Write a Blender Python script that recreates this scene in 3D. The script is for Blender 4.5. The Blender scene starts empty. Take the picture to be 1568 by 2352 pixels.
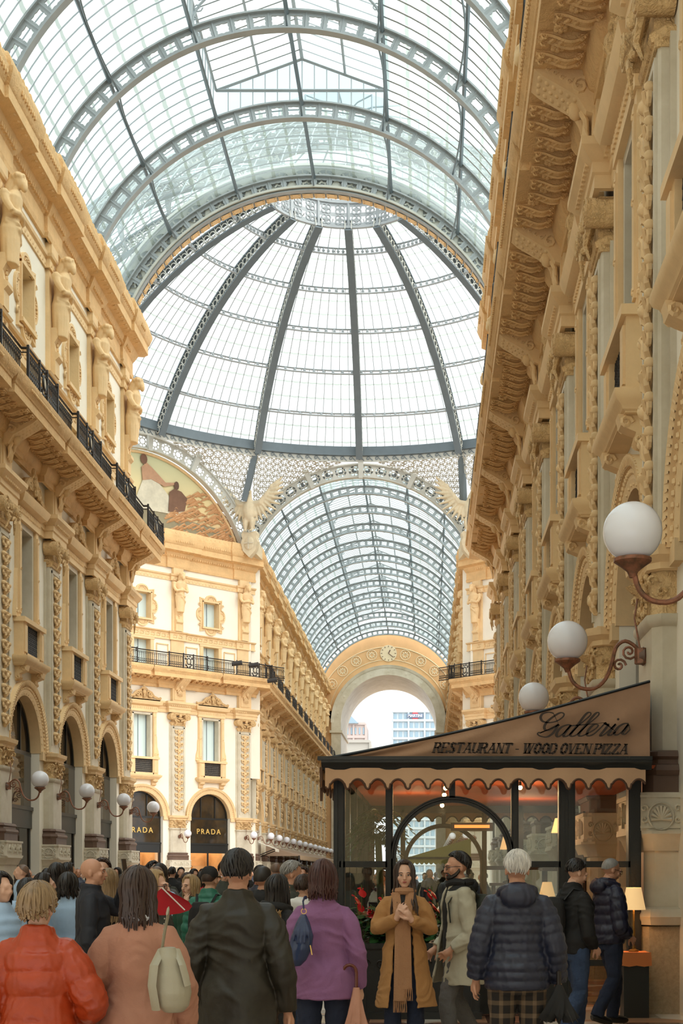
import bpy, math, random
from mathutils import Vector, Matrix, noise
PI = math.pi
RNG = random.Random(7)
SC = bpy.context.scene
COL = SC.collection
# ---------------------------------------------------------------- camera, sky, exposure
CAM_H = 1.60
cd = bpy.data.cameras.new('camera')
cam = bpy.data.objects.new('camera', cd)
COL.objects.link(cam)
cam.location = (0, 0, CAM_H)
cam.rotation_euler = (PI / 2, 0, 0)
cd.sensor_fit = 'VERTICAL'
cd.sensor_height = 36.0
cd.lens = 36.0 * 3200 / 2352
cd.shift_x = -199 / 2352
cd.shift_y = 833 / 2352
cd.clip_end = 2000
SC.camera = cam
SC.view_settings.view_transform = 'Standard'
SC.view_settings.look = 'None'
SC.view_settings.gamma = 1.0
SC.view_settings.use_curve_mapping = False
SC.view_settings.exposure = 0.6
wd = bpy.data.worlds.new('world')
SC.world = wd
wd.use_nodes = True
nt = wd.node_tree
bg = nt.nodes['Background']
tcw = nt.nodes.new('ShaderNodeTexCoord')
nzw = nt.nodes.new('ShaderNodeTexNoise')
nzw.inputs['Scale'].default_value = 2.2
nzw.inputs['Detail'].default_value = 4
rpw = nt.nodes.new('ShaderNodeValToRGB')
rpw.color_ramp.elements[0].color = (0.86, 0.93, 0.97, 1)
rpw.color_ramp.elements[1].color = (1.0, 1.0, 0.99, 1)
nt.links.new(tcw.outputs['Generated'], nzw.inputs['Vector'])
nt.links.new(nzw.outputs['Fac'], rpw.inputs['Fac'])
nt.links.new(rpw.outputs['Color'], bg.inputs['Color'])
bg.inputs['Strength'].default_value = 1.15
sl = bpy.data.lights.new('sun', 'SUN')
sl.energy = 3.3
sl.angle = math.radians(75)
sl.color = (1.0, 0.96, 0.9)
sun = bpy.data.objects.new('sun', sl)
COL.objects.link(sun)
sun.rotation_euler = (math.radians(20), math.radians(40), 0)

# ---------------------------------------------------------------- materials
def lin(c):
    return tuple((x / 255 / 12.92) if x / 255 <= 0.04045 else ((x / 255 + 0.055) / 1.055) ** 2.4 for x in c)

def mat(name, col, rough=0.6, bump=0.0, bscale=30.0, var=0.0, vscale=3.0, metal=0.0, kind='noise', dist=0.02, col2=None, spec=0.5, emit=None, estr=0.0):
    m = bpy.data.materials.new(name)
    m.use_nodes = True
    t = m.node_tree
    b = t.nodes['Principled BSDF']
    c = lin(col)
    b.inputs['Base Color'].default_value = (*c, 1)
    b.inputs['Roughness'].default_value = rough
    b.inputs['Metallic'].default_value = metal
    b.inputs['Specular IOR Level'].default_value = spec
    if emit:
        b.inputs['Emission Color'].default_value = (*lin(emit), 1)
        b.inputs['Emission Strength'].default_value = estr
    tc = None
    if var > 0 or bump > 0:
        tc = t.nodes.new('ShaderNodeTexCoord')
    if var > 0:
        n = t.nodes.new('ShaderNodeTexNoise')
        n.inputs['Scale'].default_value = vscale
        n.inputs['Detail'].default_value = 6
        n.inputs['Roughness'].default_value = 0.65
        r = t.nodes.new('ShaderNodeValToRGB')
        c2 = lin(col2) if col2 else tuple(x * (1 - var) for x in c)
        r.color_ramp.elements[0].position = 0.3
        r.color_ramp.elements[1].position = 0.62
        r.color_ramp.elements[0].color = (*c2, 1)
        r.color_ramp.elements[1].color = (*c, 1)
        t.links.new(tc.outputs['Object'], n.inputs['Vector'])
        t.links.new(n.outputs['Fac'], r.inputs['Fac'])
        t.links.new(r.outputs['Color'], b.inputs['Base Color'])
    if bump > 0:
        bp = t.nodes.new('ShaderNodeBump')
        bp.inputs['Strength'].default_value = bump
        bp.inputs['Distance'].default_value = dist
        if kind == 'carved':
            v = t.nodes.new('ShaderNodeTexVoronoi')
            v.inputs['Scale'].default_value = bscale
            v.feature = 'SMOOTH_F1'
            n2 = t.nodes.new('ShaderNodeTexNoise')
            n2.inputs['Scale'].default_value = bscale * 1.7
            n2.inputs['Detail'].default_value = 3
            n2.inputs['Distortion'].default_value = 1.5
            ad = t.nodes.new('ShaderNodeMath')
            ad.operation = 'ADD'
            t.links.new(tc.outputs['Object'], v.inputs['Vector'])
            t.links.new(tc.outputs['Object'], n2.inputs['Vector'])
            t.links.new(v.outputs['Distance'], ad.inputs[0])
            t.links.new(n2.outputs['Fac'], ad.inputs[1])
            t.links.new(ad.outputs[0], bp.inputs['Height'])
        else:
            v = t.nodes.new('ShaderNodeTexNoise')
            v.inputs['Scale'].default_value = bscale
            v.inputs['Detail'].default_value = 5
            t.links.new(tc.outputs['Object'], v.inputs['Vector'])
            t.links.new(v.outputs['Fac'], bp.inputs['Height'])
        t.links.new(bp.outputs['Normal'], b.inputs['Normal'])
    return m

def glass_mat(name, tint, tr=0.85, rough=0.05, diff=None):
    m = bpy.data.materials.new(name)
    m.use_nodes = True
    t = m.node_tree
    for n in list(t.nodes):
        if n.type != 'OUTPUT_MATERIAL':
            t.nodes.remove(n)
    out = [n for n in t.nodes if n.type == 'OUTPUT_MATERIAL'][0]
    tb = t.nodes.new('ShaderNodeBsdfTransparent')
    tb.inputs['Color'].default_value = (*tint, 1)
    if diff:
        g = t.nodes.new('ShaderNodeBsdfTranslucent')
        g.inputs['Color'].default_value = (*diff, 1)
    else:
        g = t.nodes.new('ShaderNodeBsdfGlossy')
        g.inputs['Roughness'].default_value = rough
        g.inputs['Color'].default_value = (0.9, 0.95, 0.95, 1)
    mx = t.nodes.new('ShaderNodeMixShader')
    mx.inputs['Fac'].default_value = 1 - tr
    if diff:
        tc = t.nodes.new('ShaderNodeTexCoord')
        nz = t.nodes.new('ShaderNodeTexNoise')
        nz.inputs['Scale'].default_value = 0.35
        nz.inputs['Detail'].default_value = 3
        mr = t.nodes.new('ShaderNodeMapRange')
        mr.inputs['From Min'].default_value = 0.35
        mr.inputs['From Max'].default_value = 0.7
        mr.inputs['To Min'].default_value = (1 - tr) * 0.6
        mr.inputs['To Max'].default_value = (1 - tr) * 1.5
        t.links.new(tc.outputs['Object'], nz.inputs['Vector'])
        t.links.new(nz.outputs['Fac'], mr.inputs['Value'])
        t.links.new(mr.outputs['Result'], mx.inputs['Fac'])
    t.links.new(tb.outputs[0], mx.inputs[1])
    t.links.new(g.outputs[0], mx.inputs[2])
    t.links.new(mx.outputs[0], out.inputs['Surface'])
    return m

M = {}
M['stone'] = mat('ochre_stone', (232, 199, 150), 0.75, 0.25, 14, 0.16, 1.3)
M['trimstone'] = mat('ochre_moulded_stone', (229, 189, 134), 0.75, 0.55, 7, 0.18, 1.6, kind='carved', dist=0.04)
M['carved'] = mat('carved_stone', (228, 191, 137), 0.75, 0.9, 9, 0.2, 3.0, kind='carved', dist=0.06)
M['plaster'] = mat('white_plaster', (238, 230, 212), 0.85, 0.12, 30, 0.06, 0.8)
M['marble'] = mat('pale_marble', (210, 201, 181), 0.5, 0.08, 20, 0.13, 0.9, col2=(184, 172, 146))
M['mcarved'] = mat('carved_marble', (214, 203, 180), 0.6, 0.9, 12, 0.1, 3.0, kind='carved', dist=0.05)
M['brown'] = mat('brown_marble', (104, 80, 66), 0.45, 0.15, 18, 0.25, 2.0)
M['granite'] = mat('speckled_granite', (168, 150, 122), 0.55, 0.25, 60, 0.3, 26.0)
M['iron'] = mat('grey_iron', (164, 170, 172), 0.5, 0.1, 20, 0.15, 1.2, metal=0.0)
M['irondark'] = mat('dark_grey_iron', (108, 120, 126), 0.5, 0.1, 20, 0.15, 1.2, metal=0.2)
M['ironlight'] = mat('pale_painted_iron', (196, 196, 186), 0.55, 0.1, 20, 0.1, 1.2)
M['black'] = mat('black_wrought_iron', (38, 34, 31), 0.5, 0.1, 40)
M['shopblack'] = mat('black_shopfront', (26, 27, 26), 0.3, 0.0)
M['copper'] = mat('copper_bracket', (150, 98, 74), 0.45, 0.2, 30, 0.35, 14.0, metal=0.35, col2=(88, 70, 52))
M['globe'] = mat('white_opal_glass', (232, 232, 238), 0.2)
M['roofglass'] = glass_mat('wired_roof_glass', (0.76, 0.83, 0.83), 0.74, diff=(0.62, 0.74, 0.72))
M['domeglass'] = glass_mat('dome_glass', (0.9, 0.93, 0.925), 0.88, diff=(0.85, 0.95, 0.94))
M['lap'] = glass_mat('glass_overlap', (0.6, 0.62, 0.57), 0.7, diff=(0.4, 0.41, 0.36))
M['clear'] = glass_mat('clear_glass', (0.86, 0.9, 0.88), 0.955, 0.02)
M['shopglass'] = mat('dark_shop_glass', (34, 32, 28), 0.04, 0.0, var=0.5, vscale=0.8, col2=(70, 54, 34))
M['blind'] = mat('pale_blue_blind', (205, 222, 220), 0.5, 0.0)
M['darkwin'] = mat('dark_window_pane', (92, 76, 62), 0.25, 0.0)

# ---------------------------------------------------------------- mesh builder
class MB:
    def __init__(s):
        s.v = []
        s.f = []
    def box(s, x0, x1, y0, y1, z0, z1):
        b = len(s.v)
        s.v += [(x0, y0, z0), (x1, y0, z0), (x1, y1, z0), (x0, y1, z0), (x0, y0, z1), (x1, y0, z1), (x1, y1, z1), (x0, y1, z1)]
        s.f += [(b, b + 3, b + 2, b + 1), (b + 4, b + 5, b + 6, b + 7), (b, b + 1, b + 5, b + 4), (b + 1, b + 2, b + 6, b + 5), (b + 2, b + 3, b + 7, b + 6), (b + 3, b, b + 4, b + 7)]
        return s
    def grid(s, rows, closed=False, cap=False):
        b = len(s.v)
        n = len(rows[0])
        for r in rows:
            s.v += [tuple(p) for p in r]
        k = n if closed else n - 1
        for i in range(len(rows) - 1):
            for j in range(k):
                j2 = (j + 1) % n
                s.f.append((b + i * n + j, b + i * n + j2, b + (i + 1) * n + j2, b + (i + 1) * n + j))
        if cap:
            s.f.append(tuple(b + j for j in range(n))[::-1])
            s.f.append(tuple(b + (len(rows) - 1) * n + j for j in range(n)))
        return s
    def prism(s, pts, axis, a0, a1):
        n = len(pts)
        b = len(s.v)
        for a in (a0, a1):
            for (p, q) in pts:
                s.v.append((a, p, q) if axis == 'x' else ((p, a, q) if axis == 'y' else (p, q, a)))
        for j in range(n):
            j2 = (j + 1) % n
            s.f.append((b + j, b + j2, b + n + j2, b + n + j))
        s.f.append(tuple(range(b, b + n))[::-1])
        s.f.append(tuple(range(b + n, b + 2 * n)))
        return s
    def tube(s, pts, r, n=6, cap=True, flat=1.0):
        P = [Vector(p) for p in pts]
        R = r if isinstance(r, (list, tuple)) else [r] * len(P)
        rows = []
        up = None
        for i, p in enumerate(P):
            t = (P[min(i + 1, len(P) - 1)] - P[max(i - 1, 0)])
            if t.length < 1e-9:
                t = Vector((0, 0, 1))
            t.normalize()
            if up is None:
                up = Vector((0, 0, 1)) if abs(t.z) < 0.9 else Vector((1, 0, 0))
            a = t.cross(up)
            if a.length < 1e-6:
                a = t.cross(Vector((0, 1, 0.1)))
            a.normalize()
            c = a.cross(t).normalized()
            up = c
            rows.append([p + (a * math.cos(2 * PI * j / n) + c * math.sin(2 * PI * j / n) * flat) * R[i] for j in range(n)])
        s.grid(rows, True, cap)
        return s
    def ell(s, c, r, nu=10, nv=7, rot=None):
        c = Vector(c)
        rr = r if isinstance(r, (tuple, list)) else (r, r, r)
        rows = []
        for i in range(nv + 1):
            ph = -PI / 2 + PI * i / nv
            cp = max(math.cos(ph), 0.02)
            row = []
            for j in range(nu):
                th = 2 * PI * j / nu
                p = Vector((rr[0] * cp * math.cos(th), rr[1] * cp * math.sin(th), rr[2] * math.sin(ph)))
                if rot:
                    p = rot @ p
                row.append(c + p)
            rows.append(row)
        s.grid(rows, True, True)
        return s
    def lathe(s, c, prof, n=16, a0=0, a1=2 * PI, cap=True):
        full = abs(a1 - a0 - 2 * PI) < 1e-6
        rows = []
        m = n if full else n + 1
        for (r, z) in prof:
            rows.append([(c[0] + r * math.cos(a0 + (a1 - a0) * j / n), c[1] + r * math.sin(a0 + (a1 - a0) * j / n), c[2] + z) for j in range(m)])
        s.grid(rows, full, full and cap)
        return s
    def mold(s, path, prof, close=True):
        """sweep profile (out, z) along plan path [(x,y)...]; outward is to the right of travel (-y for +x travel)"""
        n = len(path)
        nor = []
        for i in range(n - 1):
            dx, dy = path[i + 1][0] - path[i][0], path[i + 1][1] - path[i][1]
            L = math.hypot(dx, dy)
            nor.append((dy / L, -dx / L))
        rows = []
        for i in range(n):
            if i == 0: m = nor[0]; k = 1
            elif i == n - 1: m = nor[-1]; k = 1
            else:
                a, b = nor[i - 1], nor[i]
                m = (a[0] + b[0], a[1] + b[1])
                L = math.hypot(*m) or 1
                m = (m[0] / L, m[1] / L)
                k = 1 / max(0.25, m[0] * a[0] + m[1] * a[1])
            rows.append([(path[i][0] + m[0] * o * k, path[i][1] + m[1] * o * k, z) for (o, z) in prof])
        s.grid(rows, close, True)
        return s
    def add(s, o, mtx=None, d=(0, 0, 0)):
        b = len(s.v)
        if mtx is None:
            s.v += [(p[0] + d[0], p[1] + d[1], p[2] + d[2]) for p in o.v]
        else:
            s.v += [tuple(mtx @ Vector(p)) for p in o.v]
        s.f += [tuple(i + b for i in f) for f in o.f]
        return s
    def mesh(s, name, m, scale=1.0, smooth=35):
        me = bpy.data.meshes.new(name)
        me.from_pydata([(a * scale, b * scale, c * scale) for a, b, c in s.v], [], s.f)
        me.materials.append(m)
        if smooth:
            me.polygons.foreach_set('use_smooth', [True] * len(me.polygons))
            me.update()
            me.set_sharp_from_angle(angle=math.radians(smooth))
        me.update()
        return me
    def build(s, name, m, parent=None, scale=1.0, smooth=35, loc=None):
        o = bpy.data.objects.new(name, s.mesh(name, m, scale, smooth))
        COL.objects.link(o)
        if loc: o.location = loc
        if parent: o.parent = parent
        return o

def mir(mb, ax=0):
    r = MB()
    r.v = [tuple(-c if i == ax else c for i, c in enumerate(p)) for p in mb.v]
    r.f = [f[::-1] for f in mb.f]
    return r

def empty(name, loc=(0, 0, 0), rz=0.0, parent=None):
    o = bpy.data.objects.new(name, None)
    o.empty_display_size = 0.2
    COL.objects.link(o)
    o.location = loc
    o.rotation_euler = (0, 0, rz)
    if parent: o.parent = parent
    return o

def tag(o, label=None, cat=None, group=None, kind=None):
    if label: o['label'] = label
    if cat: o['category'] = cat
    if group: o['group'] = group
    if kind: o['kind'] = kind
    return o

KIDS = {}
def kids(o):
    return [c for c in bpy.data.objects if c.parent == o]

def tree(o):
    return (o, [tree(c) for c in kids(o)])

def copy_tree(t, parent=None):
    o, ch = t
    c = o.copy()
    COL.objects.link(c)
    if parent: c.parent = parent
    for k in ch:
        copy_tree(k, c)
    return c

# ---------------------------------------------------------------- architecture units
U = 0.915
B = 5.84
CX = -5.0
HW = 8.15
def aw(x, y, z=0.0):
    """architecture units -> metres (x from camera axis, y depth, z above the floor)"""
    return (x * U, y * U, z * U)
def bu(mb, name, m, parent=None, smooth=35):
    return mb.build(name, m, parent, U, smooth)

def spiral(c, r0, turns, sgn=1, n=16, a0=0.0, plane='xz', shrink=0.12):
    pts = []
    for i in range(n + 1):
        t = i / n
        a = a0 + sgn * turns * 2 * PI * t
        r = r0 * (1 - (1 - shrink) * t)
        p, q = r * math.cos(a), r * math.sin(a)
        pts.append((c[0] + p, c[1], c[2] + q) if plane == 'xz' else ((c[0], c[1] + p, c[2] + q) if plane == 'yz' else (c[0] + p, c[1] + q, c[2])))
    return pts

def scroll_panel(w, h, y, z0, seed=1, step=0.62, r=0.035, stem=True):
    """candelabra style relief on plane y, centred x=0"""
    rn = random.Random(seed)
    mb = MB()
    if stem:
        mb.tube([(0, y, z0), (0, y, z0 + h)], r * 1.1, 5)
    n = int(h / step)
    for i in range(n):
        z = z0 + (i + 0.5) * h / n
        k = i % 3
        for sg in (-1, 1):
            R = w * 0.2
            mb.tube([(0, y, z - step * 0.45), (sg * w * 0.12, y - r, z - step * 0.25)] + spiral((sg * w * 0.27, y - r, z), R, 1.15, -sg, 11, PI if sg > 0 else 0), [r * 1.1] * 3 + [r * (1 - 0.05 * j) for j in range(11)], 5)
            mb.ell((sg * w * 0.40, y - r, z + step * 0.28), (w * 0.07, r * 1.5, step * 0.17), 8, 6)
            mb.tube([(sg * w * .08, y - r, z), (sg * w * .2, y - 2 * r, z + step * .3), (sg * w * .12, y - r, z + step * .48)], [r * .9, r * .7, r * .2], 6)
        if k == 0:
            mb.ell((0, y - r, z), (w * 0.12, r * 2.2, step * 0.24), 12, 8)
        elif k == 1:
            mb.lathe((0, y, z - 0.15), [(0.02, 0), (w * 0.2, 0.16), (w * 0.22, 0.2), (0.04, 0.26)], 8)
        else:
            for q in range(5):
                a = q * 2 * PI / 5
                mb.ell((math.cos(a) * w * 0.09, y - r, z + math.sin(a) * w * 0.09), w * 0.06, 8, 6)
    return mb
# ================================================================ facade kit (local frame: x along wall, -y outward, z up)
TRIM = [0]
WIN = [0]
DOOR = [0]
def tname():
    TRIM[0] += 1
    return 'trim_%d' % TRIM[0]

def remesh(mb, voxel, it=3, fac=0.5):
    o = bpy.data.objects.new('blend', mb.mesh('blend', M['stone'], 1.0, 0))
    COL.objects.link(o)
    r = o.modifiers.new('r', 'REMESH')
    r.mode = 'VOXEL'
    r.voxel_size = voxel
    if it:
        s = o.modifiers.new('s', 'SMOOTH')
        s.iterations = it
        s.factor = fac
    bpy.context.view_layer.update()
    dg = bpy.context.evaluated_depsgraph_get()
    me = bpy.data.meshes.new_from_object(o.evaluated_get(dg))
    old = o.data
    bpy.data.objects.remove(o)
    bpy.data.meshes.remove(old)
    me.polygons.foreach_set('use_smooth', [True] * len(me.polygons))
    me.update()
    return me

def obj(name, me, m, parent=None, loc=None):
    me.materials.clear()
    me.materials.append(m)
    o = bpy.data.objects.new(name, me)
    COL.objects.link(o)
    if parent: o.parent = parent
    if loc: o.location = loc
    return o

AR = 1.75     # arch opening radius
SPR = 5.85    # spring height
def arch_pts(c, r, z, n=20, a0=0.0, a1=PI):
    return [(c + r * math.cos(a0 + (a1 - a0) * i / n), z + r * math.sin(a0 + (a1 - a0) * i / n)) for i in range(n + 1)]

def wall_mb(n):
    mb = MB()
    hb = B / 2
    for k in range(n + 1):
        x = k * B
        mb.box(x - hb + AR, x + hb - AR, 0, 1.0, 0, SPR)
        mb.box(x - 1.6, x + 1.6, 0, .9, 8.9, 26)
    for k in range(n):
        c = k * B + hb
        for y in (0, 1.0):
            rows = [[(c + hb - AR - AR + 0 * 0, y, 0)]]
        # spandrel with arch hole
        N = 20
        top = 8.9
        a = arch_pts(c, AR, SPR, N)
        outer = []
        for (px, pz) in a:
            t = (px - c) / AR
            outer.append((c + t * AR, top))
        mb.grid([[(px, 0, pz) for px, pz in a], [(px, 0, pz) for px, pz in outer]])
        mb.grid([[(px, 1.0, pz) for px, pz in a], [(px, 0, pz) for px, pz in a]])
        for sg in (-1, 1):
            xa, xb = sorted((c + sg * AR, c + sg * hb))
            mb.box(xa, xb, 0, 1.0, SPR, top)
        w = .75
        for (z0, z1) in ((top, 9.95), (12.95, 16.2), (18.3, 19.6), (21.45, 26)):
            mb.box(c - hb + 1.6, c + hb - 1.6, 0, .9, z0, z1)
        for (z0, z1) in ((9.95, 12.95), (16.2, 18.3), (19.6, 21.45)):
            mb.box(c - hb + 1.6, c - w, 0, .9, z0, z1)
            mb.box(c + w, c + hb - 1.6, 0, .9, z0, z1)
    return mb

def bpath(n, half, step, ends=True, base=0.0, off=0.0):
    """plan path with outward breaks at each pier"""
    p = []
    L = -0.97
    R = n * B + 0.97
    if ends: p.append((L - 0.02, 0.02 - base - step))
    p.append((L, -base - step))
    for k in range(n + 1):
        x = k * B
        if k > 0:
            p.append((x - half, -base))
            p.append((x - half, -base - step))
        if k < n:
            p.append((x + half, -base - step))
            p.append((x + half, -base))
    p.append((R, -base - step))
    if ends: p.append((R + 0.02, 0.02 - base - step))
    return p

def blob_row(mb, x0, x1, y, z, step, r, ysc=1.0):
    n = max(1, int((x1 - x0) / step))
    for i in range(n):
        mb.ell((x0 + (i + .5) * (x1 - x0) / n, y, z), r, 5, 4)

def modillion():
    mb = MB()
    pr = []
    for i in range(13):
        t = i / 12
        pr.append((-0.36 - 0.78 * t, 15.47 - 0.09 * math.sin(t * PI) - 0.045 * math.sin(t * 2 * PI)))
    pr += [(-1.14, 15.52), (-0.36, 15.52)]
    mb.prism(pr, 'x', -.085, .085)
    for sg in (-.1, .1):
        mb.tube([(sg, p[0], p[1] - .005) for p in pr[:13]], .028, 4)
        mb.tube(spiral((sg, -0.44, 15.4), .07, 1.2, 1, 8, 0, 'yz'), .026, 4)
        mb.tube(spiral((sg, -1.06, 15.44), .055, 1.2, -1, 8, 0, 'yz'), .022, 4)
    for i in range(5):
        mb.ell((0, -.46 - .15 * i, 15.39 + .03 * abs(i - 2)), (.06, .085, .035), 6, 4, Matrix.Rotation(.4, 3, 'X'))
    return mb

def rosette(y=-.8, z=15.46, r=.13):
    mb = MB()
    for q in range(6):
        a = q * PI / 3
        mb.ell((math.cos(a) * r * .6, y + math.sin(a) * r * .6, z), (r * .42, r * .42, .035), 6, 4)
    mb.ell((0, y, z - .02), (.045, .045, .05), 6, 4)
    return mb

def balcony_mb(n):
    mb = MB()
    prof = [(0, 14.9), (.12, 14.9), (.12, 15.1), (.2, 15.15), (.28, 15.32), (.32, 15.5), (1.17, 15.52), (1.17, 15.78), (1.2, 15.8), (1.22, 15.86), (1.26, 15.9), (1.34, 16.06), (1.34, 16.2), (0, 16.2)]
    mb.mold(bpath(n, 1.6, .2, base=0), prof)
    md, rs = modillion(), rosette()
    for k in range(n * 1):
        for i in range(11):
            x = k * B + (i + .5) * B / 11
            dk = min(abs(x - k * B), abs(x - (k + 1) * B))
            s = -.2 if dk < 1.6 else 0
            if dk > .5:
                mb.add(md, d=(x, s, 0))
            if dk > .7:
                mb.add(rs, d=(x + B / 22, s, 0))
    # egg row on the front
    for k in range(n + 1):
        lo = -.97 if k == 0 else -1.6
        hi = .97 if k == n else 1.6
        blob_row(mb, k * B + lo, k * B + hi, -1.50, 15.98, .12, .05)
        if k < n:
            blob_row(mb, k * B + 1.6, (k + 1) * B - 1.6, -1.30, 15.98, .12, .05)
    return mb

def eave_mb(n):
    mb = MB()
    prof = [(0, 23.45), (.1, 23.45), (.14, 23.6), (.1, 23.65), (.1, 24.15), (.16, 24.2), (.3, 24.42), (.34, 24.5), (.72, 24.58), (.72, 24.95), (.78, 25.0), (.9, 25.3), (.9, 25.42), (.8, 25.45), (.82, 25.6), (.72, 25.9), (.66, 25.98), (0, 26.0)]
    mb.mold(bpath(n, .85, .12, base=0), prof)
    for k in range(n):
        m = 30
        for i in range(m):
            x = k * B + (i + .5) * B / m
            s = -.12 if min(abs(x - k * B), abs(x - (k + 1) * B)) < .85 else 0
            mb.box(x - .055, x + .055, s - .26, s - .1, 24.22, 24.42)
            mb.ell((x, s - .86, 25.2), (.07, .06, .1), 5, 4)
            if i % 2 == 0:
                mb.ell((x, s - .55, 24.56), (.1, .14, .05), 5, 4)
                mb.ell((x, s - .76, 25.72), (.1, .06, .12), 5, 4)
    return mb

def entab_mb(n):
    mb = MB()
    pr1 = [(0, 13.2), (.1, 13.2), (.1, 13.42), (.14, 13.45), (.14, 13.62), (.2, 13.66), (.34, 13.82), (.34, 13.95), (0, 14.0)]
    mb.mold(bpath(n, .82, .28), pr1)
    for k in range(n):
        for i in range(36):
            x = k * B + (i + .5) * B / 36
            s = -.28 if min(abs(x - k * B), abs(x - (k + 1) * B)) < .82 else 0
            mb.box(x - .04, x + .04, s - .24, s - .12, 13.64, 13.74)
    return mb

def band_mb(n):
    mb = MB()
    mb.mold(bpath(n, .62, .1), [(0, 18.35), (.1, 18.35), (.1, 18.42), (.05, 18.44), (.05, 18.84), (.14, 18.88), (.18, 18.96), (0, 19.0)])
    for k in range(n):
        for i in range(13):
            x = k * B + (i + .5) * B / 13
            s = -.1 if min(abs(x - k * B), abs(x - (k + 1) * B)) < .62 else 0
            z = 18.64
            mb.tube([(x - .2, s - .06, z - .1), (x + .1, s - .06, z - .1), (x + .1, s - .06, z + .05), (x - .04, s - .06, z + .05)], .025, 4)
            mb.tube([(x + .2, s - .06, z + .12), (x - .14, s - .06, z + .12), (x - .14, s - .06, z - .02)], .025, 4)
    return mb

def band2_mb(n):
    mb = MB()
    mb.mold(bpath(n, .55, .14), [(0, 22.55), (.06, 22.55), (.06, 22.85), (.14, 22.9), (.17, 23.0), (0, 23.02)])
    for k in range(n):
        for i in range(20):
            x = k * B + (i + .5) * B / 20
            s = -.14 if min(abs(x - k * B), abs(x - (k + 1) * B)) < .55 else 0
            mb.ell((x, s - .06, 22.7), (.09, .035, .1), 6, 4)
    return mb

# ---------------------------------------------------------------- one pilaster with its parts, at x=0
def cham(w, d, z0, z1, c=.12, y0=0):
    pts = [(-w, y0), (-w, -d + c), (-w + c, -d), (w - c, -d), (w, -d + c), (w, y0)]
    mb = MB()
    mb.prism(pts, 'z', z0, z1)
    return mb

def ring_mold(mb, w, d, prof, c=.12):
    """moulding round three sides of a pilaster"""
    path = [(-w, 0), (-w, -d + c), (-w + c, -d), (w - c, -d), (w, -d + c), (w, 0)]
    mb.mold(path, prof)

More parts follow.
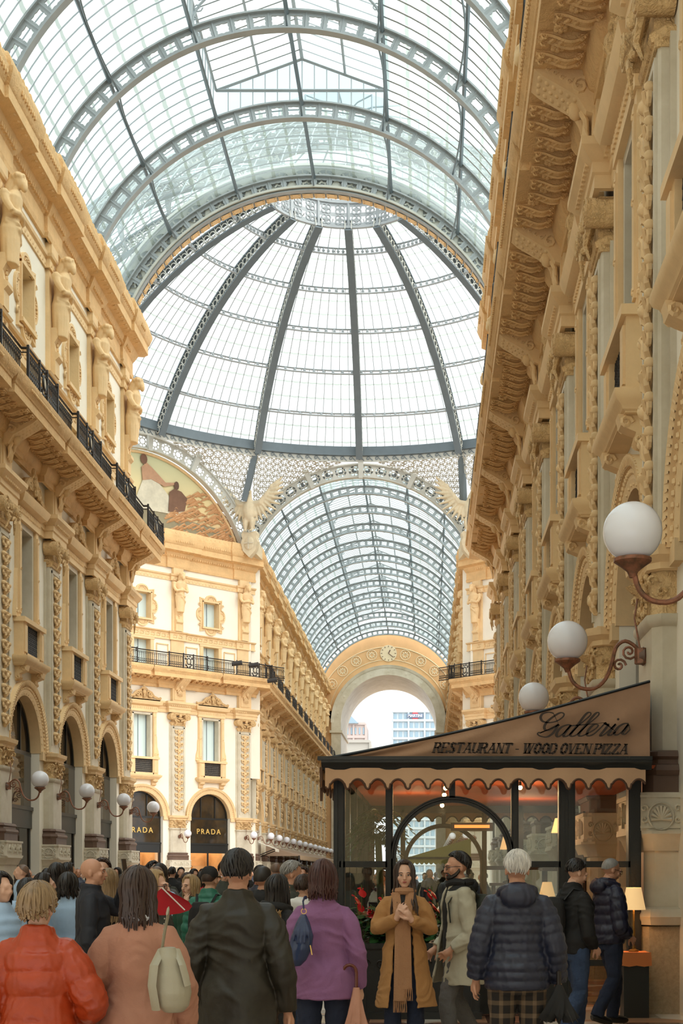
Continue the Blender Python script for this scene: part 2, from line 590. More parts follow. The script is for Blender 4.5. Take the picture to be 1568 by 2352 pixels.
def make_pilaster():
    t = empty('pilaster')
    bu(cham(.86, .5, 0, 1.1), 'plinth', M['granite'], t)
    a = cham(.78, .42, 1.1, 2.3)
    ring_mold(a, .8, .44, [(0, 1.1), (.12, 1.12), (.16, 1.22), (.12, 1.32), (0, 1.34)])
    ring_mold(a, .78, .42, [(0, 2.05), (.04, 2.05), (.1, 2.2), (.16, 2.26), (.16, 2.3), (0, 2.3)])
    bu(a, 'pedestal', M['marble'], t)
    c = cham(.9, .54, 2.3, 2.78)
    for sg in (-1, 0, 1):
        for q in range(7):
            an = PI * q / 6
            c.ell((sg * .52 + math.cos(an) * .12, -.56, 2.47 + math.sin(an) * .14), (.03, .03, .06), 5, 3)
        c.ell((sg * .52, -.56, 2.46), (.04, .04, .05), 5, 3)
    for sx_ in (-1, 1):
        X_ = sx_ * .9
        for q in range(9):
            an = PI * q / 8
            c.tube([(X_ + sx_ * .015, -.24, 2.44), (X_ + sx_ * .02, -.24 + math.cos(an) * .13, 2.44 + math.sin(an) * .17)], [.012, .026], 5)
        c.tube([(X_ + sx_ * .015, -.24 + .16 * math.cos(q * PI / 8), 2.48 + .17 * math.sin(q * PI / 8)) for q in range(17)], .014, 4)
        for y_ in (-.03, -.45):
            c.tube(spiral((X_ + sx_ * .01, y_, 2.58), .05, 1.2, 1, 9, 0, 'yz'), .016, 4)
            c.tube(spiral((X_ + sx_ * .01, y_, 2.44), .045, 1.2, -1, 9, 0, 'yz'), .016, 4)
        for z_ in (2.345, 2.73):
            c.box(min(X_, X_ + sx_ * .02), max(X_, X_ + sx_ * .02), -.5, -.0, z_ - .015, z_ + .015)
    for q in (-.26, .26):
        c.box(q - .02, q + .02, -.575, -.53, 2.36, 2.7)
        c.ell((q, -.57, 2.55), (.05, .03, .06), 5, 3)
    c.box(-.85, .85, -.56, -.5, 2.3, 2.34)
    c.box(-.85, .85, -.56, -.5, 2.72, 2.78)
    bu(c, 'carved_block', M['marble'], t)
    d = cham(.8, .44, 2.78, 3.0)
    ring_mold(d, .72, .36, [(0, 3.0), (.1, 3.0), (.13, 3.06), (.1, 3.13), (.04, 3.15), (.03, 3.2), (.07, 3.24), (.04, 3.3), (0, 3.32)])
    bu(d, 'base', M['brown'], t)
    e = cham(.66, .3, 3.0, 5.05)
    ring_mold(e, .66, .3, [(0, 4.9), (.03, 4.92), (.07, 4.98), (.07, 5.05), (0, 5.05)])
    bu(e, 'shaft', M['marble'], t)
    f = cham(.66, .3, 5.05, 5.62)
    f.add(scroll_panel(1.1, .56, -.32, 5.06, 3, .28, .03))
    for sg in (-1, 1):
        for q in range(3):
            f.tube(spiral((sg * .68, -.08 - .12 * q, 5.2 + .13 * q), .07, 1.1, 1, 8, 0, 'yz'), .03, 4)
    bu(f, 'carved_capital', M['carved'], t)
    g = MB()
    ring_mold(g, .68, .32, [(0, 5.6), (.05, 5.62), (.05, 5.7), (.14, 5.78), (.16, 5.9), (0, 5.92)])
    for sg in (-1, 1):
        xa, xb = sorted((sg * .8, sg * 1.17))
        g.box(xa, xb, -.12, 0, 5.62, 5.9)
    g.box(-.66, .66, -.3, 0, 5.9, 5.94)
    bu(g, 'impost', M['stone'], t)
    h = cham(.56, .22, 5.94, 12.45, .04)
    h.box(-.66, .66, -.08, 0, 5.94, 12.45)
    for sg in (-1, 1):
        xa, xb = sorted((sg * .40, sg * .5))
        h.box(xa, xb, -.26, -.2, 6.2, 12.2)
    h.box(-.5, .5, -.26, -.2, 12.1, 12.2)
    us_ = bu(h, 'upper_shaft', M['marble'], t)
    i = scroll_panel(.74, 5.8, -.24, 6.25, 11, .42, .05)
    bu(i, 'relief_panel', M['stone'], us_)
    # ionic capital
    k = MB()
    k.add(cham(.58, .26, 12.3, 12.5, .04))
    ring_mold(k, .58, .24, [(0, 12.38), (.05, 12.4), (.08, 12.5), (.03, 12.56), (0, 12.56)])
    k.add(cham(.5, .26, 12.5, 12.9, .04))
    for sg in (-1, 1):
        k.tube([(sg * .62, -.02, 12.92), (sg * .62, -.5, 12.92)], .24, 12)
        k.tube(spiral((sg * .62, -.5, 12.92), .22, 1.8, sg, 18, PI / 2), .035, 5)
        k.ell((sg * .62, -.5, 12.92), (.05, .05, .05), 6, 4)
        k.tube([(sg * .5, -.42, 12.75), (sg * .3, -.46, 12.5), (sg * .45, -.4, 12.2)], [.07, .05, .02], 5)
        for q in range(4):
            k.ell((sg * .14 * q * .8, -.42, 12.62 + .04 * abs(q - 1)), (.07, .07, .07), 5, 4)
    k.ell((0, -.45, 12.98), (.12, .1, .13), 8, 5)
    k.ell((0, -.4, 12.8), (.17, .08, .08), 8, 5)
    ring_mold(k, .6, .32, [(0, 13.04), (.1, 13.06), (.12, 13.16), (0, 13.2)])
    k.box(-.6, .6, -.32, 0, 13.0, 13.2)
    bu(k, 'ionic_capital', M['carved'], t)
    # block and bracket under balcony
    m = MB()
    m.box(-.55, .55, -.3, 0, 14.0, 14.95)
    m.box(-.42, .42, -.34, -.28, 14.1, 14.8)
    m.prism([(-.3, 14.75), (-.45, 14.8), (-.6, 15.05), (-1.2, 15.4), (-1.34, 15.52), (-.3, 15.52)], 'x', -.36, .36)
    for sg in (-.37, .37):
        m.tube(spiral((sg, -.55, 15.22), .17, 1.4, 1, 12, 0, 'yz'), .045, 5)
    m.ell((0, -.6, 15.0), (.13, .13, .17), 12, 8)
    m.ell((0, -.72, 14.98), (.035, .04, .05), 6, 5)
    for e_ in (-1, 1):
        m.ell((e_ * .05, -.70, 15.04), (.025, .02, .02), 6, 4)
        m.tube(spiral((e_ * .17, -.56, 15.08), .09, 1.3, e_, 12), .032, 6)
        m.tube([(e_ * .1, -.5, 14.9), (e_ * .22, -.44, 14.7), (e_ * .1, -.4, 14.5)], [.06, .05, .02], 6)
        for q in range(6):
            y_ = -.62 - q * .12
            z_ = 15.1 + (abs(y_) - .6) * .58
            m.ell((e_ * .2, y_, z_ - .02), (.1, .06, .045), 8, 5, Matrix.Rotation(-.5, 3, 'X'))
            m.tube(spiral((e_ * .365, y_, z_ + .12), .055, 1.2, e_, 8, 0, 'yz'), .018, 5)
    for q in range(7):
        y_ = -.6 - q * .105
        m.ell((0, y_, 15.08 + (abs(y_) - .6) * .58), (.07, .05, .05), 8, 5)
    for q in range(5):
        m.tube([(0, -.42, 14.85), ((q - 2) * .07, -.44, 14.6), ((q - 2) * .11, -.4, 14.3 + .04 * abs(q - 2))], [.05, .04, .015], 6)
    bu(m, 'bracket_block', M['stone'], t)
    # pilaster strip in the attic
    q = MB()
    q.box(-.55, .55, -.1, 0, 16.2, 18.35)
    q.box(-.45, .45, -.14, 0, 19.0, 23.45)
    q.prism([(-.12, 18.98), (-.3, 19.0), (-.3, 19.5), (-.42, 19.62), (-.42, 19.75), (-.3, 19.8), (-.26, 20.1), (-.5, 20.5), (-.5, 20.62), (-.12, 20.62)], 'x', -.27, .27)
    for i_ in range(4):
        q.ell((0, -.3, 20.36 - i_ * .14), (.1 - .015 * i_, .06, .07), 6, 4)
    q.box(-.42, .42, -.22, 0, 22.95, 23.5)
    bu(q, 'attic_strip', M['stone'], t)
    return t

def make_caryatid():
    """draped bearded figure, arms folded, head bent forward; z from 0 (2.35 high), outward -y"""
    a = MB()
    # body loft
    secs = [(0.0, .17, .17, 0), (.25, .22, .2, 0), (.6, .27, .23, -.01), (.85, .3, .25, -.02), (1.0, .27, .22, -.03), (1.2, .24, .2, -.05), (1.45, .31, .23, -.08), (1.62, .34, .22, -.11), (1.74, .25, .17, -.13), (1.82, .11, .12, -.16)]
    rows = []
    for (z, rx, ry, oy) in secs:
        rows.append([(rx * math.cos(t * PI / 8), oy - .2 + ry * math.sin(t * PI / 8), z) for t in range(16)])
    a.grid(rows, True, True)
    for i in range(9):      # skirt folds
        an = PI + PI * (i + .5) / 9
        a.tube([(math.cos(an) * .2, -.2 + math.sin(an) * .19, .02), (math.cos(an + .1) * .25, -.2 + math.sin(an) * .23, .5), (math.cos(an) * .27, -.22 + math.sin(an) * .22, .95)], [.045, .04, .025], 5)
    a.tube([(-.3, -.2, 1.05), (-.1, -.46, .98), (.15, -.47, .9), (.32, -.25, .95)], [.05, .06, .06, .05], 6)
    a.tube([(-.3, -.2, .98), (-.05, -.48, .86), (.22, -.42, .62), (.28, -.2, .4)], [.04, .055, .05, .03], 6)
    # arms folded
    for sg in (-1, 1):
        a.tube([(sg * .36, -.2, 1.62), (sg * .42, -.26, 1.4), (sg * .38, -.4, 1.18)], [.12, .095, .085], 7)
        a.tube([(sg * .38, -.4, 1.18), (sg * .15, -.5, 1.22), (-sg * .1, -.46, 1.28 + sg * .05)], [.085, .07, .055], 7)
        a.ell((sg * .37, -.2, 1.6), .13, 8, 6)
    # head bent down
    a.tube([(0, -.27, 1.75), (0, -.4, 1.96)], [.1, .1], 8)
    a.ell((0, -.45, 2.06), (.14, .17, .19), 10, 8)
    a.ell((0, -.58, 1.94), (.1, .09, .15), 8, 6)
    a.ell((0, -.62, 2.06), (.03, .05, .06), 6, 5)
    for q in range(10):
        an = q * 2 * PI / 10
        a.ell((math.cos(an) * .13, -.42 + math.sin(an) * .15, 2.15 + .03 * (q % 2)), .065, 6, 4)
    a.ell((0, -.42, 2.22), (.12, .14, .08), 8, 5)
    a.tube([(0, -.3, 2.1), (0, -.2, 1.9), (0, -.16, 1.7)], [.12, .12, .08], 7)
    me = remesh(a, .024, 1)
    me.transform(Matrix.Scale(U * 1.25, 4))
    return me

# ---------------------------------------------------------------- window of the noble floor, at x=0
def make_window(idx, pane):
    WIN[0] += 1
    t = empty('window_%d' % WIN[0])
    t['kind'] = 'structure'
    s = MB()
    for sg in (-1, 1):
        xa, xb = sorted((sg * .68, sg * .82))
        s.box(xa, xb, -.06, .5, 9.9, 13.0)
    s.box(-.82, .82, -.06, .5, 12.92, 13.12)
    bu(s, 'inner_frame', M['marble'], t)
    a = MB()
    for sg in (-1, 1):
        xa, xb = sorted((sg * .86, sg * 1.12))
        a.box(xa, xb, -.14, 0, 9.95, 13.1)
        a.box(xa + .04, xb - .04, -.18, -.12, 10.1, 12.9)
        for z in (10.2, 11.5, 12.75):
            a.tube(spiral((sg * .99, -.18, z), .08, 1, 1, 8), .022, 4)
        a.prism([(sg * 1.12, 9.95), (sg * 1.34, 9.95), (sg * 1.3, 10.4), (sg * 1.2, 10.7), (sg * 1.17, 11.4), (sg * 1.12, 11.5)], 'y', -.12, 0)
        a.tube(spiral((sg * 1.22, -.12, 10.15), .09, 1.2, sg, 9), .03, 4)
    a.box(-1.2, 1.2, -.18, 0, 13.1, 13.5)
    for q in range(15):
        a.box(-1.12 + q * .155, -1.05 + q * .155, -.22, -.17, 13.3, 13.44)
    a.mold([(-1.2, 0), (-1.2, -.16), (1.2, -.16), (1.2, 0)], [(0, 13.5), (.05, 13.52), (.2, 13.6), (.26, 13.72), (.3, 13.86), (0, 13.9)])
    bu(a, 'surround', M['stone'], t)
    p = MB()
    p.box(-1.3, 1.3, -.34, 0, 13.86, 13.98)
    for sg in (-1, 1):
        p.tube([(sg * 1.38, -.26, 14.02), (sg * 1.1, -.26, 14.08), (sg * .8, -.26, 14.18), (sg * .58, -.28, 14.42), (sg * .3, -.28, 14.55)], [.08, .09, .1, .11, .08], 6)
        p.tube(spiral((sg * .5, -.32, 14.28), .19, 1.5, -sg, 14), .055, 5)
        p.tube(spiral((sg * 1.36, -.24, 14.08), .1, 1.2, sg, 9), .04, 5)
        p.tube([(sg * .2, -.3, 14.2), (sg * .28, -.32, 14.6), (sg * .1, -.32, 14.75)], .05, 5)
    p.prism([(-.8, 13.98), (.8, 13.98), (.45, 14.5), (0, 14.7), (-.45, 14.5)], 'y', -.22, 0)
    p.ell((0, -.34, 14.42), (.15, .14, .2), 8, 6)
    p.ell((0, -.32, 14.68), (.19, .1, .1), 8, 5)
    p.ell((0, -.3, 14.86), (.1, .08, .13), 8, 5)
    p.ell((0, -.44, 14.36), (.04, .06, .06), 6, 4)
    p.ell((0, -.36, 14.18), (.1, .09, .14), 6, 4)
    bu(p, 'pediment', M['carved'], t)
    b = MB()
    for sg in (-1, 1):
        xa, xb = sorted((sg * .72, sg * 1.16))
        b.box(xa, xb, -.3, 0, 8.72, 9.85)
        b.box(xa + .08, xb - .08, -.34, -.28, 8.85, 9.7)
    b.box(-1.24, 1.24, -.38, 0, 9.8, 9.95)
    b.box(-.8, .8, -.3, 0, 8.72, 8.86)
    b.box(-1.3, 1.3, -.40, 0, 8.66, 8.74)
    b.mold([(-1.2, 0), (-1.2, -.32), (1.2, -.32), (1.2, 0)], [(0, 8.42), (.04, 8.44), (.07, 8.5), (.14, 8.56), (.17, 8.64), (.17, 8.7), (0, 8.72)])
    b.box(-1.2, 1.2, -.32, 0, 8.4, 8.72)
    for sg in (-1, 1):
        b.prism([(0, 7.95), (-.1, 7.98), (-.16, 8.06), (-.14, 8.16), (-.24, 8.2), (-.36, 8.26), (-.4, 8.42), (0, 8.42)], 'x', sg * .92 - .15, sg * .92 + .15)
        for e in (-.16, .16):
            b.tube(spiral((sg * .92 + e, -.28, 8.3), .1, 1.2, 1, 9, 0, 'yz'), .035, 4)
            b.tube(spiral((sg * .92 + e, -.1, 8.06), .06, 1.2, -1, 9, 0, 'yz'), .03, 4)
    bu(b, 'balconette', M['stone'], t)
    g = MB()
    for i in range(12):
        for j in range(7):
            x, z = -.66 + i * .12, 8.94 + j * .13
            g.tube([(x - .05, -.2, z - .05), (x + .02, -.2, z + .06), (x + .07, -.2, z)], .018, 3, False)
            g.tube([(x + .05, -.2, z - .05), (x - .02, -.2, z + .06), (x - .07, -.2, z)], .018, 3, False)
    for i in range(13):
        g.box(-.735 + i * .12, -.71 + i * .12, -.21, -.19, 8.86, 9.8)
    bu(g, 'iron_grille', M['black'], t)
    d = MB()
    d.box(-.68, .68, .5, .54, 9.95, 12.95)
    pn_ = bu(d, 'pane', pane, t)
    e = MB()
    e.box(-.015, .015, .46, .5, 9.95, 12.95)
    e.box(-.68, -.64, .46, .5, 9.95, 12.95)
    e.box(.64, .68, .46, .5, 9.95, 12.95)
    bu(e, 'casement', M['irondark'], pn_)
    return t

def make_attic_window(pane):
    WIN[0] += 1
    t = empty('window_%d' % WIN[0])
    t['kind'] = 'structure'
    a = MB()
    # eared surround: inner rectangle, four lobes
    def lobes(k):
        pts = []
        W, H = .98 * k, 1.22 * k
        r = .62 * k
        for (cx, cz, a0) in ((W - .05, 0, -PI / 2), (0, H - .1, 0), (-W + .05, 0, PI / 2), (0, -H + .1, PI)):
            sgx = 1 if cx > 0 else -1
            for i in range(9):
                an = a0 + PI * i / 8
                pts.append((cx + r * .78 * math.cos(an) * (.7 if cz == 0 else 1), cz + r * .78 * math.sin(an) * (.7 if cx == 0 else 1)))
            # corner of the square frame
            if a0 == -PI / 2: pts.append((W, H))
            elif a0 == 0: pts.append((-W, H))
            elif a0 == PI / 2: pts.append((-W, -H))
            else: pts.append((W, -H))
        return pts
    Z = 20.52
    for (k0, k1, y) in ((1.0, .93, -.1), (.93, .8, -.05)):
        o, i_ = lobes(k0), lobes(k1)
        a.grid([[(p, 0, q + Z) for p, q in o], [(p, y, q + Z) for p, q in o], [(p, y, q + Z) for p, q in i_], [(p, 0, q + Z) for p, q in i_]], True)
    o = lobes(.8)
    n = len(o)
    inn = []
    for (p, q) in o:
        m = max(abs(p) / .7, abs(q) / .93)
        inn.append((p / m, q / m))
    a.grid([[(p, -.06, q + Z) for p, q in o], [(p, -.06, q + Z) for p, q in inn]], True)
    for sg in (-1, 1):
        xa, xb = sorted((sg * .68, sg * .76))
        a.box(xa, xb, -.14, .5, 19.55, 21.5)
        a.tube(spiral((sg * 1.0, -.08, Z + .75), .14, 1.1, sg, 9), .035, 4)
        a.tube(spiral((sg * 1.0, -.08, Z - .75), .14, 1.1, -sg, 9), .035, 4)
        for q in range(7):
            an = -PI / 2 + PI * q / 6
            a.ell((sg * (.9 + .25 * math.cos(an)), -.08, Z + .25 * math.sin(an)), .045, 5, 3)
            a.ell((.25 * math.sin(an), -.08, Z + sg * (1.08 + .2 * math.cos(an))), .045, 5, 3)
    a.box(-.76, .76, -.14, .5, 21.42, 21.56)
    a.box(-.8, .8, -.2, .5, 19.5, 19.63)
    bu(a, 'surround', M['stone'], t)
    d = MB()
    d.box(-.68, .68, .5, .54, 19.6, 21.45)
    pn_ = bu(d, 'pane', pane, t)
    e = MB()
    e.box(-.015, .015, .46, .5, 19.6, 21.45)
    bu(e, 'casement', M['irondark'], pn_)
    WIN[0] += 1
    t2 = empty('window_%d' % WIN[0])
    t2['kind'] = 'structure'
    s = MB()
    for sg in (-1, 1):
        xa, xb = sorted((sg * .68, sg * .95))
        s.box(xa, xb, -.08, .5, 16.2, 18.35)
        for x_ in (sg * 1.2, sg * 2.15):
            s.box(x_ - .04, x_ + .04, -.06, 0, 16.4, 18.0)
        xa, xb = sorted((sg * 1.2, sg * 2.15))
        s.box(xa, xb, -.06, 0, 17.95, 18.03)
    s.box(-1.0, 1.0, -.1, .5, 18.2, 18.36)
    bu(s, 'surround', M['stone'], t2)
    d = MB()
    d.box(-.68, .68, .5, .54, 16.2, 18.3)
    bu(d, 'pane', pane, t2)
    e = MB()
    e.box(-.015, .015, .46, .5, 16.2, 18.3)
    bu(e, 'casement', M['irondark'], t2)
    return t, t2

# ---------------------------------------------------------------- shopfront arch, at x=0
def make_door(lit=False, deep=True):
    DOOR[0] += 1
    t = empty('door_%d' % DOOR[0])
    t['kind'] = 'structure'
    a = MB()
    def band(r0, r1, y0, y1, z=SPR, x0=0):
        N = 24
        o, i_ = arch_pts(0, r1, z, N), arch_pts(0, r0, z, N)
        a.grid([[(p, 0, q) for p, q in o], [(p, y1, q) for p, q in o], [(p, y0, q) for p, q in i_], [(p, .9, q) for p, q in i_]])
    band(AR - .02, AR + .12, -.06, -.1)
    for q in range(60):
        an = PI * (q + .5) / 60
        a.tube([(math.cos(an) * (AR + .3), -.17, SPR + math.sin(an) * (AR + .3)), (math.cos(an + .02) * (AR + .47), -.19, SPR + math.sin(an + .02) * (AR + .47))], .02, 3, False)
    band(AR + .12, AR + .3, -.1, -.1)
    band(AR + .3, AR + .46, -.16, -.2)
    for q in range(44):
        an = PI * (q + .5) / 44
        a.ell((math.cos(an) * (AR + .22), -.11, SPR + math.sin(an) * (AR + .22)), (.05, .04, .05), 5, 3)
        if q % 2 == 0:
            a.ell((math.cos(an) * (AR + .04), -.08, SPR + math.sin(an) * (AR + .04)), .03, 4, 3)
    bu(a, 'archivolt', M['stone'], t)
    b = MB()
    b.box(-AR, -AR + .14, .3, .44, 0, SPR)
    b.box(AR - .14, AR, .3, .44, 0, SPR)
    N = 20
    o, i_ = arch_pts(0, AR, SPR, N), arch_pts(0, AR - .13, SPR, N)
    b.grid([[(p, .3, q) for p, q in o], [(p, .3, q) for p, q in i_], [(p, .44, q) for p, q in i_], [(p, .44, q) for p, q in o]])
    b.box(-AR, AR, .28, .46, 5.72, 5.86)
    for x in (-.62, .62):
        b.box(x - .04, x + .04, .3, .42, 5.8, SPR + math.sqrt(AR * AR - .4) - .05)
    b.box(-AR, AR, .2, .44, 3.9, 4.02)
    b.box(-AR, AR, .25, .4, 3.3, 3.95)
    b.box(-.05, .05, .3, .4, 0, 3.3)
    bu(b, 'shop_frame', M['shopblack'], t)
    s = MB()
    s.box(-AR + .1, AR - .1, .26, .36, 4.02, 5.72)
    bu(s, 'sign_panel', M['shopglass'], t)
    g = MB()
    o = arch_pts(0, AR - .1, SPR, N)
    g.prism([(p, q) for p, q in o], 'y', .36, .38)
    if not lit:
        g.box(-AR + .1, AR - .1, .34, .36, 0, 3.3)
    bu(g, 'fanlight_glass', M['shopglass'], t)
    if lit:
        r = MB()
        r.box(-AR, AR, 3.0, 3.05, 0, 3.4)
        r.box(-AR - .05, -AR, .8, 3.05, 0, 3.4)
        r.box(AR, AR + .05, .8, 3.05, 0, 3.4)
        r.box(-1.2, -.3, 2.6, 2.95, 1.2, 2.2)
        r.box(.3, 1.3, 2.6, 2.95, .6, 2.4)
        for x in (-1.5, -.1, 1.5):
            r.box(x - .06, x + .06, 2.4, 2.5, 0, 3.3)
        bu(r, 'display', M['shopwarm'], t)
        c = MB()
        c.box(-AR, AR, .8, 3.05, 3.38, 3.42)
        bu(c, 'lit_ceiling', M['warmlight'], t)
    return t
M['shopwarm'] = mat('warm_shop_interior', (206, 172, 128), 0.6, 0, var=.3, vscale=1.5)
M['warmlight'] = mat('warm_ceiling_light', (255, 214, 160), 0.6, emit=(255, 214, 164), estr=1.7)

# ---------------------------------------------------------------- railing for one bay centred on a pier
def make_railing():
    t = empty('balcony_railing')
    z0, z1 = 16.22, 17.2
    path = [(-B / 2, -1.22), (-1.62, -1.22), (-1.62, -1.42), (1.62, -1.42), (1.62, -1.22), (B / 2, -1.22)]
    a = MB()
    for i in range(5):
        (xa, ya), (xb, yb) = path[i], path[i + 1]
        a.tube([(xa, ya, z1), (xb, yb, z1)], .04, 4)
        a.tube([(xa, ya, z1 - .13), (xb, yb, z1 - .13)], .02, 4)
        a.tube([(xa, ya, z0 + .05), (xb, yb, z0 + .05)], .03, 4)
    for x in (-1.62, 1.62, -.42, .42):
        a.box(x - .035, x + .035, -1.455, -1.385, z0, z1 + .08)
    bu(a, 'rails', M['black'], t)
    n = 38
    halves = (MB(), MB())
    for i in range(n):
        b = halves[i >= n // 2]
        x = -B / 2 + (i + .5) * B / n
        y = -1.42 if abs(x) < 1.62 else -1.22
        if abs(x) < .42: continue
        b.box(x - .014, x + .014, y - .014, y + .014, z0, z1 - .13)
        b.ell((x, y, z0 + .62), (.035, .035, .04), 5, 3)
        b.tube(spiral((x + B / n / 2, y, z0 + .2), .06, 1.2, 1, 7), .02, 3, False)
        b.tube(spiral((x + B / n / 2, y, z0 + .36), .05, 1.1, -1, 6), .018, 3, False)
        b.tube([(x, y, z1 - .3), (x + B / n / 2, y, z1 - .18), (x + B / n, y, z1 - .3)], .014, 3, False)
    for b in halves: bu(b, 'balusters', M['black'], t)
    c = MB()
    for sg in (-1, 1):
        for (dx, dz, r) in ((.22, .25, .1), (.26, .7, .09), (.1, .12, .07), (.1, .85, .06)):
            c.tube(spiral((sg * dx, -1.44, z0 + dz), r, 1.4, sg, 9), .028, 4, False)
    c.tube([(0.17 * math.cos(a_ * PI / 8), -1.46, z0 + .5 + .22 * math.sin(a_ * PI / 8)) for a_ in range(17)], .04, 4)
    mf_ = bu(c, 'medallion_frame', M['black'], t)
    d = MB()
    d.ell((0, -1.45, z0 + .5), (.15, .04, .2), 10, 6)
    bu(d, 'medallion', M['marble'], mf_)
    return t

# ---------------------------------------------------------------- globe lamp on bracket, local: wall mount at origin, outward -y
def make_lamp():
    t = empty('wall_lamp')
    a = MB()
    a.lathe((0, 0, 0), [(.02, -.1), (.1, -.1), (.1, .1), (.02, .1)], 8)
    a.v = [(p[0], -abs(p[2]) * .3 - .0, p[1] * 1.6) if False else p for p in a.v]
    arm = [(0, 0, 0), (0, -.08, .12), (0, -.22, .2), (0, -.34, .12), (0, -.4, -.1), (0, -.48, -.3), (0, -.62, -.42), (0, -.8, -.42), (0, -.92, -.32), (0, -.97, -.16)]
    pts = []
    P = [Vector(p) for p in arm]
    for i in range(len(P) - 1):
        p0, p1, p2, p3 = P[max(i - 1, 0)], P[i], P[i + 1], P[min(i + 2, len(P) - 1)]
        for s in range(3):
            u = s / 3
            pts.append(.5 * ((2 * p1) + (p2 - p0) * u + (2 * p0 - 5 * p1 + 4 * p2 - p3) * u * u + (3 * p1 - p0 - 3 * p2 + p3) * u ** 3))
    pts.append(P[-1])
    a.tube(pts, .026, 7)
    a.tube(spiral((0, -.17, .06), .11, 1.5, -1, 14, 0, 'yz'), .018, 5)
    a.tube(spiral((0, -.3, -.12), .09, 1.4, 1, 14, 0, 'yz'), .018, 5)
    a.tube([(0, -.02, .06), (0, -.1, .5), (0, -.06, .75), (0, .02, .8)], .014, 5)
    o = bu(a, 'bracket', M['copper'], t)
    r = MB()
    r.tube([(0, .02, 0), (0, -.05, 0)], [.13, .09], 10)
    r.ell((0, -.05, 0), .05, 8, 5)
    bu(r, 'wall_rose', M['brown'], t)
    c = MB()
    c.lathe((0, -.98, -.16), [(.03, -.05), (.05, 0), (.11, .05), (.17, .09), (.17, .12), (.02, .12)], 14)
    bu(c, 'cup', M['copper'], o)
    g = MB()
    g.ell((0, -.98, .2), .265, 28, 20)
    bu(g, 'globe', M['globe'], t)
    return t
# ================================================================ facades in place
def place(o, ox, oy, th, lx, ly=0, z=0):
    """put object o at local (lx,ly) of a facade (arch units) with origin (ox,oy) and angle th"""
    c, s = math.cos(th), math.sin(th)
    o.location = aw(ox + lx * c - ly * s, oy + lx * s + ly * c, z)
    o.rotation_euler = (0, 0, th)
    return o

PIL = make_pilaster()
PILT = tree(PIL)
CARY = make_caryatid()
WINT = {}
for nm, pn in (('blind', M['blind']), ('dark', M['darkwin'])):
    w = make_window(0, pn)
    a1, a2 = make_attic_window(M['blind'])
    WINT[nm] = (tree(w), tree(a1), tree(a2))
DRT = tree(make_door(False))
DRL = tree(make_door(True))
RAIL = tree(make_railing())
LAMPT = tree(make_lamp())
USED = set()
def inst(t, key):
    """first use moves the original, later uses copy the whole tree"""
    if key not in USED:
        USED.add(key)
        return t[0]
    return copy_tree(t)

MESH = {}
def facade(side, n, ox, oy, th, win, piers=None, bays=None, where='', lit=(), lamps=None, lampdz=0.0, groupname='', railpiers=None):
    if n not in MESH:
        MESH[n] = (wall_mb(n).mesh('wall', M['plaster'], U), [(f(n).mesh('trim', m, U)) for f, m in ((balcony_mb, M['trimstone']), (eave_mb, M['trimstone']), (entab_mb, M['stone']), (band_mb, M['stone']), (band2_mb, M['stone']))])
    wm, tm = MESH[n]
    w = bpy.data.objects.new('wall_' + side, wm)
    COL.objects.link(w)
    w['kind'] = 'structure'
    place(w, ox, oy, th, 0)
    for me in tm:
        o = bpy.data.objects.new(tname(), me)
        COL.objects.link(o)
        o['kind'] = 'structure'
        place(o, ox, oy, th, 0)
    piers = range(n + 1) if piers is None else piers
    bays = range(n) if bays is None else bays
    for k in piers:
        p = inst(PILT, 'pil')
        place(p, ox, oy, th, k * B)
        tag(p, 'tall two storey pilaster with carved relief panel ' + where, 'pilaster', 'pilasters ' + groupname)
        if k in (PLAB.get(side) or {}):
            p['label'] = PLAB[side][k]
        s = bpy.data.objects.new('caryatid_statue', CARY)
        COL.objects.link(s)
        place(s, ox, oy, th, k * B, -.12, 20.3)
        tag(s, 'ochre stone caryatid with folded arms and bowed head ' + where, 'statue', 'caryatid statues ' + groupname)
        if k in (SLAB.get(side) or {}):
            s['label'] = SLAB[side][k]
        r = inst(RAIL, 'rail')
        place(r, ox, oy, th, k * B)
        tag(r, 'black wrought iron balcony railing bay ' + where, 'railing', 'balcony railings ' + groupname)
        if k in (RLAB.get(side) or {}):
            r['label'] = RLAB[side][k]
    for k in (lamps if lamps is not None else []):
        l = inst(LAMPT, 'lamp')
        place(l, ox, oy, th, k * B, -.34, 4.45 + lampdz)
        tag(l, 'white globe wall lamp on curled copper bracket ' + where, 'lamp', 'globe lamps ' + groupname)
        if k in (LLAB.get(side) or {}):
            l['label'] = LLAB[side][k]
    for k in bays:
        wt = WINT[win]
        for i, t in enumerate(wt):
            WIN[0] += 1
            o = inst(t, win + str(i))
            if o.name.split('.')[0] and o != t[0]:
                o.name = 'window_%d' % WIN[0]
            place(o, ox, oy, th, (k + .5) * B)
        t = DRL if k in lit else DRT
        key = 'drl' if k in lit else 'drt'
        o = inst(t, key)
        if o != t[0]:
            DOOR[0] += 1
            o.name = 'door_%d' % DOOR[0]
        place(o, ox, oy, th, (k + .5) * B)

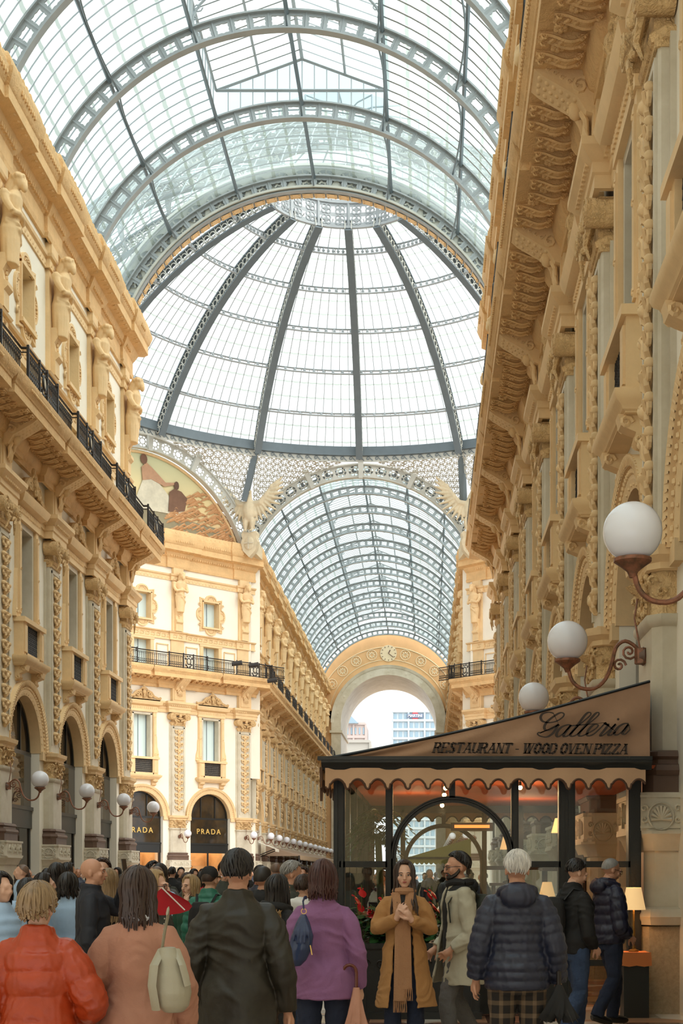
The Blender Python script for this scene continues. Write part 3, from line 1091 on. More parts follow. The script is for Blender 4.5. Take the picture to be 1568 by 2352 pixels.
ORD = ['first', 'second', 'third', 'fourth', 'fifth', 'sixth', 'seventh', 'eighth', 'ninth', 'tenth', 'eleventh', 'twelfth', 'thirteenth']
PLAB, SLAB, RLAB, LLAB = {}, {}, {}, {}
def order(side, n, k):
    if side in ('left',): return ORD[n - k] + ' %s back from the octagon on the near left facade'
    if side == 'right': return ORD[k] + ' %s back from the octagon on the near right facade'
    if side == 'left_far': return ORD[k] + ' %s beyond the octagon along the far left arcade'
    if side == 'right_far': return ORD[n - k] + ' %s beyond the octagon along the far right arcade'
    if side == 'corner_left': return ORD[k] + ' %s from the left on the chamfered left corner'
    return ORD[k] + ' %s from the left on the chamfered right corner'
for sd, n_ in (('left', 8), ('right', 8), ('left_far', 12), ('right_far', 12), ('corner_left', 3), ('corner_right', 3)):
    PLAB[sd] = {k: order(sd, n_, k) % 'relief carved pilaster' for k in range(n_ + 1)}
    SLAB[sd] = {k: order(sd, n_, k) % 'ochre caryatid' for k in range(n_ + 1)}
    RLAB[sd] = {k: order(sd, n_, k) % 'black balcony railing bay' for k in range(n_ + 1)}
    LLAB[sd] = {k: order(sd, n_, k) % 'white globe lamp' for k in range(n_ + 1)}
PLAB['right'][7] = 'large marble pier with shell carved block beside the restaurant awning'
PLAB['left'][8] = 'pilaster at the corner of the left facade beside the octagon'
SLAB['left'].update({8: 'caryatid at the corner of the left facade against the dome glass', 7: 'bearded caryatid on the left facade one bay before the corner', 5: 'leftmost and nearest caryatid high on the left facade'})
SLAB['corner_left'].update({2: 'caryatid between the two lobed attic windows of the chamfered left corner', 3: 'caryatid at the right end of the chamfered left corner'})
LLAB['left'].update({5: 'leftmost white globe lamp, on the left facade', 6: 'second white globe lamp from the left edge', 7: 'third white globe lamp from the left edge', 8: 'white globe lamp in front of the left lettered shop arch'})
LLAB['right'].update({8: 'largest white globe lamp at the right edge', 7: 'white globe lamp over the awning, on a copper bracket from the marble pier', 6: 'white globe lamp half hidden behind the awning ridge'})
LLAB['corner_left'].update({2: 'white globe lamp between the two lettered shop arches'})
RLAB['left'].update({8: 'black iron balcony railing at the corner of the left facade'})
RLAB['corner_left'].update({2: 'black iron balcony railing with a round shield over the shop corner'})
Z1L = 60.0
Z1R = 59.2
facade('left', 8, CX - HW, Z1L - 8 * B, PI / 2, 'dark', piers=range(4, 9), bays=range(4, 8), where='on the near left facade', lamps=(5, 6, 7, 8), groupname='on the near left facade')
facade('right', 8, CX + HW, Z1R, -PI / 2, 'dark', where='on the near right facade', lamps=range(0, 9), lampdz=.17, groupname='on the near right facade')
DIAG = 13.5 / 2
facade('corner_left', 3, CX - HW - DIAG - 1.5 * B * math.cos(PI / 4), 96.85 - 1.5 * B * math.sin(PI / 4), PI / 4, 'blind', where='on the chamfered left corner of the octagon', lit=(1, 2), lamps=(1, 2, 3), groupname='on the chamfered left corner')
facade('corner_right', 3, CX + HW + DIAG - 1.5 * B * math.cos(PI / 4), 96.85 + 1.5 * B * math.sin(PI / 4), -PI / 4, 'blind', where='on the chamfered right corner of the octagon', lamps=(0, 1), groupname='on the chamfered right corner')
facade('left_far', 12, CX - HW, 104.9, PI / 2, 'dark', where='along the far left arcade', lamps=range(13), groupname='along the far left arcade')
facade('right_far', 12, CX + HW, 104.9 + 12 * B, -PI / 2, 'dark', where='along the far right arcade', lamps=range(13), groupname='along the far right arcade')

# lettering on the two shop signs of the chamfered corner
def text_obj(name, body, size, m, loc, rot, parent=None, extr=.01, shear=0, align='CENTER', spacing=1.0, weight=0.0):
    c = bpy.data.curves.new(name, 'FONT')
    c.body = body
    c.size = size
    c.extrude = extr
    c.shear = shear
    c.align_x = align
    c.align_y = 'CENTER'
    c.space_character = spacing
    c.offset = weight
    c.materials.append(m)
    o = bpy.data.objects.new(name, c)
    COL.objects.link(o)
    o.location = loc
    o.rotation_euler = rot
    bpy.context.view_layer.update()
    me = bpy.data.meshes.new_from_object(o.evaluated_get(bpy.context.evaluated_depsgraph_get()))
    bpy.data.objects.remove(o)
    bpy.data.curves.remove(c)
    o = bpy.data.objects.new(name, me)
    COL.objects.link(o)
    o.location = loc
    o.rotation_euler = rot
    if parent: o.parent = parent
    return o
M['gold'] = mat('gold_letters', (214, 176, 98), 0.35, metal=.4, emit=(214, 176, 98), estr=.15)
for k in (1, 2):
    ox, oy = CX - HW - DIAG - 1.5 * B * math.cos(PI / 4), 96.85 - 1.5 * B * math.sin(PI / 4)
    c = math.cos(PI / 4)
    lx, ly = (k + .5) * B, .23
    t = text_obj('shop_lettering', 'PRADA', .5, M['gold'], aw(ox + lx * c - ly * c, oy + lx * c + ly * c, 4.85), (PI / 2, 0, PI / 4), None, .02, 0, 'CENTER', 1.35)
    tag(t, 'gold capital letters on the black fascia of the %s shop arch' % ('left' if k == 1 else 'right'), 'sign')

# far triumphal arch wall
def endwall():
    y0 = 175.7
    mb = MB()
    R, zc = 6.0, 20.9
    # wall with arch opening up to vault line
    N = 40
    a = [(CX + R * math.cos(PI * i / N), zc + R * math.sin(PI * i / N)) for i in range(N + 1)]
    Rv, zv = 9.7, 22.3
    o = [(CX + Rv * math.cos(PI * i / N), zv + Rv * math.sin(PI * i / N)) for i in range(N + 1)]
    mb.grid([[(p, y0, q) for p, q in a], [(p, y0, q) for p, q in o]])
    for sg in (-1, 1):
        xa, xb = sorted((CX + sg * R, CX + sg * 9.7))
        mb.box(xa, xb, y0, y0 + .3, 0, 22.4)
    w = bu(mb, 'wall_far', M['sgraf'])
    w['kind'] = 'structure'
    t = MB()
    def ring(r0, r1, ya, yb, dz=0):
        oo = [(CX + r1 * math.cos(PI * i / N), zc + r1 * math.sin(PI * i / N)) for i in range(N + 1)]
        ii = [(CX + r0 * math.cos(PI * i / N), zc + r0 * math.sin(PI * i / N)) for i in range(N + 1)]
        t.grid([[(p, ya + .4, q) for p, q in oo], [(p, ya, q) for p, q in oo], [(p, yb, q) for p, q in ii], [(p, y0 + 14, q) for p, q in ii]])
    ring(6.9, 7.25, y0 - .45, y0 - .35)
    ring(6.0, 6.9, y0 - .3, y0 - .3)
    for sg in (-1, 1):
        xa, xb = sorted((CX + sg * 6.0, CX + sg * 7.2))
        t.box(xa, xb, y0 - .4, y0 + 14, 16.2, zc)
        t.box(min(xa, xb) - .2, xb + .2, y0 - .6, y0 + 14, 19.6, 19.9)
        t.box(xa - .3, xb + .3, y0 - .9, y0 + 1, 15.2, 16.2)
        t.box(xa, xb, y0 - .3, y0 + 14, 0, 15.2)
    for i in range(9):
        an = PI * (i + .5) / 9
        t.ell((CX + 6.45 * math.cos(an), y0 - .3, zc + 6.45 * math.sin(an)), (.2, .04, .2), 4, 3)
    tt = bu(t, tname(), M['marble'])
    tt['kind'] = 'structure'
    s = MB()
    for i in range(19):
        an = PI * (i + .5) / 19
        s.box(-.3, .3, -.3, .3, 0, .01) if False else None
    # star medallions in the painted band
    for q in range(-4, 5):
        if q == 0: continue
        an = PI / 2 - q * .255
        cx_, cz_ = CX + 8.35 * math.cos(an), zc + .55 + 8.25 * math.sin(an)
        s.tube([(cx_ + .62 * math.cos(j * PI / 10), y0 - .04, cz_ + .62 * math.sin(j * PI / 10)) for j in range(21)], .05, 4)
        for j in range(8):
            aj = j * PI / 4
            s.ell((cx_ + .3 * math.cos(aj), y0 - .03, cz_ + .3 * math.sin(aj)), (.16, .03, .09), 6, 3, Matrix.Rotation(-aj, 3, 'Y'))
    for (rr, am) in ((7.55, .0), (9.15, .0)):
        s.tube([(CX + rr * math.cos(.25 + 2.64 * j / 60), y0 - .03, zc + .4 + rr * math.sin(.25 + 2.64 * j / 60)) for j in range(61)], .05, 4)
    so = bu(s, tname(), M['sgrafpale'])
    so['kind'] = 'structure'
    # clock
    k = empty('wall_clock', aw(CX, y0 - .05, zc + 8.75))
    tag(k, 'round pale clock painted at the crown of the far arch', 'clock')
    f = MB()
    f.lathe((0, 0, 0), [(.01, 0), (1.05, 0), (1.05, .06), (.01, .06)], 32)
    f.v = [(p[0], -p[2], p[1]) for p in f.v]
    bu(f, 'dial', M['sgrafpale'], k)
    h = MB()
    h.tube([(0, -.1, 0), (.22, -.1, .42)], .06, 4)
    h.tube([(0, -.1, 0), (.62, -.1, -.5)], .04, 4)
    for j in range(12):
        aj = j * PI / 6
        h.tube([(.78 * math.cos(aj), -.09, .78 * math.sin(aj)), (.95 * math.cos(aj), -.09, .95 * math.sin(aj))], .035, 4)
    bu(h, 'hands', M['brown'], k)
M['sgraf'] = mat('orange_painted_plaster', (222, 178, 126), .8, .1, 10, .12, 1.0)
M['sgrafpale'] = mat('pale_painted_plaster', (226, 208, 172), .8)
endwall()
# ================================================================ iron and glass vault over the arms
VC, VRI, VRO = 22.95, 8.75, 9.45
A0 = 66.5     # half angle of the visible arc (deg from vertical)
def vp(r, deg, y, x0=0.0):
    a = math.radians(deg)
    return (x0 + r * math.sin(a), y, VC + r * math.cos(a))

def star(cx, cz, a, b, n=8):
    pts = []
    for i in range(16):
        an = i * 2 * PI / 16
        k = 1.0 if i % 2 == 0 else .78
        # rounded rectangle-ish star
        c_, s_ = math.cos(an), math.sin(an)
        m = max(abs(c_), abs(s_))
        q = (1.0 / m) * (.93 if i % 4 == 2 else 1) * (1.0 if i % 2 == 0 else .86)
        pts.append((cx + a * c_ * q * .9, cz + b * s_ * q * .9))
    return pts

def rib_mb(heavy=False):
    mb = MB()
    n = 56
    w = .16 if not heavy else .3
    angs = [-A0 + 2 * A0 * i / n for i in range(n + 1)]
    for (r0, r1) in ((VRI, VRI + .05), (VRO - .06, VRO)):
        mb.grid([[vp(r0, a, -w), vp(r0, a, w), vp(r1, a, w), vp(r1, a, -w)] for a in angs], True, True)
    # web with star shaped cut-outs
    m = 32
    for i in range(m):
        a0, a1 = -A0 + 2 * A0 * i / m, -A0 + 2 * A0 * (i + 1) / m
        for y in (-.02,):
            out = []
            R0, R1 = VRI + .03, VRO - .03
            def bd(i_):
                an = i_ * 2 * PI / 16
                c_, s_ = math.cos(an), math.sin(an)
                q = 1.0 / max(abs(c_), abs(s_))
                return ((a0 + a1) / 2 + (a1 - a0) / 2 * c_ * q, (R0 + R1) / 2 + (R1 - R0) / 2 * s_ * q)
            ou = [bd(j) for j in range(16)]
            st = star(0, 0, (a1 - a0) / 2 * .78, (R1 - R0) / 2 * .62)
            st = [((a0 + a1) / 2 + p, (R0 + R1) / 2 + q) for p, q in st]
            mb.grid([[vp(r, a, -.025) for a, r in ou], [vp(r, a, -.025) for a, r in st], [vp(r, a, .025) for a, r in st], [vp(r, a, .025) for a, r in ou]], True)
        # post
        a = a0
        mb.tube([vp(VRI, a, 0), vp(VRO, a, 0)], .07, 4)
    for sg in (-1, 1):
        x, y, z = vp((VRI + VRO) / 2, sg * A0, 0)
        mb.box(x - .42, x + .42, -.3, .3, z - .15, z + .05)
        mb.box(x - .3, x + .3, -.2, .2, z - .7, z - .15)
    return mb

PURL = [-63.6, -42.4, -21.2, 0, 21.2, 42.4, 63.6]
def purlin_mb(central=True):
    mb = MB()
    for a in PURL:
        if a == 0 and not central: pass
        p = vp(VRO - .12, a, 0)
        q = vp(VRO - .12, a, B)
        mb.tube([p, q], .075, 4)
        # bowed brace below
        pts = [vp(VRI + .1 + (VRO - VRI - .3) * math.sin(PI * t / 8) , a, B * t / 8) for t in range(9)]
        mb.tube(pts, .035, 4)
    return mb

def bars_mb(central=True):
    mb = MB()
    n = 9
    for i in range(1, n):
        y = B * i / n
        for (a0, a1) in ([(-A0, A0)] if central else [(-A0, -21.2), (21.2, A0)]):
            m = 36 if central else 14
            mb.tube([vp(VRO + .04, a0 + (a1 - a0) * j / m, y) for j in range(m + 1)], .03, 3, False)
    return mb

def glass_mb(central=True):
    mb = MB()
    for (a0, a1) in ([(-A0 - 4, A0 + 4)] if central else [(-A0 - 4, -21.2), (21.2, A0 + 4)]):
        m = 40 if central else 16
        mb.grid([[vp(VRO + .07, a0 + (a1 - a0) * j / m, y) for j in range(m + 1)] for y in (0, B)])
    return mb

def laps_mb(central=True):
    mb = MB()
    n = 9
    rn = random.Random(3)
    for k in range(len(PURL) - 1):
        if not central and PURL[k] in (-21.2, 0): continue
        for s in range(1, 4):
            a = PURL[k] + 21.2 * s / 4
            for i in range(n):
                y0, y1 = B * i / n + .05, B * (i + 1) / n - .05
                j = rn.uniform(-.12, .12)
                w = .35 + rn.uniform(0, .25)
                mb.grid([[vp(VRO + .05, a + j - w + .15, y0), vp(VRO + .05, a + j + w, y0)], [vp(VRO + .05, a + j - w, (y0 + y1) / 2), vp(VRO + .05, a + j + w * .8, (y0 + y1) / 2)], [vp(VRO + .05, a + j - w + .15, y1), vp(VRO + .05, a + j + w, y1)]])
    return mb

MZ = VC + VRO * math.cos(math.radians(21.2))   # lantern base height
MX = VRO * math.sin(math.radians(21.2))
def monitor_mb():
    """raised gabled skylight frame over one bay"""
    mb = MB()
    zt, zr = MZ + 1.1, MZ + 2.35
    for sg in (-1, 1):
        mb.tube([(sg * MX, 0, zt), (sg * MX, B, zt)], .06, 4)
        for i in range(9):
            y = B * i / 9
            mb.tube([(sg * MX, y, MZ), (sg * MX, y, zt)], .025, 3, False)
            mb.tube([(sg * MX, y, zt), (0, y, zr)], .025, 3, False)
        mb.tube([(sg * MX / 2, 0, (zt + zr) / 2), (sg * MX / 2, B, (zt + zr) / 2)], .05, 4)
        # scroll bracket at the rib
        pts = [(sg * (MX - .05 - 1.6 * (1 - math.cos(PI / 2 * t / 8))), 0, MZ + .1 + 1.35 * math.sin(PI / 2 * t / 8)) for t in range(9)]
        mb.tube(pts, .05, 4)
        mb.tube([(sg * MX, 0, zt), (0, 0, zr)], .07, 4)
        mb.tube([(sg * MX, 0, MZ - .1), (sg * MX, 0, zt)], .08, 4)
        for (dx, dz, r) in ((.25, .75, .18), (.3, 1.12, .14), (.75, 1.3, .13), (1.15, 1.45, .1), (.14, .4, .1)):
            mb.tube(spiral((sg * (MX - dx), 0, MZ + dz), r, 1.3, sg, 10), .025, 4, False)
    mb.tube([(0, 0, zr), (0, B, zr)], .07, 4)
    mb.box(-.45, .45, -.04, .04, zr - .5, zr - .2)
    return mb

def monglass_mb():
    mb = MB()
    zt, zr = MZ + 1.1, MZ + 2.35
    mb.grid([[(-MX - .03, y, MZ), (-MX - .03, y, zt), (0, y, zr + .05), (MX + .03, y, zt), (MX + .03, y, MZ)] for y in (0, B)])
    return mb

def gable_mb():
    mb = MB()
    zt, zr = MZ + 1.1, MZ + 2.35
    mb.tube([(-MX, 0, zt), (MX, 0, zt)], .07, 4)
    mb.tube([(-MX, 0, zt), (0, 0, zr), (MX, 0, zt)], .07, 4)
    n = 14
    for i in range(1, n):
        x = -MX + 2 * MX * i / n
        zl = VC + math.sqrt(VRO ** 2 - x * x)
        zh = zt + (zr - zt) * (1 - abs(x) / MX)
        mb.tube([(x, 0, zl), (x, 0, zh)], .025, 3, False)
    return mb

M['blueglass'] = glass_mat('pale_blue_gable_glass', (0.66, 0.78, 0.82), .8, diff=(.6, .74, .78))
def gabglass_mb():
    mb = MB()
    zt, zr = MZ + 1.1, MZ + 2.35
    mb.grid([[(x, .02, VC + math.sqrt(VRO ** 2 - x * x)) for x in [-MX + MX * i / 8 for i in range(17)]], [(x, .02, zt + (zr - zt) * (1 - abs(x) / MX)) for x in [-MX + MX * i / 8 for i in range(17)]]])
    return mb

RM = {}
def roofpart(key, f, m):
    if key not in RM:
        RM[key] = f().mesh(key, m, U)
    return RM[key]

def lk(name, me, parent, x, y, z=0):
    o = bpy.data.objects.new(name, me)
    COL.objects.link(o)
    o.location = aw(x, y, z)
    if parent: o.parent = parent
    return o

def vault(name, ys, plain):
    t = empty(name)
    t['kind'] = 'structure'
    for i, y in enumerate(ys):
        c = i in plain
        lk('rib', roofpart('rib', rib_mb, M['iron']), t, CX, y)
        if i == len(ys) - 1: break
        lk('purlins', roofpart('pur', purlin_mb, M['irondark']), t, CX, y)
        lk('glazing_bars', roofpart('bars%d' % c, lambda: bars_mb(c), M['iron']), t, CX, y)
        lk('glazing', roofpart('gl%d' % c, lambda: glass_mb(c), M['roofglass']), t, CX, y)
        lk('glass_overlap', roofpart('lap%d' % c, lambda: laps_mb(c), M['lap']), t, CX, y)
        if not c:
            lk('skylight_frame', roofpart('mon', monitor_mb, M['iron']), t, CX, y)
            lk('skylight_glazing', roofpart('mong', monglass_mb, M['roofglass']), t, CX, y)
    return t

YV = [61.1 - B * j for j in range(17, -1, -1)]
v1 = vault('ceiling', YV, (16,))
lk('skylight_gable', roofpart('gab', gable_mb, M['iron']), v1, CX, YV[16] + .01)
# the arcade goes on behind the photographer
eb = MB()
eb.box(CX - HW - 1, CX - HW, -40, 12.4, 0, 25.9)
eb.box(CX - HW - 1.2, CX - HW - 1, 12.4, 36, 0, 9)  # unseen sheet added behind the open arches to keep light out
o_ = bu(eb, 'wall_left_near', M['plaster']); o_['kind'] = 'structure'
eb = MB()
eb.box(CX + HW, CX + HW + 1, -40, 11.2, 0, 25.9)
o_ = bu(eb, 'wall_right_near', M['plaster']); o_['kind'] = 'structure'
eb = MB()
eb.box(CX - HW - 1, CX + HW + 1, -40.6, -40, 0, 33)
o_ = bu(eb, 'wall_back', M['stone']); o_['kind'] = 'structure'
YF = [103.9 + B * j for j in range(13)]
lk('gable_glazing', roofpart('gabg', gabglass_mb, M['blueglass']), v1, CX, YV[16] + .03)
v2 = vault('ceiling', YF, (0, 11))
lk('skylight_gable', roofpart('gab', gable_mb, M['iron']), v2, CX, YF[1] - .01)
lk('skylight_gable', roofpart('gab', gable_mb, M['iron']), v2, CX, YF[11] + .01)

# ---------------------------------------------------------------- dome
DZC = 82.35
DH = 18.9 + 1.75
DR = 22.6
TH = [59.1, 51.2, 43.2, 35.3, 27.2, 18.8, 12.3]
def dp(az, th, r=DR):
    """az from +y clockwise, th polar"""
    a, t = math.radians(az), math.radians(th)
    return (r * math.sin(t) * math.sin(a), r * math.sin(t) * math.cos(a), DH + r * math.cos(t))
dome = empty('ceiling')
dome['kind'] = 'structure'
dome.location = aw(CX, DZC, 0)
# rib at az 0 (shared by 16)
rb = MB()
nn = 24
ths = [TH[0] + (TH[-1] - TH[0]) * i / nn for i in range(nn + 1)]
def off(p, dx): return (p[0] + dx, p[1], p[2])
for (r0, r1, w) in ((DR - .75, DR - .68, .24), (DR - .08, DR, .24)):
    rb.grid([[off(dp(0, t, r0), -w), off(dp(0, t, r0), w), off(dp(0, t, r1), w), off(dp(0, t, r1), -w)] for t in ths], True, True)
rb2 = MB()
for i in range(40):
    t = TH[0] + (TH[-1] - TH[0]) * (i + .5) / 40
    for sx in (-.2, .2):
        c = Vector(off(dp(0, t, DR - .38), sx))
        tv = (Vector(dp(0, t + .5)) - Vector(dp(0, t))).normalized()
        rv = Vector((0, math.sin(math.radians(t)), math.cos(math.radians(t))))
        rb2.tube([c + tv * (.2 * math.cos(q * PI / 4)) + rv * (.2 * math.sin(q * PI / 4)) for q in range(9)], .035, 4, False)
        rb2.tube([c - tv * .26 - rv * .3, c - tv * .26 + rv * .3], .03, 3, False)
RIBM = rb.mesh('dome_rib', M['irondark'], U)
RIBW = rb2.mesh('rib_scrollwork', M['ironlight'], U)
for k in range(16):
    if k in (7, 8, 9): continue
    o = lk('dome_rib', RIBM, dome, 0, 0)
    o.rotation_euler = (0, 0, k * PI / 8)
    o2 = lk('rib_scrollwork', RIBW, o, 0, 0)
for i, t in enumerate(TH[1:-1]):
    mb = MB()
    for (rr, w) in ((DR - .5, .07), (DR - .04, .07)):
        for k in range(16):
            mb.tube([dp(k * 22.5 + 22.5 * j / 4, t, rr) for j in range(5)], w, 4, False)
    for k in range(16):
        for j in range(9):
            az = k * 22.5 + 22.5 * (j + .5) / 9
            mb.tube([dp(az, t, DR - .5), dp(az, t, DR - .04)], .05, 4, False)
            c = Vector(dp(az, t, DR - .28))
            mb.ell(c, .11, 5, 4)
    bu(mb, 'dome_ring', M['iron'], dome)
bars = MB()
NB = [12, 11, 10, 8, 6, 4]
for i in range(6):
    for k in range(16):
        for j in range(1, NB[i]):
            az = k * 22.5 + 22.5 * j / NB[i]
            bars.tube([dp(az, TH[i] + (TH[i + 1] - TH[i]) * q / 3, DR) for q in range(4)], .03, 3, False)
bu(bars, 'glazing_bars', M['iron'], dome)
laps = MB()
for i in range(6):
    for f in (.34, .68):
        t = TH[i] + (TH[i + 1] - TH[i]) * f
        for k in range(16):
            for j in range(NB[i]):
                a0, a1 = k * 22.5 + 22.5 * j / NB[i], k * 22.5 + 22.5 * (j + 1) / NB[i]
                laps.grid([[dp(a0, t + .15, DR), dp((a0 + a1) / 2, t + .28, DR), dp(a1, t + .15, DR)], [dp(a0, t - .1, DR), dp((a0 + a1) / 2, t - .05, DR), dp(a1, t - .1, DR)]])
bu(laps, 'glass_overlap', M['lap'], dome)
gl = MB()
gl.grid([[dp(az, TH[0] + (TH[-1] - TH[0]) * i / 18, DR + .05) for az in [q * 360 / 64 for q in range(64)]] for i in range(19)], True)
bu(gl, 'glazing', M['domeglass'], dome)
# ring beam
RB = 32.25
rg = MB()
rg.lathe((0, 0, RB), [(19.0, 0), (19.0, .62), (19.15, .7), (19.6, .7), (19.6, 0), (19.3, -.05), (19.0, 0)], 64, math.radians(-55), math.radians(235), cap=False)
bu(rg, 'ring_beam', M['irondark'], dome)
sb = MB()
sb.lathe((0, 0, RB), [(19.25, -.42), (19.2, -.42), (19.2, 0), (19.25, 0), (19.25, -.42)], 64, math.radians(-55), math.radians(235), cap=False)
bu(sb, 'scroll_band', M['ironlight'], dome)
sw = MB()
for q in range(190):
    az = q * 2 * PI / 190
    if math.cos(az) < -.35: continue
    c = Vector((19.15 * math.sin(az), 19.15 * math.cos(az), RB - .2))
    tv = Vector((math.cos(az), -math.sin(az), 0))
    pts = []
    for j in range(9):
        a = j * 2.4 * PI / 9
        r = .16 * (1 - j * .09)
        pts.append(c + tv * (r * math.cos(a)) + Vector((0, 0, r * math.sin(a))))
    sw.tube([c + tv * .33 + Vector((0, 0, -.14))] + pts, .03, 3, False)
bu(sw, 'running_scroll', M['irondark'], dome)
# oculus band of quatrefoil panels
oc = MB()
RO = 4.85
ZO = DH + DR * math.cos(math.radians(TH[-1]))
oc.lathe((0, 0, ZO), [(RO + .1, -.55), (RO - .1, -.55), (RO - .1, -.4), (RO + .1, -.4), (RO + .1, -.55)], 48, cap=False)
oc.lathe((0, 0, ZO), [(RO + .1, 1.0), (RO - .1, 1.0), (RO - .1, 1.2), (RO + .1, 1.2), (RO + .1, 1.0)], 48, cap=False)
for k in range(16):
    az = (k + .0) * PI / 8
    oc.tube([(RO * math.sin(az), RO * math.cos(az), ZO - .5), (RO * math.sin(az), RO * math.cos(az), ZO + 1.1)], .12, 4)
    for j in range(2):
        for l in range(2):
            for q in range(5):
                aq = q * PI / 2 + PI / 4
                da = (j - .5) * PI / 8 * .46 + PI / 16
                zz = ZO + .3 + (l - .5) * .66
                dr = .17 if q < 4 else 0
                cc = Vector((0, 0, 0))
                A = az + da
                tv = Vector((math.cos(A), -math.sin(A), 0))
                c = Vector((RO * math.sin(A), RO * math.cos(A), zz)) + tv * (dr * math.cos(aq)) + Vector((0, 0, dr * math.sin(aq)))
                r = .16 if q < 4 else .09
                oc.tube([c + tv * (r * math.cos(w * PI / 4)) + Vector((0, 0, r * math.sin(w * PI / 4))) for w in range(9)], .06, 4, False)
    # thin plate strips between foils
    for zz in (ZO - .32, ZO + .3, ZO + .92):
        a0, a1 = az, az + PI / 8
        oc.grid([[(RO * math.sin(a0 + (a1 - a0) * s / 4), RO * math.cos(a0 + (a1 - a0) * s / 4), zz - .13 + .26 * e) for s in range(5)] for e in (0, 1)])
bu(oc, 'oculus_band', M['iron'], dome)
og = MB()
og.lathe((0, 0, ZO), [(RO, 1.2), (RO, 2.6), (2.5, 3.4), (.1, 3.8)], 32, cap=False)
bu(og, 'lantern_glazing', M['domeglass'], dome)
ol = MB()
for k in range(16):
    az = k * PI / 8
    ol.tube([(RO * math.sin(az), RO * math.cos(az), ZO + 1.1), (RO * math.sin(az), RO * math.cos(az), ZO + 2.6), (2.5 * math.sin(az), 2.5 * math.cos(az), ZO + 3.4), (0, 0, ZO + 3.8)], .05, 4)
bu(ol, 'lantern_ribs', M['iron'], dome)

# ---------------------------------------------------------------- the arches under the dome and the pierced spandrels
ARI, ARO, AZC = 8.75, 9.8, 20.75 + 1.75
def ringcell(mb, f, u0, u1, v0, v1, n=12, k=.72, d=.06, spokes=0):
    """pierced cell on surface f(u,v,depth): plate with a round hole, plus inner ring"""
    cu, cv = (u0 + u1) / 2, (v0 + v1) / 2
    hu, hv = (u1 - u0) / 2, (v1 - v0) / 2
    ou, inn, i2 = [], [], []
    for i in range(n):
        a = i * 2 * PI / n
        c_, s_ = math.cos(a), math.sin(a)
        q = 1 / max(abs(c_), abs(s_))
        ou.append((cu + hu * c_ * q, cv + hv * s_ * q))
        inn.append((cu + hu * c_ * k, cv + hv * s_ * k))
        i2.append((cu + hu * c_ * k * .46, cv + hv * s_ * k * .46))
    mb.grid([[f(u, v, 0) for u, v in ou], [f(u, v, 0) for u, v in inn], [f(u, v, d) for u, v in inn]], True)
    if spokes:
        mb.grid([[f(cu + (u - cu) * 1.42, cv + (v - cv) * 1.42, 0) for u, v in i2], [f(u, v, 0) for u, v in i2]], True)
        for i in range(0, n, max(1, n // spokes)):
            p, q = i2[i], inn[i]
            mb.tube([f(*p, 0), f(*q, 0)], .042, 3, False)

def big_arch(lab, ang, dist, painted=False):
    """arch in the plane of one octagon side; ang = azimuth of the side"""
    t = empty('ceiling')
    t['kind'] = 'structure'
    t.location = aw(CX, DZC, 0)
    t.rotation_euler = (0, 0, -ang)
    N = 44
    AA = 74
    def ap(r, deg, y):
        a = math.radians(deg)
        return (r * math.sin(a), dist + y, (AZC if lab != 'near' else VC + .1) + r * math.cos(a))
    m = MB()
    angs = [-AA + 2 * AA * i / N for i in range(N + 1)]
    for (r0, r1) in ((ARI, ARI + .09), (ARO - .1, ARO)):
        m.grid([[ap(r0, a, -.35), ap(r1, a, -.35), ap(r1, a, .1), ap(r0, a, .1)] for a in angs], True, True)
    c = 24
    for i in range(c):
        a0, a1 = -AA + 2 * AA * i / c, -AA + 2 * AA * (i + 1) / c
        ringcell(m, lambda u, v, d: ap(v, u, -.22 + d), a0, a1, ARI + .08, ARO - .08, 16, .84, .06, 8)
    for a in ((-24, 0, 24) if lab != 'near' else ()):
        m.grid([[ap(ARI - .1, a + s_, y_) for s_, y_ in ((-1, -.2), (-1, -.5), (1, -.5), (1, -.2))], [ap(ARO + .3, a + s_, y_) for s_, y_ in ((-1.2, -.2), (-1.2, -.6), (1.2, -.6), (1.2, -.2))]], True, True)
    bu(m, 'lattice_arch', M['ironlight'], t)
    # pierced spandrels up to the ring
    sp = MB()
    def ringpt(az):
        return Vector((19.3 * math.sin(az), 19.3 * math.cos(az), RB - .4))
    for sg in (-1, 1):
        def f(u, v, d):
            # u: 0 arch crown side .. 1 corner ; v: 0 arch .. 1 ring
            a = 14 + (55 - 14) * u
            p = Vector(ap(ARO, sg * a, -.1))
            az = math.atan2(ap(ARO, sg * a, 0)[0], dist)
            az = sg * math.radians(3.5 + (23.2 - 3.5) * u ** .9)
            q = ringpt(az)
            r = p.lerp(q, v)
            return (r.x, r.y + d, r.z)
        cols = [0, .13, .25, .36, .46, .56, .65, .74, .83, .92, 1.0]
        for i in range(10):
            u0, u1 = cols[i], cols[i + 1]
            h = (Vector(f((u0 + u1) / 2, 1, 0)) - Vector(f((u0 + u1) / 2, 0, 0))).length
            w = (Vector(f(u1, .5, 0)) - Vector(f(u0, .5, 0))).length
            rows = max(1, int(round(h / max(w, .3))))
            for j in range(rows):
                ringcell(sp, f, u0, u1, j / rows, (j + 1) / rows, 12, .82 if rows > 1 else .76, .05, 6)
    if lab != 'near': bu(sp, 'pierced_spandrel', M['ironlight'], t)
    # corner post
    po = MB()
    hw = dist * math.tan(PI / 8) * .9
    a_ = ringpt(PI / 8)
    e_ = Vector((7.75, dist, 26.9)).lerp(a_, .42)
    po.tube([a_ + Vector((0, 0, .3)), e_], .28, 4)
    if lab != 'near': bu(po, 'corner_post', M['irondark'], t)
    return t, ap

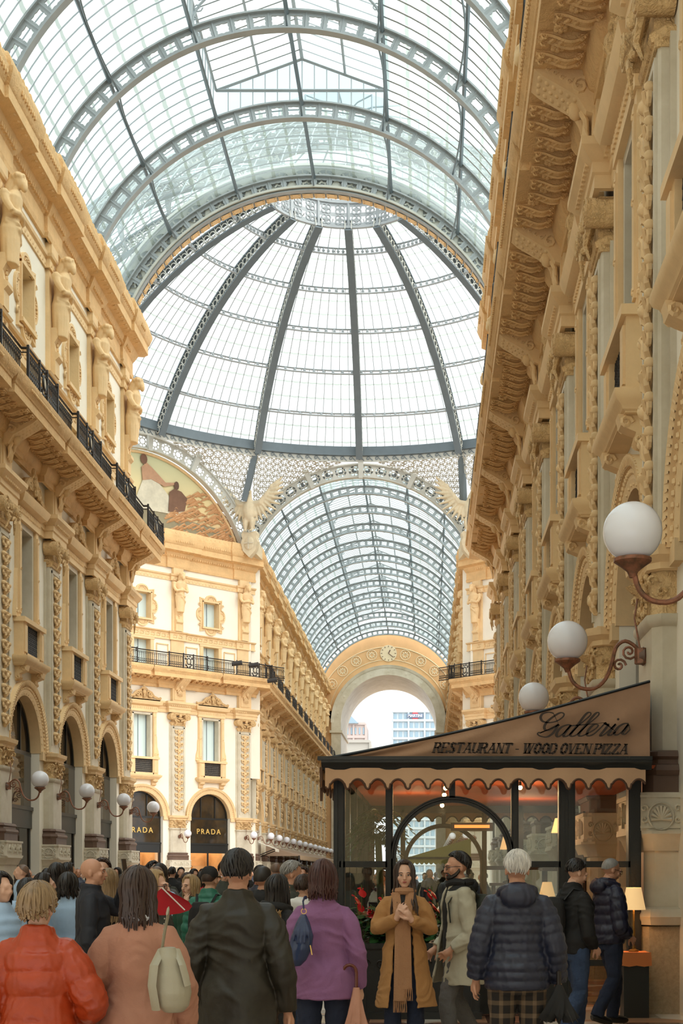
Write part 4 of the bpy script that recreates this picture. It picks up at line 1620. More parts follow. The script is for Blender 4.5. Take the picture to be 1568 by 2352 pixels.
SD = 21.4
big_arch('far', 0, SD)
big_arch('near', PI, SD + .0)
LUNM = mat('painted_sky_lunette', (214, 196, 150), .85)
_t = LUNM.node_tree
_tc = _t.nodes.new('ShaderNodeTexCoord')
_sp = _t.nodes.new('ShaderNodeSeparateXYZ')
_mr = _t.nodes.new('ShaderNodeMapRange')
_mr.inputs['From Min'].default_value = 25.6 * U
_mr.inputs['From Max'].default_value = 31.3 * U
_rp = _t.nodes.new('ShaderNodeValToRGB')
_rp.color_ramp.elements[0].color = (*lin((214, 180, 136)), 1)
_rp.color_ramp.elements[1].color = (*lin((190, 196, 160)), 1)
_e = _rp.color_ramp.elements.new(.5)
_e.color = (*lin((222, 202, 150)), 1)
_t.links.new(_tc.outputs['Object'], _sp.inputs[0])
_t.links.new(_sp.outputs['Z'], _mr.inputs['Value'])
_t.links.new(_mr.outputs['Result'], _rp.inputs['Fac'])
_t.links.new(_rp.outputs['Color'], _t.nodes['Principled BSDF'].inputs['Base Color'])
tl, apl = big_arch('left', -PI / 4, 20.6)
tr_, apr = big_arch('right', PI / 4, 20.6)
for (t, sgn) in ((tl, -1), (tr_, 1)):
    m = MB()
    N = 40
    arc = [(apl(ARI + .05, -76 + 152 * i / N, .3)) for i in range(N + 1)]
    m.grid([arc, [(p[0], p[1], 25.6) for p in arc]])
    o = bu(m, 'painted_lunette', LUNM, t)
    t['_l'] = 1
    del t['_l']
    o.name = 'painted_lunette'
    LUN = o if sgn == -1 else o
    if sgn == -1:
        yy = 20.6 + .27
        def flat(pts_, col_, nm, dy=0.0):
            pts_ = [(p_ + (2.7 if nm in ('painted_drapery', 'painted_limbs', 'painted_head') else .3), q_ + .5) for p_, q_ in pts_]
            f_ = MB(); f_.prism(pts_, 'y', yy - .02 - dy, yy - dy)
            return bu(f_, nm, mat(nm + '_paint', col_, .85, .2, 6, .25, 1.5), t)
        rl = random.Random(4)
        flat([(-8.2, 25.6), (8.4, 25.6), (8.3, 26.3), (5, 26.5), (2, 26.6), (0, 27.0), (-3, 27.2), (-6, 27.1), (-8.2, 26.8)], (150, 140, 112), 'painted_ground')
        st = MB()
        for q_ in range(150):
            x_ = 2.2 + 5.6 * rl.random()
            h_ = max(0, 26.6 + 2.6 * math.sin((x_ - 1.9) / 6.2 * PI) ** .8)
            z_ = 25.8 + (h_ - 25.8) * rl.random()
            st.tube([(x_ - .6, yy - .03, z_ - .2), (x_, yy - .05, z_ + .15), (x_ + .5, yy - .03, z_ + .1 - .3 * rl.random())], [.03, .1, .02], 4)
        bu(st, 'painted_straw', mat('painted_straw', (208, 162, 116), .85, 0, var=.25, vscale=4), t)
        # two loose resting figures, drapery and skin
        flat([(-3.6, 27.0), (-2.9, 28.7), (-2.2, 29.2), (-1.7, 28.9), (-.6, 27.9), (.6, 27.1), (.4, 26.8), (-2.8, 26.7)], (212, 204, 180), 'painted_drapery', .04)
        flat([(-2.9, 28.7), (-3.0, 29.6), (-2.6, 30.0), (-2.1, 29.7), (-1.0, 28.9), (.1, 29.1), (0, 28.95), (-1.1, 28.6), (-2.2, 28.9)], (190, 148, 116), 'painted_limbs', .06)
        flat([(-2.8 + .28 * math.cos(q_ * PI / 6), 30.2 + .36 * math.sin(q_ * PI / 6)) for q_ in range(12)], (120, 88, 70), 'painted_head', .06)
        flat([(1.6, 26.9), (1.7, 28.3), (2.1, 28.6), (2.7, 28.5), (3.2, 28.1), (3.0, 27.2), (2.4, 27.0)], (120, 88, 68), 'painted_torso', .1)
        flat([(2.3 + .2 * math.cos(q_ * PI / 6), 28.85 + .3 * math.sin(q_ * PI / 6)) for q_ in range(12)], (104, 78, 62), 'painted_face', .1)
    e = MB()
    e.tube([apl(ARI - .12, -76 + 152 * i / N, .2) for i in range(N + 1)], .1, 5)
    bu(e, 'lunette_moulding', M['stone'], t)

# near end of the vault: painted ring of star panels
nr = MB()
def npnt(r, deg, y):
    a = math.radians(deg)
    return (r * math.sin(a), y, VC - .0 + r * math.cos(a))
for i in range(38):
    a0 = -A0 + 2 * A0 * i / 38
    a1 = a0 + 2 * A0 / 38 * .86
    nr.grid([[npnt(8.72, a0, .12), npnt(8.72, a1, .12)], [npnt(8.72, a0, .5), npnt(8.72, a1, .5)]])
    for (u, v) in ((.15, .2), (.15, .42), (.85, .2), (.85, .42)):
        nr.ell(npnt(8.7, a0 + (a1 - a0) * u, v), .04, 5, 3)
no = bu(nr, tname(), M['stone'])
no.location = aw(CX, 61.1)
no['kind'] = 'structure'
ns = MB()
angs = [-A0 + 2 * A0 * i / 56 for i in range(57)]
ns.grid([[npnt(8.76, a, .1), npnt(8.76, a, .55), npnt(9.75, a, .55), npnt(9.75, a, .1)] for a in angs], True, True)
n2 = bu(ns, tname(), M['iron'])
n2.location = aw(CX, 61.1)
n2['kind'] = 'structure'

# ---------------------------------------------------------------- eagles with shields on the octagon corners
def eagle_mesh():
    a = MB()
    a.ell((0, -.25, 1.7), (.42, .36, .75), 12, 9)
    a.tube([(0, -.3, 2.2), (.02, -.36, 2.55), (.08, -.4, 2.75)], [.26, .2, .15], 8)
    a.ell((.1, -.46, 2.82), (.15, .2, .15), 8, 6)
    a.tube([(.12, -.6, 2.83), (.18, -.74, 2.76), (.18, -.76, 2.68)], [.07, .05, .01], 5)
    for sg in (-1, 1):
        a.tube([(sg * .2, -.25, 1.15), (sg * .24, -.32, .8), (sg * .22, -.34, .5)], [.22, .18, .1], 7)
        for q in (-1, 0, 1):
            a.tube([(sg * .22, -.34, .5), (sg * .22 + q * .1, -.46, .42), (sg * .22 + q * .13, -.5, .3)], [.06, .05, .02], 5)
        a.tube([(sg * .25, -.2, 2.1), (sg * .75, -.22, 2.15), (sg * 1.2, -.2, 2.7), (sg * 1.5, -.15, 3.2)], [.2, .2, .15, .06], 7)
        for i in range(11):
            t = i / 10
            bx, bz = sg * (.35 + 1.15 * t), 2.05 + 1.1 * t ** 1.4
            L = 1.0 + .25 * math.sin(t * PI)
            an = -1.4 + t * 2.1
            a.tube([(bx, -.15, bz), (bx + sg * L * .5 * math.cos(an), -.17, bz + L * .5 * math.sin(an) - .1), (bx + sg * L * math.cos(an) * .95, -.14, bz + L * math.sin(an) * .95 - .1)], [.14, .16, .06], 6, True, .7)
            if i % 2 == 0:
                a.ell((bx, -.24, bz - .05), (.13, .08, .17), 6, 4)
    for i in range(5):
        a.tube([(-.2 + .1 * i, -.15, 1.1), (-.3 + .15 * i, -.1, .5)], [.1, .04], 5)
    me = remesh(a, .045, 1)
    me.transform(Matrix.Scale(U * 1.16, 4))
    return me
EM = eagle_mesh()
for i, (sx, lab) in enumerate(((-1, 'pale stone eagle with spread wings left of the far vault'), (1, 'pale stone eagle half hidden by the right facade'))):
    x, y = CX + sx * 7.75, 103.3
    e = empty('eagle_statue', aw(x + sx * .2, y - 1.35, 25.1), sx * PI / 10)
    tag(e, lab, 'statue')
    obj('eagle', EM if i == 0 else EM.copy(), M['mstat'] if 'mstat' in M else M.setdefault('mstat', mat('weathered_pale_stone', (214, 198, 166), .8, .4, 12, .2, 2.0)), e, (0, 0, 1.25 * U))
    s = MB()
    sh = [(-.62, 1.5), (-.5, 1.7), (0, 1.6), (.5, 1.7), (.62, 1.5), (.55, 1.2), (.66, .9), (.5, .3), (0, -.2), (-.5, .3), (-.66, .9), (-.55, 1.2)]
    s.prism(sh, 'y', -.35, .1)
    s.ell((0, -.36, .82), (.4, .1, .5), 14, 8)
    bu(s, 'shield', M['mstat'], e)
    s = MB()
    s.prism([(-.2, .2), (1.2, -.1), (1.2, .8), (.1, 1.3), (-.1, 1.3)], 'x', -.35, .35)
    bu(s, 'console', M['mstat'], e)
    c = MB()
    c.box(-.36, .36, -.5, -.44, .78, .86)
    c.box(-.04, .04, -.5, -.44, .4, 1.24)
    bu(c, 'shield_cross', M['marble'], e)
# ================================================================ floor and the view beyond the far arch
def floor_mat():
    m = bpy.data.materials.new('mosaic_floor')
    m.use_nodes = True
    t = m.node_tree
    b = t.nodes['Principled BSDF']
    b.inputs['Roughness'].default_value = .22
    tc = t.nodes.new('ShaderNodeTexCoord')
    mp = t.nodes.new('ShaderNodeMapping')
    mp.inputs['Scale'].default_value = (.36, .36, .36)
    mp.inputs['Rotation'].default_value = (0, 0, .0)
    bk = t.nodes.new('ShaderNodeTexBrick')
    bk.inputs['Color1'].default_value = (*lin((206, 180, 140)), 1)
    bk.inputs['Color2'].default_value = (*lin((150, 156, 158)), 1)
    bk.inputs['Mortar'].default_value = (*lin((226, 218, 204)), 1)
    bk.inputs['Scale'].default_value = 1
    bk.inputs['Mortar Size'].default_value = .07
    bk.inputs['Brick Width'].default_value = 1.0
    bk.inputs['Row Height'].default_value = .6
    ck = t.nodes.new('ShaderNodeTexBrick')
    ck.inputs['Color1'].default_value = (*lin((176, 112, 86)), 1)
    ck.inputs['Color2'].default_value = (*lin((196, 172, 136)), 1)
    ck.inputs['Mortar'].default_value = (*lin((92, 60, 48)), 1)
    ck.inputs['Scale'].default_value = 1
    ck.inputs['Mortar Size'].default_value = .02
    ck.inputs['Brick Width'].default_value = .5
    ck.inputs['Row Height'].default_value = .3
    nz = t.nodes.new('ShaderNodeTexNoise')
    nz.inputs['Scale'].default_value = 1.3
    mx = t.nodes.new('ShaderNodeMix')
    mx.data_type = 'RGBA'
    rp = t.nodes.new('ShaderNodeValToRGB')
    rp.color_ramp.elements[0].position = .48
    rp.color_ramp.elements[1].position = .5
    t.links.new(tc.outputs['Object'], mp.inputs['Vector'])
    t.links.new(mp.outputs[0], bk.inputs['Vector'])
    t.links.new(mp.outputs[0], ck.inputs['Vector'])
    t.links.new(mp.outputs[0], nz.inputs['Vector'])
    t.links.new(nz.outputs['Fac'], rp.inputs['Fac'])
    t.links.new(rp.outputs['Color'], mx.inputs['Factor'])
    t.links.new(bk.outputs['Color'], mx.inputs[6])
    t.links.new(ck.outputs['Color'], mx.inputs[7])
    t.links.new(mx.outputs[2], b.inputs['Base Color'])
    return m
fl = MB()
fl.box(-30, 25, 3, 320, -.1, 0)
f = fl.build('floor', floor_mat())
f['kind'] = 'structure'

M['bldg'] = mat('pale_hazy_facade', (184, 196, 202), .8)  # haze of the overexposed distance is put into these pale building colours
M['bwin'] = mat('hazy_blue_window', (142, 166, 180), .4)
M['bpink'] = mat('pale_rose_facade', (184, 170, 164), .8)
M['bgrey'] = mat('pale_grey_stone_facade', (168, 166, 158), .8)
def building(name, label, x0, x1, y, h, m, nx, nz, wf=.6, hf=.6, depth=14, zb=0):
    t = empty(name, ((x0 + x1) / 2, y, 0))
    tag(t, label, 'building')
    W = x1 - x0
    a = MB()
    a.box(-W / 2, W / 2, 0, depth, 0, h)
    for j in range(nz + 1):
        z = h * j / nz
        a.box(-W / 2, W / 2, -.35, 0, z - .25, z + .25)
    for i in range(nx // 3 + 1):
        x = -W / 2 + W * i * 3 / nx
        a.box(x - .2, x + .2, -.3, 0, 0, h)
    a.build('facade_wall', m, t)
    w = MB()
    for i in range(nx):
        for j in range(nz):
            cx_, cz_ = -W / 2 + W * (i + .5) / nx, h * (j + .45) / nz
            w.box(cx_ - W / nx * wf / 2, cx_ + W / nx * wf / 2, -.12, .05, cz_ - h / nz * hf / 2, cz_ + h / nz * hf / 2)
    w.build('windows', M['bwin'], t)
    return t
YB = 300
sc = YB / 3200
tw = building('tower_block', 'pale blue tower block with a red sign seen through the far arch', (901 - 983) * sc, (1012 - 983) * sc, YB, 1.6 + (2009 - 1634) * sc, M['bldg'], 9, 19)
hh = 1.6 + (2009 - 1634) * sc
M['signred'] = mat('washed_red_sign', (196, 70, 74), .6)
M['signblue'] = mat('slate_blue_sign', (108, 122, 150), .6)
M['signwhite'] = mat('white_sign_letters', (245, 245, 245), .6)
sg_ = empty('rooftop_sign', ((953 - 983) * sc, YB - .24, hh - 1.0))
tag(sg_, 'rooftop sign with white letters on a slate bar over a red disc', 'sign')
d = MB()
d.lathe((0, 0, 0), [(.01, -.1), (.85, -.1), (.85, 0), (.01, 0)], 24)
d.v = [(p[0], p[2], p[1]) for p in d.v]
d.build('disc', M['signred'], sg_)
d = MB()
d.box(-1.7, 1.7, -.25, -.12, -.42, .42)
d.build('bar', M['signblue'], sg_)
text_obj('lettering', 'MARTINI', .78, M['signwhite'], (0, -.3, 0), (PI / 2, 0, 0), sg_, .02, 0, 'CENTER', 1.0, .01)
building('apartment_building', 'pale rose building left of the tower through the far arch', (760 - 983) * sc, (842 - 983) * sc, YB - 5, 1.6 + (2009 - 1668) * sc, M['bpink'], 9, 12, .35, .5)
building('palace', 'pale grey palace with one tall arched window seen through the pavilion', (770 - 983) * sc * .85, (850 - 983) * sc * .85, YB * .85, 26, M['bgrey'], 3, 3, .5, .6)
# slanted roof of the rose building
rf = MB()
x0, x1 = (760 - 983) * sc, (826 - 983) * sc
rf.prism([(x0, 0), (x1, 0), (x1 - 2.2, 2.2), (x0, 3.2)], 'y', -1, 8)
rr = rf.build('roof', M['bwin'], bpy.data.objects['apartment_building'])
rr.location = (-(x0 + (842 - 983) * sc) / 2, 0, 1.6 + (2009 - 1668) * sc)

# a second pavilion with an olive awning further down the arcade, and the awnings of the far left arcade
M['olivecanvas'] = mat('olive_yellow_canvas', (170, 158, 98), .85, .2, 8)
def small_awning(name, label, x0, x1, y, ze, zr, depth, m, n):
    t = empty(name, ((x0 + x1) / 2, y, 0))
    tag(t, label, 'awning')
    w = (x1 - x0) / 2
    a = MB()
    a.grid([[(-w, 0, ze), (-w, depth, ze)], [(w, 0, zr), (w, depth, zr)]])
    a.grid([[(-w, 0, ze), (w, 0, ze)], [(-w, 0, ze + .001), (w, 0, zr)]])
    a.build('canvas', m, t)
    v = MB()
    top, bot = [], []
    for i in range(n * 8 + 1):
        f_ = i / (n * 8)
        top.append((-w + 2 * w * f_, -.02, ze)); bot.append((-w + 2 * w * f_, -.02, ze - .14 - .06 * abs(math.sin(PI * n * f_))))
    v.grid([top, bot])
    v.build('valance', m, t)
    f_ = MB(); f_.box(-w, w, -.05, .05, ze - .03, ze + .04); f_.build('fascia', M['shopblack'], t)
    for sx in (-w + .1, w - .1):
        p = MB(); p.box(sx - .05, sx + .05, .1, .2, 0, ze); p.build('post', M['shopblack'], t)
    return t
small_awning('cafe_awning', 'olive yellow awning of a second pavilion seen through the glass', -.72, 1.35, 44, 2.12, 2.75, 6, M['olivecanvas'], 14)
AWF = empty('shop_awning', (-11.2, 101, 0))
tag(AWF, 'long brown awning with scalloped edge along the far left arcade', 'awning')
a = MB()
a.grid([[(-.8, 0, 3.75), (1.9, 0, 3.0)], [(-.8, 46, 3.75), (1.9, 46, 3.0)]])
a.grid([[(-.8, 0, 3.75), (1.9, 0, 3.0)], [(-.8, 0, 2.95), (1.9, 0, 2.95)]])
a.build('canvas', mat('brown_grey_canvas', (150, 126, 104), .85), AWF)
v = MB()
v.grid([[(1.92, 46 * i / 400, 3.0) for i in range(401)], [(1.92, 46 * i / 400, 2.76 - .12 * abs(math.sin(PI * i / 8))) for i in range(401)]])
v.build('valance', mat('beige_valance', (190, 164, 132), .85), AWF)
for i in range(8):
    p = MB(); p.box(1.8, 1.88, 6.4 * i, 6.4 * i + .08, 0, 3.0); p.build('post', M['shopblack'], AWF)
AWW = empty('shop_awning', (-11.6, 97.5, 0))
tag(AWW, 'small white folding awning below the first far left globe lamps', 'awning')
a = MB()
a.grid([[(-.9, 0, 4.1), (.9, 0, 3.4)], [(-.9, 2.6, 4.1), (.9, 2.6, 3.4)]])
a.grid([[(.9, 0, 3.4), (.9, 2.6, 3.4)], [(.9, 0, 3.22), (.9, 2.6, 3.22)]])
a.build('canvas', M['plaster'], AWW)
b = MB()
b.tube([(-.9, .1, 2.7), (.85, .1, 3.4)], .035, 5); b.tube([(-.9, 2.5, 2.7), (.85, 2.5, 3.4)], .035, 5)
b.build('arms', M['black'], AWW)
for i, (qx, qy) in enumerate(((545, 1527), (583, 1531), (626, 1566))):
    zz = (96, 99, 101)[i] * .915
    t = empty('spotlight', ((qx - 983) * zz / 3200, zz, 1.6 + (2009 - qy) * zz / 3200 - .06))
    tag(t, ['black spotlight on the balcony rail left of its twin', 'second black spotlight on the chamfered corner balcony', 'black spotlight at the turn of the far left balcony'][i], 'spotlight', 'spotlights on the balcony')
    a = MB(); a.tube([(-.35, 0, .1), (.3, 0, .2)], [.13, .16], 10); a.build('housing', M['black'], t)
    a = MB(); a.tube([(0, 0, .1), (0, 0, -.12)], .03, 6); a.build('bracket', M['black'], t)
# ================================================================ restaurant pavilion (metres)
PZ = 16.0
def px(x): return (x - 983) / 200.0
def pz(y): return 1.6 + (2009 - y) / 200.0
M['pav'] = mat('black_green_painted_metal', (33, 36, 36), .42, .1, 50)
M['pavwood'] = mat('dark_brown_frame', (60, 44, 36), .45)
M['canvas'] = mat('tan_canvas', (176, 138, 108), .85, .35, 5, .14, 1.4, dist=.05)
M['canvas2'] = mat('pale_tan_canvas', (206, 166, 130), .85, .2, 8, .08, 1.4, dist=.02)
M['piping'] = mat('brown_piping', (92, 66, 50), .8)
M['letter'] = mat('dark_brown_lettering', (66, 54, 46), .8)
M['ceil'] = mat('orange_lined_ceiling', (196, 96, 52), .7, .1, 10, .2, .8)
M['tile'] = mat('grey_stone_plinth', (120, 118, 112), .6)
PV = empty('restaurant_pavilion', (px(1120), PZ, 0))
tag(PV, 'black glazed restaurant pavilion with arched frame beside the marble pier', 'pavilion')
def P(x): return x - px(1120)
XL, XR = px(766), px(1472)
DEP = 8.7
ZT = 2.84
def frame(name, y, m, arch=True, sx=1.0, right=True):
    f = MB()
    def post(a, b, z0=0, z1=ZT, d=.12):
        f.box(P(px(a)), P(px(b)), y, y + d, z0, z1)
        f.box(P(px(a)) + .02, P(px(b)) - .02, y - .02, y, z0, z1)
    post(765.6, 779, d=.16); post(779, 792)
    post(885, 901.7); post(1174, 1190.7); 
    post(1283, 1300, d=.16); post(1300, 1320.6)
    post(1443, 1472, d=.2)
    for a, b in ((779, 890), (1186, 1290), (1315, 1450)):
        f.box(P(px(a)), P(px(b)), y, y + .09, pz(1992), pz(1978))
        f.box(P(px(a)), P(px(b)), y + .01, y + .08, 0.55, .62)
    f.box(P(XL), P(XR), y - .02, y + .14, ZT - .14, ZT)
    if arch:
        cxm = P(px(1038)); R = .72; zc = pz(1828) - R
        N = 28
        o = [(cxm + R * math.cos(PI * i / N), zc + R * math.sin(PI * i / N)) for i in range(N + 1)]
        ii = [(cxm + (R - .075) * math.cos(PI * i / N), zc + (R - .075) * math.sin(PI * i / N)) for i in range(N + 1)]
        f.grid([[(p, y + .1, q) for p, q in o], [(p, y, q) for p, q in o], [(p, y, q) for p, q in ii], [(p, y + .1, q) for p, q in ii]])
        k = [(cxm + (R - .03) * math.cos(PI * i / N), y - .015, zc + (R - .03) * math.sin(PI * i / N)) for i in range(N + 1)]
        f.tube(k, .014, 5)
        for s_ in (-1, 1):
            xa, xb = sorted((cxm + s_ * R, cxm + s_ * (R - .075)))
            f.box(xa, xb, y, y + .1, 0, zc)
        f.box(cxm - .035, cxm + .035, y, y + .1, zc + R - .02, ZT)
    return f.build(name, m, PV)
frame('front_frame', 0, M['pav'])
fr2 = frame('rear_frame', DEP, M['pavwood'])
sf = MB()
for i in range(6):
    yy = DEP * i / 5
    if 0 < i < 5:
        sf.box(P(XL), P(XL) + .09, yy, yy + .09, 0, ZT)
for z in (0, 1.62, ZT - .1):
    sf.box(P(XL) + .01, P(XL) + .08, .1, DEP, z, z + .08)
sf.build('side_frame', M['pav'], PV)
g = MB()
g.box(P(px(780)), P(px(890)), .05, .056, .1, ZT - .1)
g.box(P(px(898)), P(px(1178)), .05, .056, .1, ZT - .1)
g.box(P(px(1188)), P(px(1286)), .05, .056, .1, ZT - .1)
g.box(P(px(1318)), P(px(1446)), .05, .056, .1, ZT - .1)
g.build('front_glazing', M['clear'], PV)
g = MB()
g.box(P(XL) + .04, P(XL) + .046, .16, DEP, .1, ZT - .1)
g.build('side_glazing', M['clear'], PV)
# plinth panels
d = MB()
d.box(P(px(782)), P(px(1300)), -.01, .1, 0, .55)
for i in range(5):
    d.box(P(px(800 + i * 96)), P(px(880 + i * 96)), -.03, 0, .1, .48)
d.build('plinth', M['pav'], PV)
# ceiling lining and roof
c = MB()
c.box(P(XL) + .02, P(XR) + .4, .02, DEP, ZT - .02, ZT + .02)
c.build('lining', M['ceil'], PV)
c = MB()
c.box(P(XR), P(XR) + .04, 6.0, DEP, 0, 2.6)  # dark wall added to dim the open right side of the pavilion
c.build('added_dark_wall', M['pavwood'], PV)
# bistro bulbs
BULB = mat('warm_bulb', (255, 220, 170), .3, emit=(255, 196, 120), estr=18)
for i, (bx, by, yy) in enumerate(((1023, 1810, .9), (1015, 1850, 2.6), (1194, 1809, .9), (1020, 1826, 1.6))):
    z = 1.6 + (2009 - by) * (PZ + yy) / 3200
    x = (bx - 983) * (PZ + yy) / 3200
    o = empty('pendant_bulb', (x, PZ + yy, z))
    tag(o, ['warm bulb hanging highest behind the arch crown', 'warm bulb hanging lowest inside the pavilion arch', 'warm bulb hanging in the pavilion bay right of the arch', 'small warm bulb between the upper and lower bulbs'][i], 'light bulb', 'bulbs under the pavilion ceiling')
    b = MB(); b.ell((0, 0, 0), .028, 10, 8); b.build('bulb', BULB, o)
    w = MB(); w.tube([(0, 0, .02), (0, 0, .55)], .006, 5); w.tube([(0, 0, .02), (0, 0, .07)], .016, 8); w.build('cord', M['black'], o)
    pl = bpy.data.lights.new('bulb_light', 'POINT'); pl.energy = 5; pl.color = (1, .62, .3); pl.shadow_soft_size = .05
    po = bpy.data.objects.new('bulb_light', pl); COL.objects.link(po); po.location = (x, PZ + yy, z - .08)
for (lx_, ly_, e) in ((1.3, 18.6, 16), (1.6, 22.4, 16), (-.2, 20.8, 12)):
    pl = bpy.data.lights.new('pavilion_light', 'POINT'); pl.energy = e; pl.color = (1, .58, .3); pl.shadow_soft_size = .2
    po = bpy.data.objects.new('pavilion_light', pl); COL.objects.link(po); po.location = (lx_, ly_, 2.35)

# heater bar on the rear beam
hb_ = empty('ceiling_heater', (px(1038) * 1.45 + .35, PZ + 7.9, 2.42))
tag(hb_, 'glowing orange heater bar under the rear pavilion beam', 'heater')
b = MB(); b.box(-.36, .36, -.08, .1, -.07, .07); b.build('housing', M['pavwood'], hb_)
b = MB(); b.box(-.3, .3, -.1, -.08, -.02, .03); b.build('element', mat('heater_glow', (255, 140, 60), .5, emit=(255, 130, 60), estr=1.6), hb_)

# ---- awning: eave fascia, end panel, roof, scalloped valance
AY = -.4
AW = empty('restaurant_awning', (px(1120), PZ, 0))
tag(AW, 'tan canvas awning with dark lettering and scalloped valance over the pavilion', 'awning')
s = (PZ + AY) / 3200
def ax(x): return (x - 983) * s - px(1120)
def az(y, x=983): return 1.6 + (2009 - (y + .0131 * (x - 983) * .9)) * s
xl, xr = ax(738), ax(1496)
zt, zb = az(1742), az(1768)
f = MB()
f.prism([(AY - .05, zt), (AY + .03, zt), (AY + .03, zb), (AY - .0, zb), (AY - .02, zb + .05), (AY - .05, zb + .08)], 'x', xl, xr)
f.prism([(xl - .04, zt + .02), (xr, zt + .02), (xr, zt - .02), (xl - .04, zt - .02)], 'y', AY - .07, AY + .05)
f.box(xl, xl + .06, AY, DEP + .3, zb, zt)
f.build('fascia', M['pav'], AW)
# end panel with a soft fold relief
nu, nv = 60, 14
rows = []
zr = az(1562, 1492)
def wob(u, v):
    return .03 * math.sin(u * 9 + v * 3) * v * (1 - v * .4) + .018 * math.sin(u * 23 - v * 7) * math.sin(PI * v) + .02 * math.sin(u * 4.0 + 1)
for i in range(nu + 1):
    u = i / nu
    X = xl + .1 + (xr - xl - .12) * u
    top = zt + .01 + (zr - zt) * u ** 1.04 - .04 * math.sin(PI * u)
    rows.append([(X, AY + .02 + wob(u, j / nv), zt + .005 + (top - zt) * j / nv) for j in range(nv + 1)])
e = MB(); e.grid(rows)
e.build('end_panel', M['canvas'], AW)
e = MB()
e.tube([r[-1] for r in rows], .016, 5)
e.build('top_piping', M['pav'], AW)
rf_ = MB()
rf_.grid([[r[-1] for r in rows], [(r[-1][0], DEP + .4, r[-1][2]) for r in rows]])
rf_.build('roof_canvas', M['canvas'], AW)
def valance(name, along, n, L, ztop, depth, m, place_):
    """scalloped strip; along 0..L"""
    v = MB()
    pts = []
    w = L / n
    k = 24
    for i in range(n):
        for j in range(k):
            t = j / k
            # scallop: wide raised arch then a rounded tab with small steps
            # rounded tab (t .0-.2), step, wide raised arch, step
            if t < .24: z = -depth * (.80 + .2 * math.sin(PI * (t + .02) / .28) ** .5)
            elif t < .32: z = -depth * .76
            elif t < .92: z = -depth * (.74 - .2 * math.sin(PI * (t - .32) / .6) ** .65)
            else: z = -depth * .76
            pts.append((i * w + t * w - w * .08, z))
    front, back, top1 = [], [], []
    for (a, z) in pts:
        ww = .012 * math.sin(a * 11)
        p = place_(a, ww)
        front.append((p[0], p[1], ztop + z))
        top1.append((p[0], p[1], ztop))
    v.grid([top1, front])
    o = v.build(name, m, AW)
    b = MB()
    b.tube(front, .013, 4)
    b.build('valance_piping', M['piping'], AW)
    return o
valance('front_valance', 0, 16, xr - xl - .1, zb + .02, .235, M['canvas2'], lambda a, w: (xl + .06 + a, AY - .01 + w, 0))
valance('side_valance', 0, 34, DEP + .4, zb + .02, .245, M['canvas2'], lambda a, w: (xl + w, AY + a, 0))
valance('rear_valance', 0, 15, xr - xl - .1, zb - .02, .2, M['canvas'], lambda a, w: (xl + .06 + a, DEP + .3 + w, 0))
# frayed dark drop at the left corner
dd = MB()
dd.prism([(AY - .02, zt - .1), (AY + .25, zt - .12), (AY + .22, zb - .1), (AY + .05, zb - .35)], 'x', xl - .02, xl + .01)
dd.build('corner_flap', M['piping'], AW)

# ---- lettering on the end panel
def strokes(mb, pts, w, y, ang=math.radians(38), thin=.28):
    """broad-nib ribbon in the xz plane; pts [(x,z)]"""
    P_ = [Vector((p[0], 0, p[1])) for p in pts]
    for i in range(len(P_)):
        pass
    L, R = [], []
    for i in range(len(P_)):
        t = P_[min(i + 1, len(P_) - 1)] - P_[max(0, i - 1)]
        if t.length < 1e-9: t = Vector((1, 0, 0))
        t.normalize()
        k = thin + (1 - thin) * abs(math.sin(math.atan2(t.z, t.x) - (PI / 2 - ang) + PI / 2)) if False else thin + (1 - thin) * max(0, -t.z if t.z < 0 else t.z * .25)
        n = Vector((-t.z, 0, t.x)) * (w * k / 2)
        L.append(P_[i] + n)
        R.append(P_[i] - n)
    mb.grid([[(p.x, y, p.z) for p in L], [(p.x, y - .006, p.z) for p in L], [(p.x, y - .006, p.z) for p in R], [(p.x, y, p.z) for p in R]], True)
def crv(pts, k=8):
    V = [Vector((p[0], p[1])) for p in pts]
    out = []
    for i in range(len(V) - 1):
        p0, p1, p2, p3 = V[max(i - 1, 0)], V[i], V[i + 1], V[min(i + 2, len(V) - 1)]
        for s_ in range(k):
            u = s_ / k
            q = .5 * ((2 * p1) + (p2 - p0) * u + (2 * p0 - 5 * p1 + 4 * p2 - p3) * u * u + (3 * p1 - p0 - 3 * p2 + p3) * u ** 3)
            out.append((q.x, q.y))
    out.append(tuple(V[-1]))
    return out
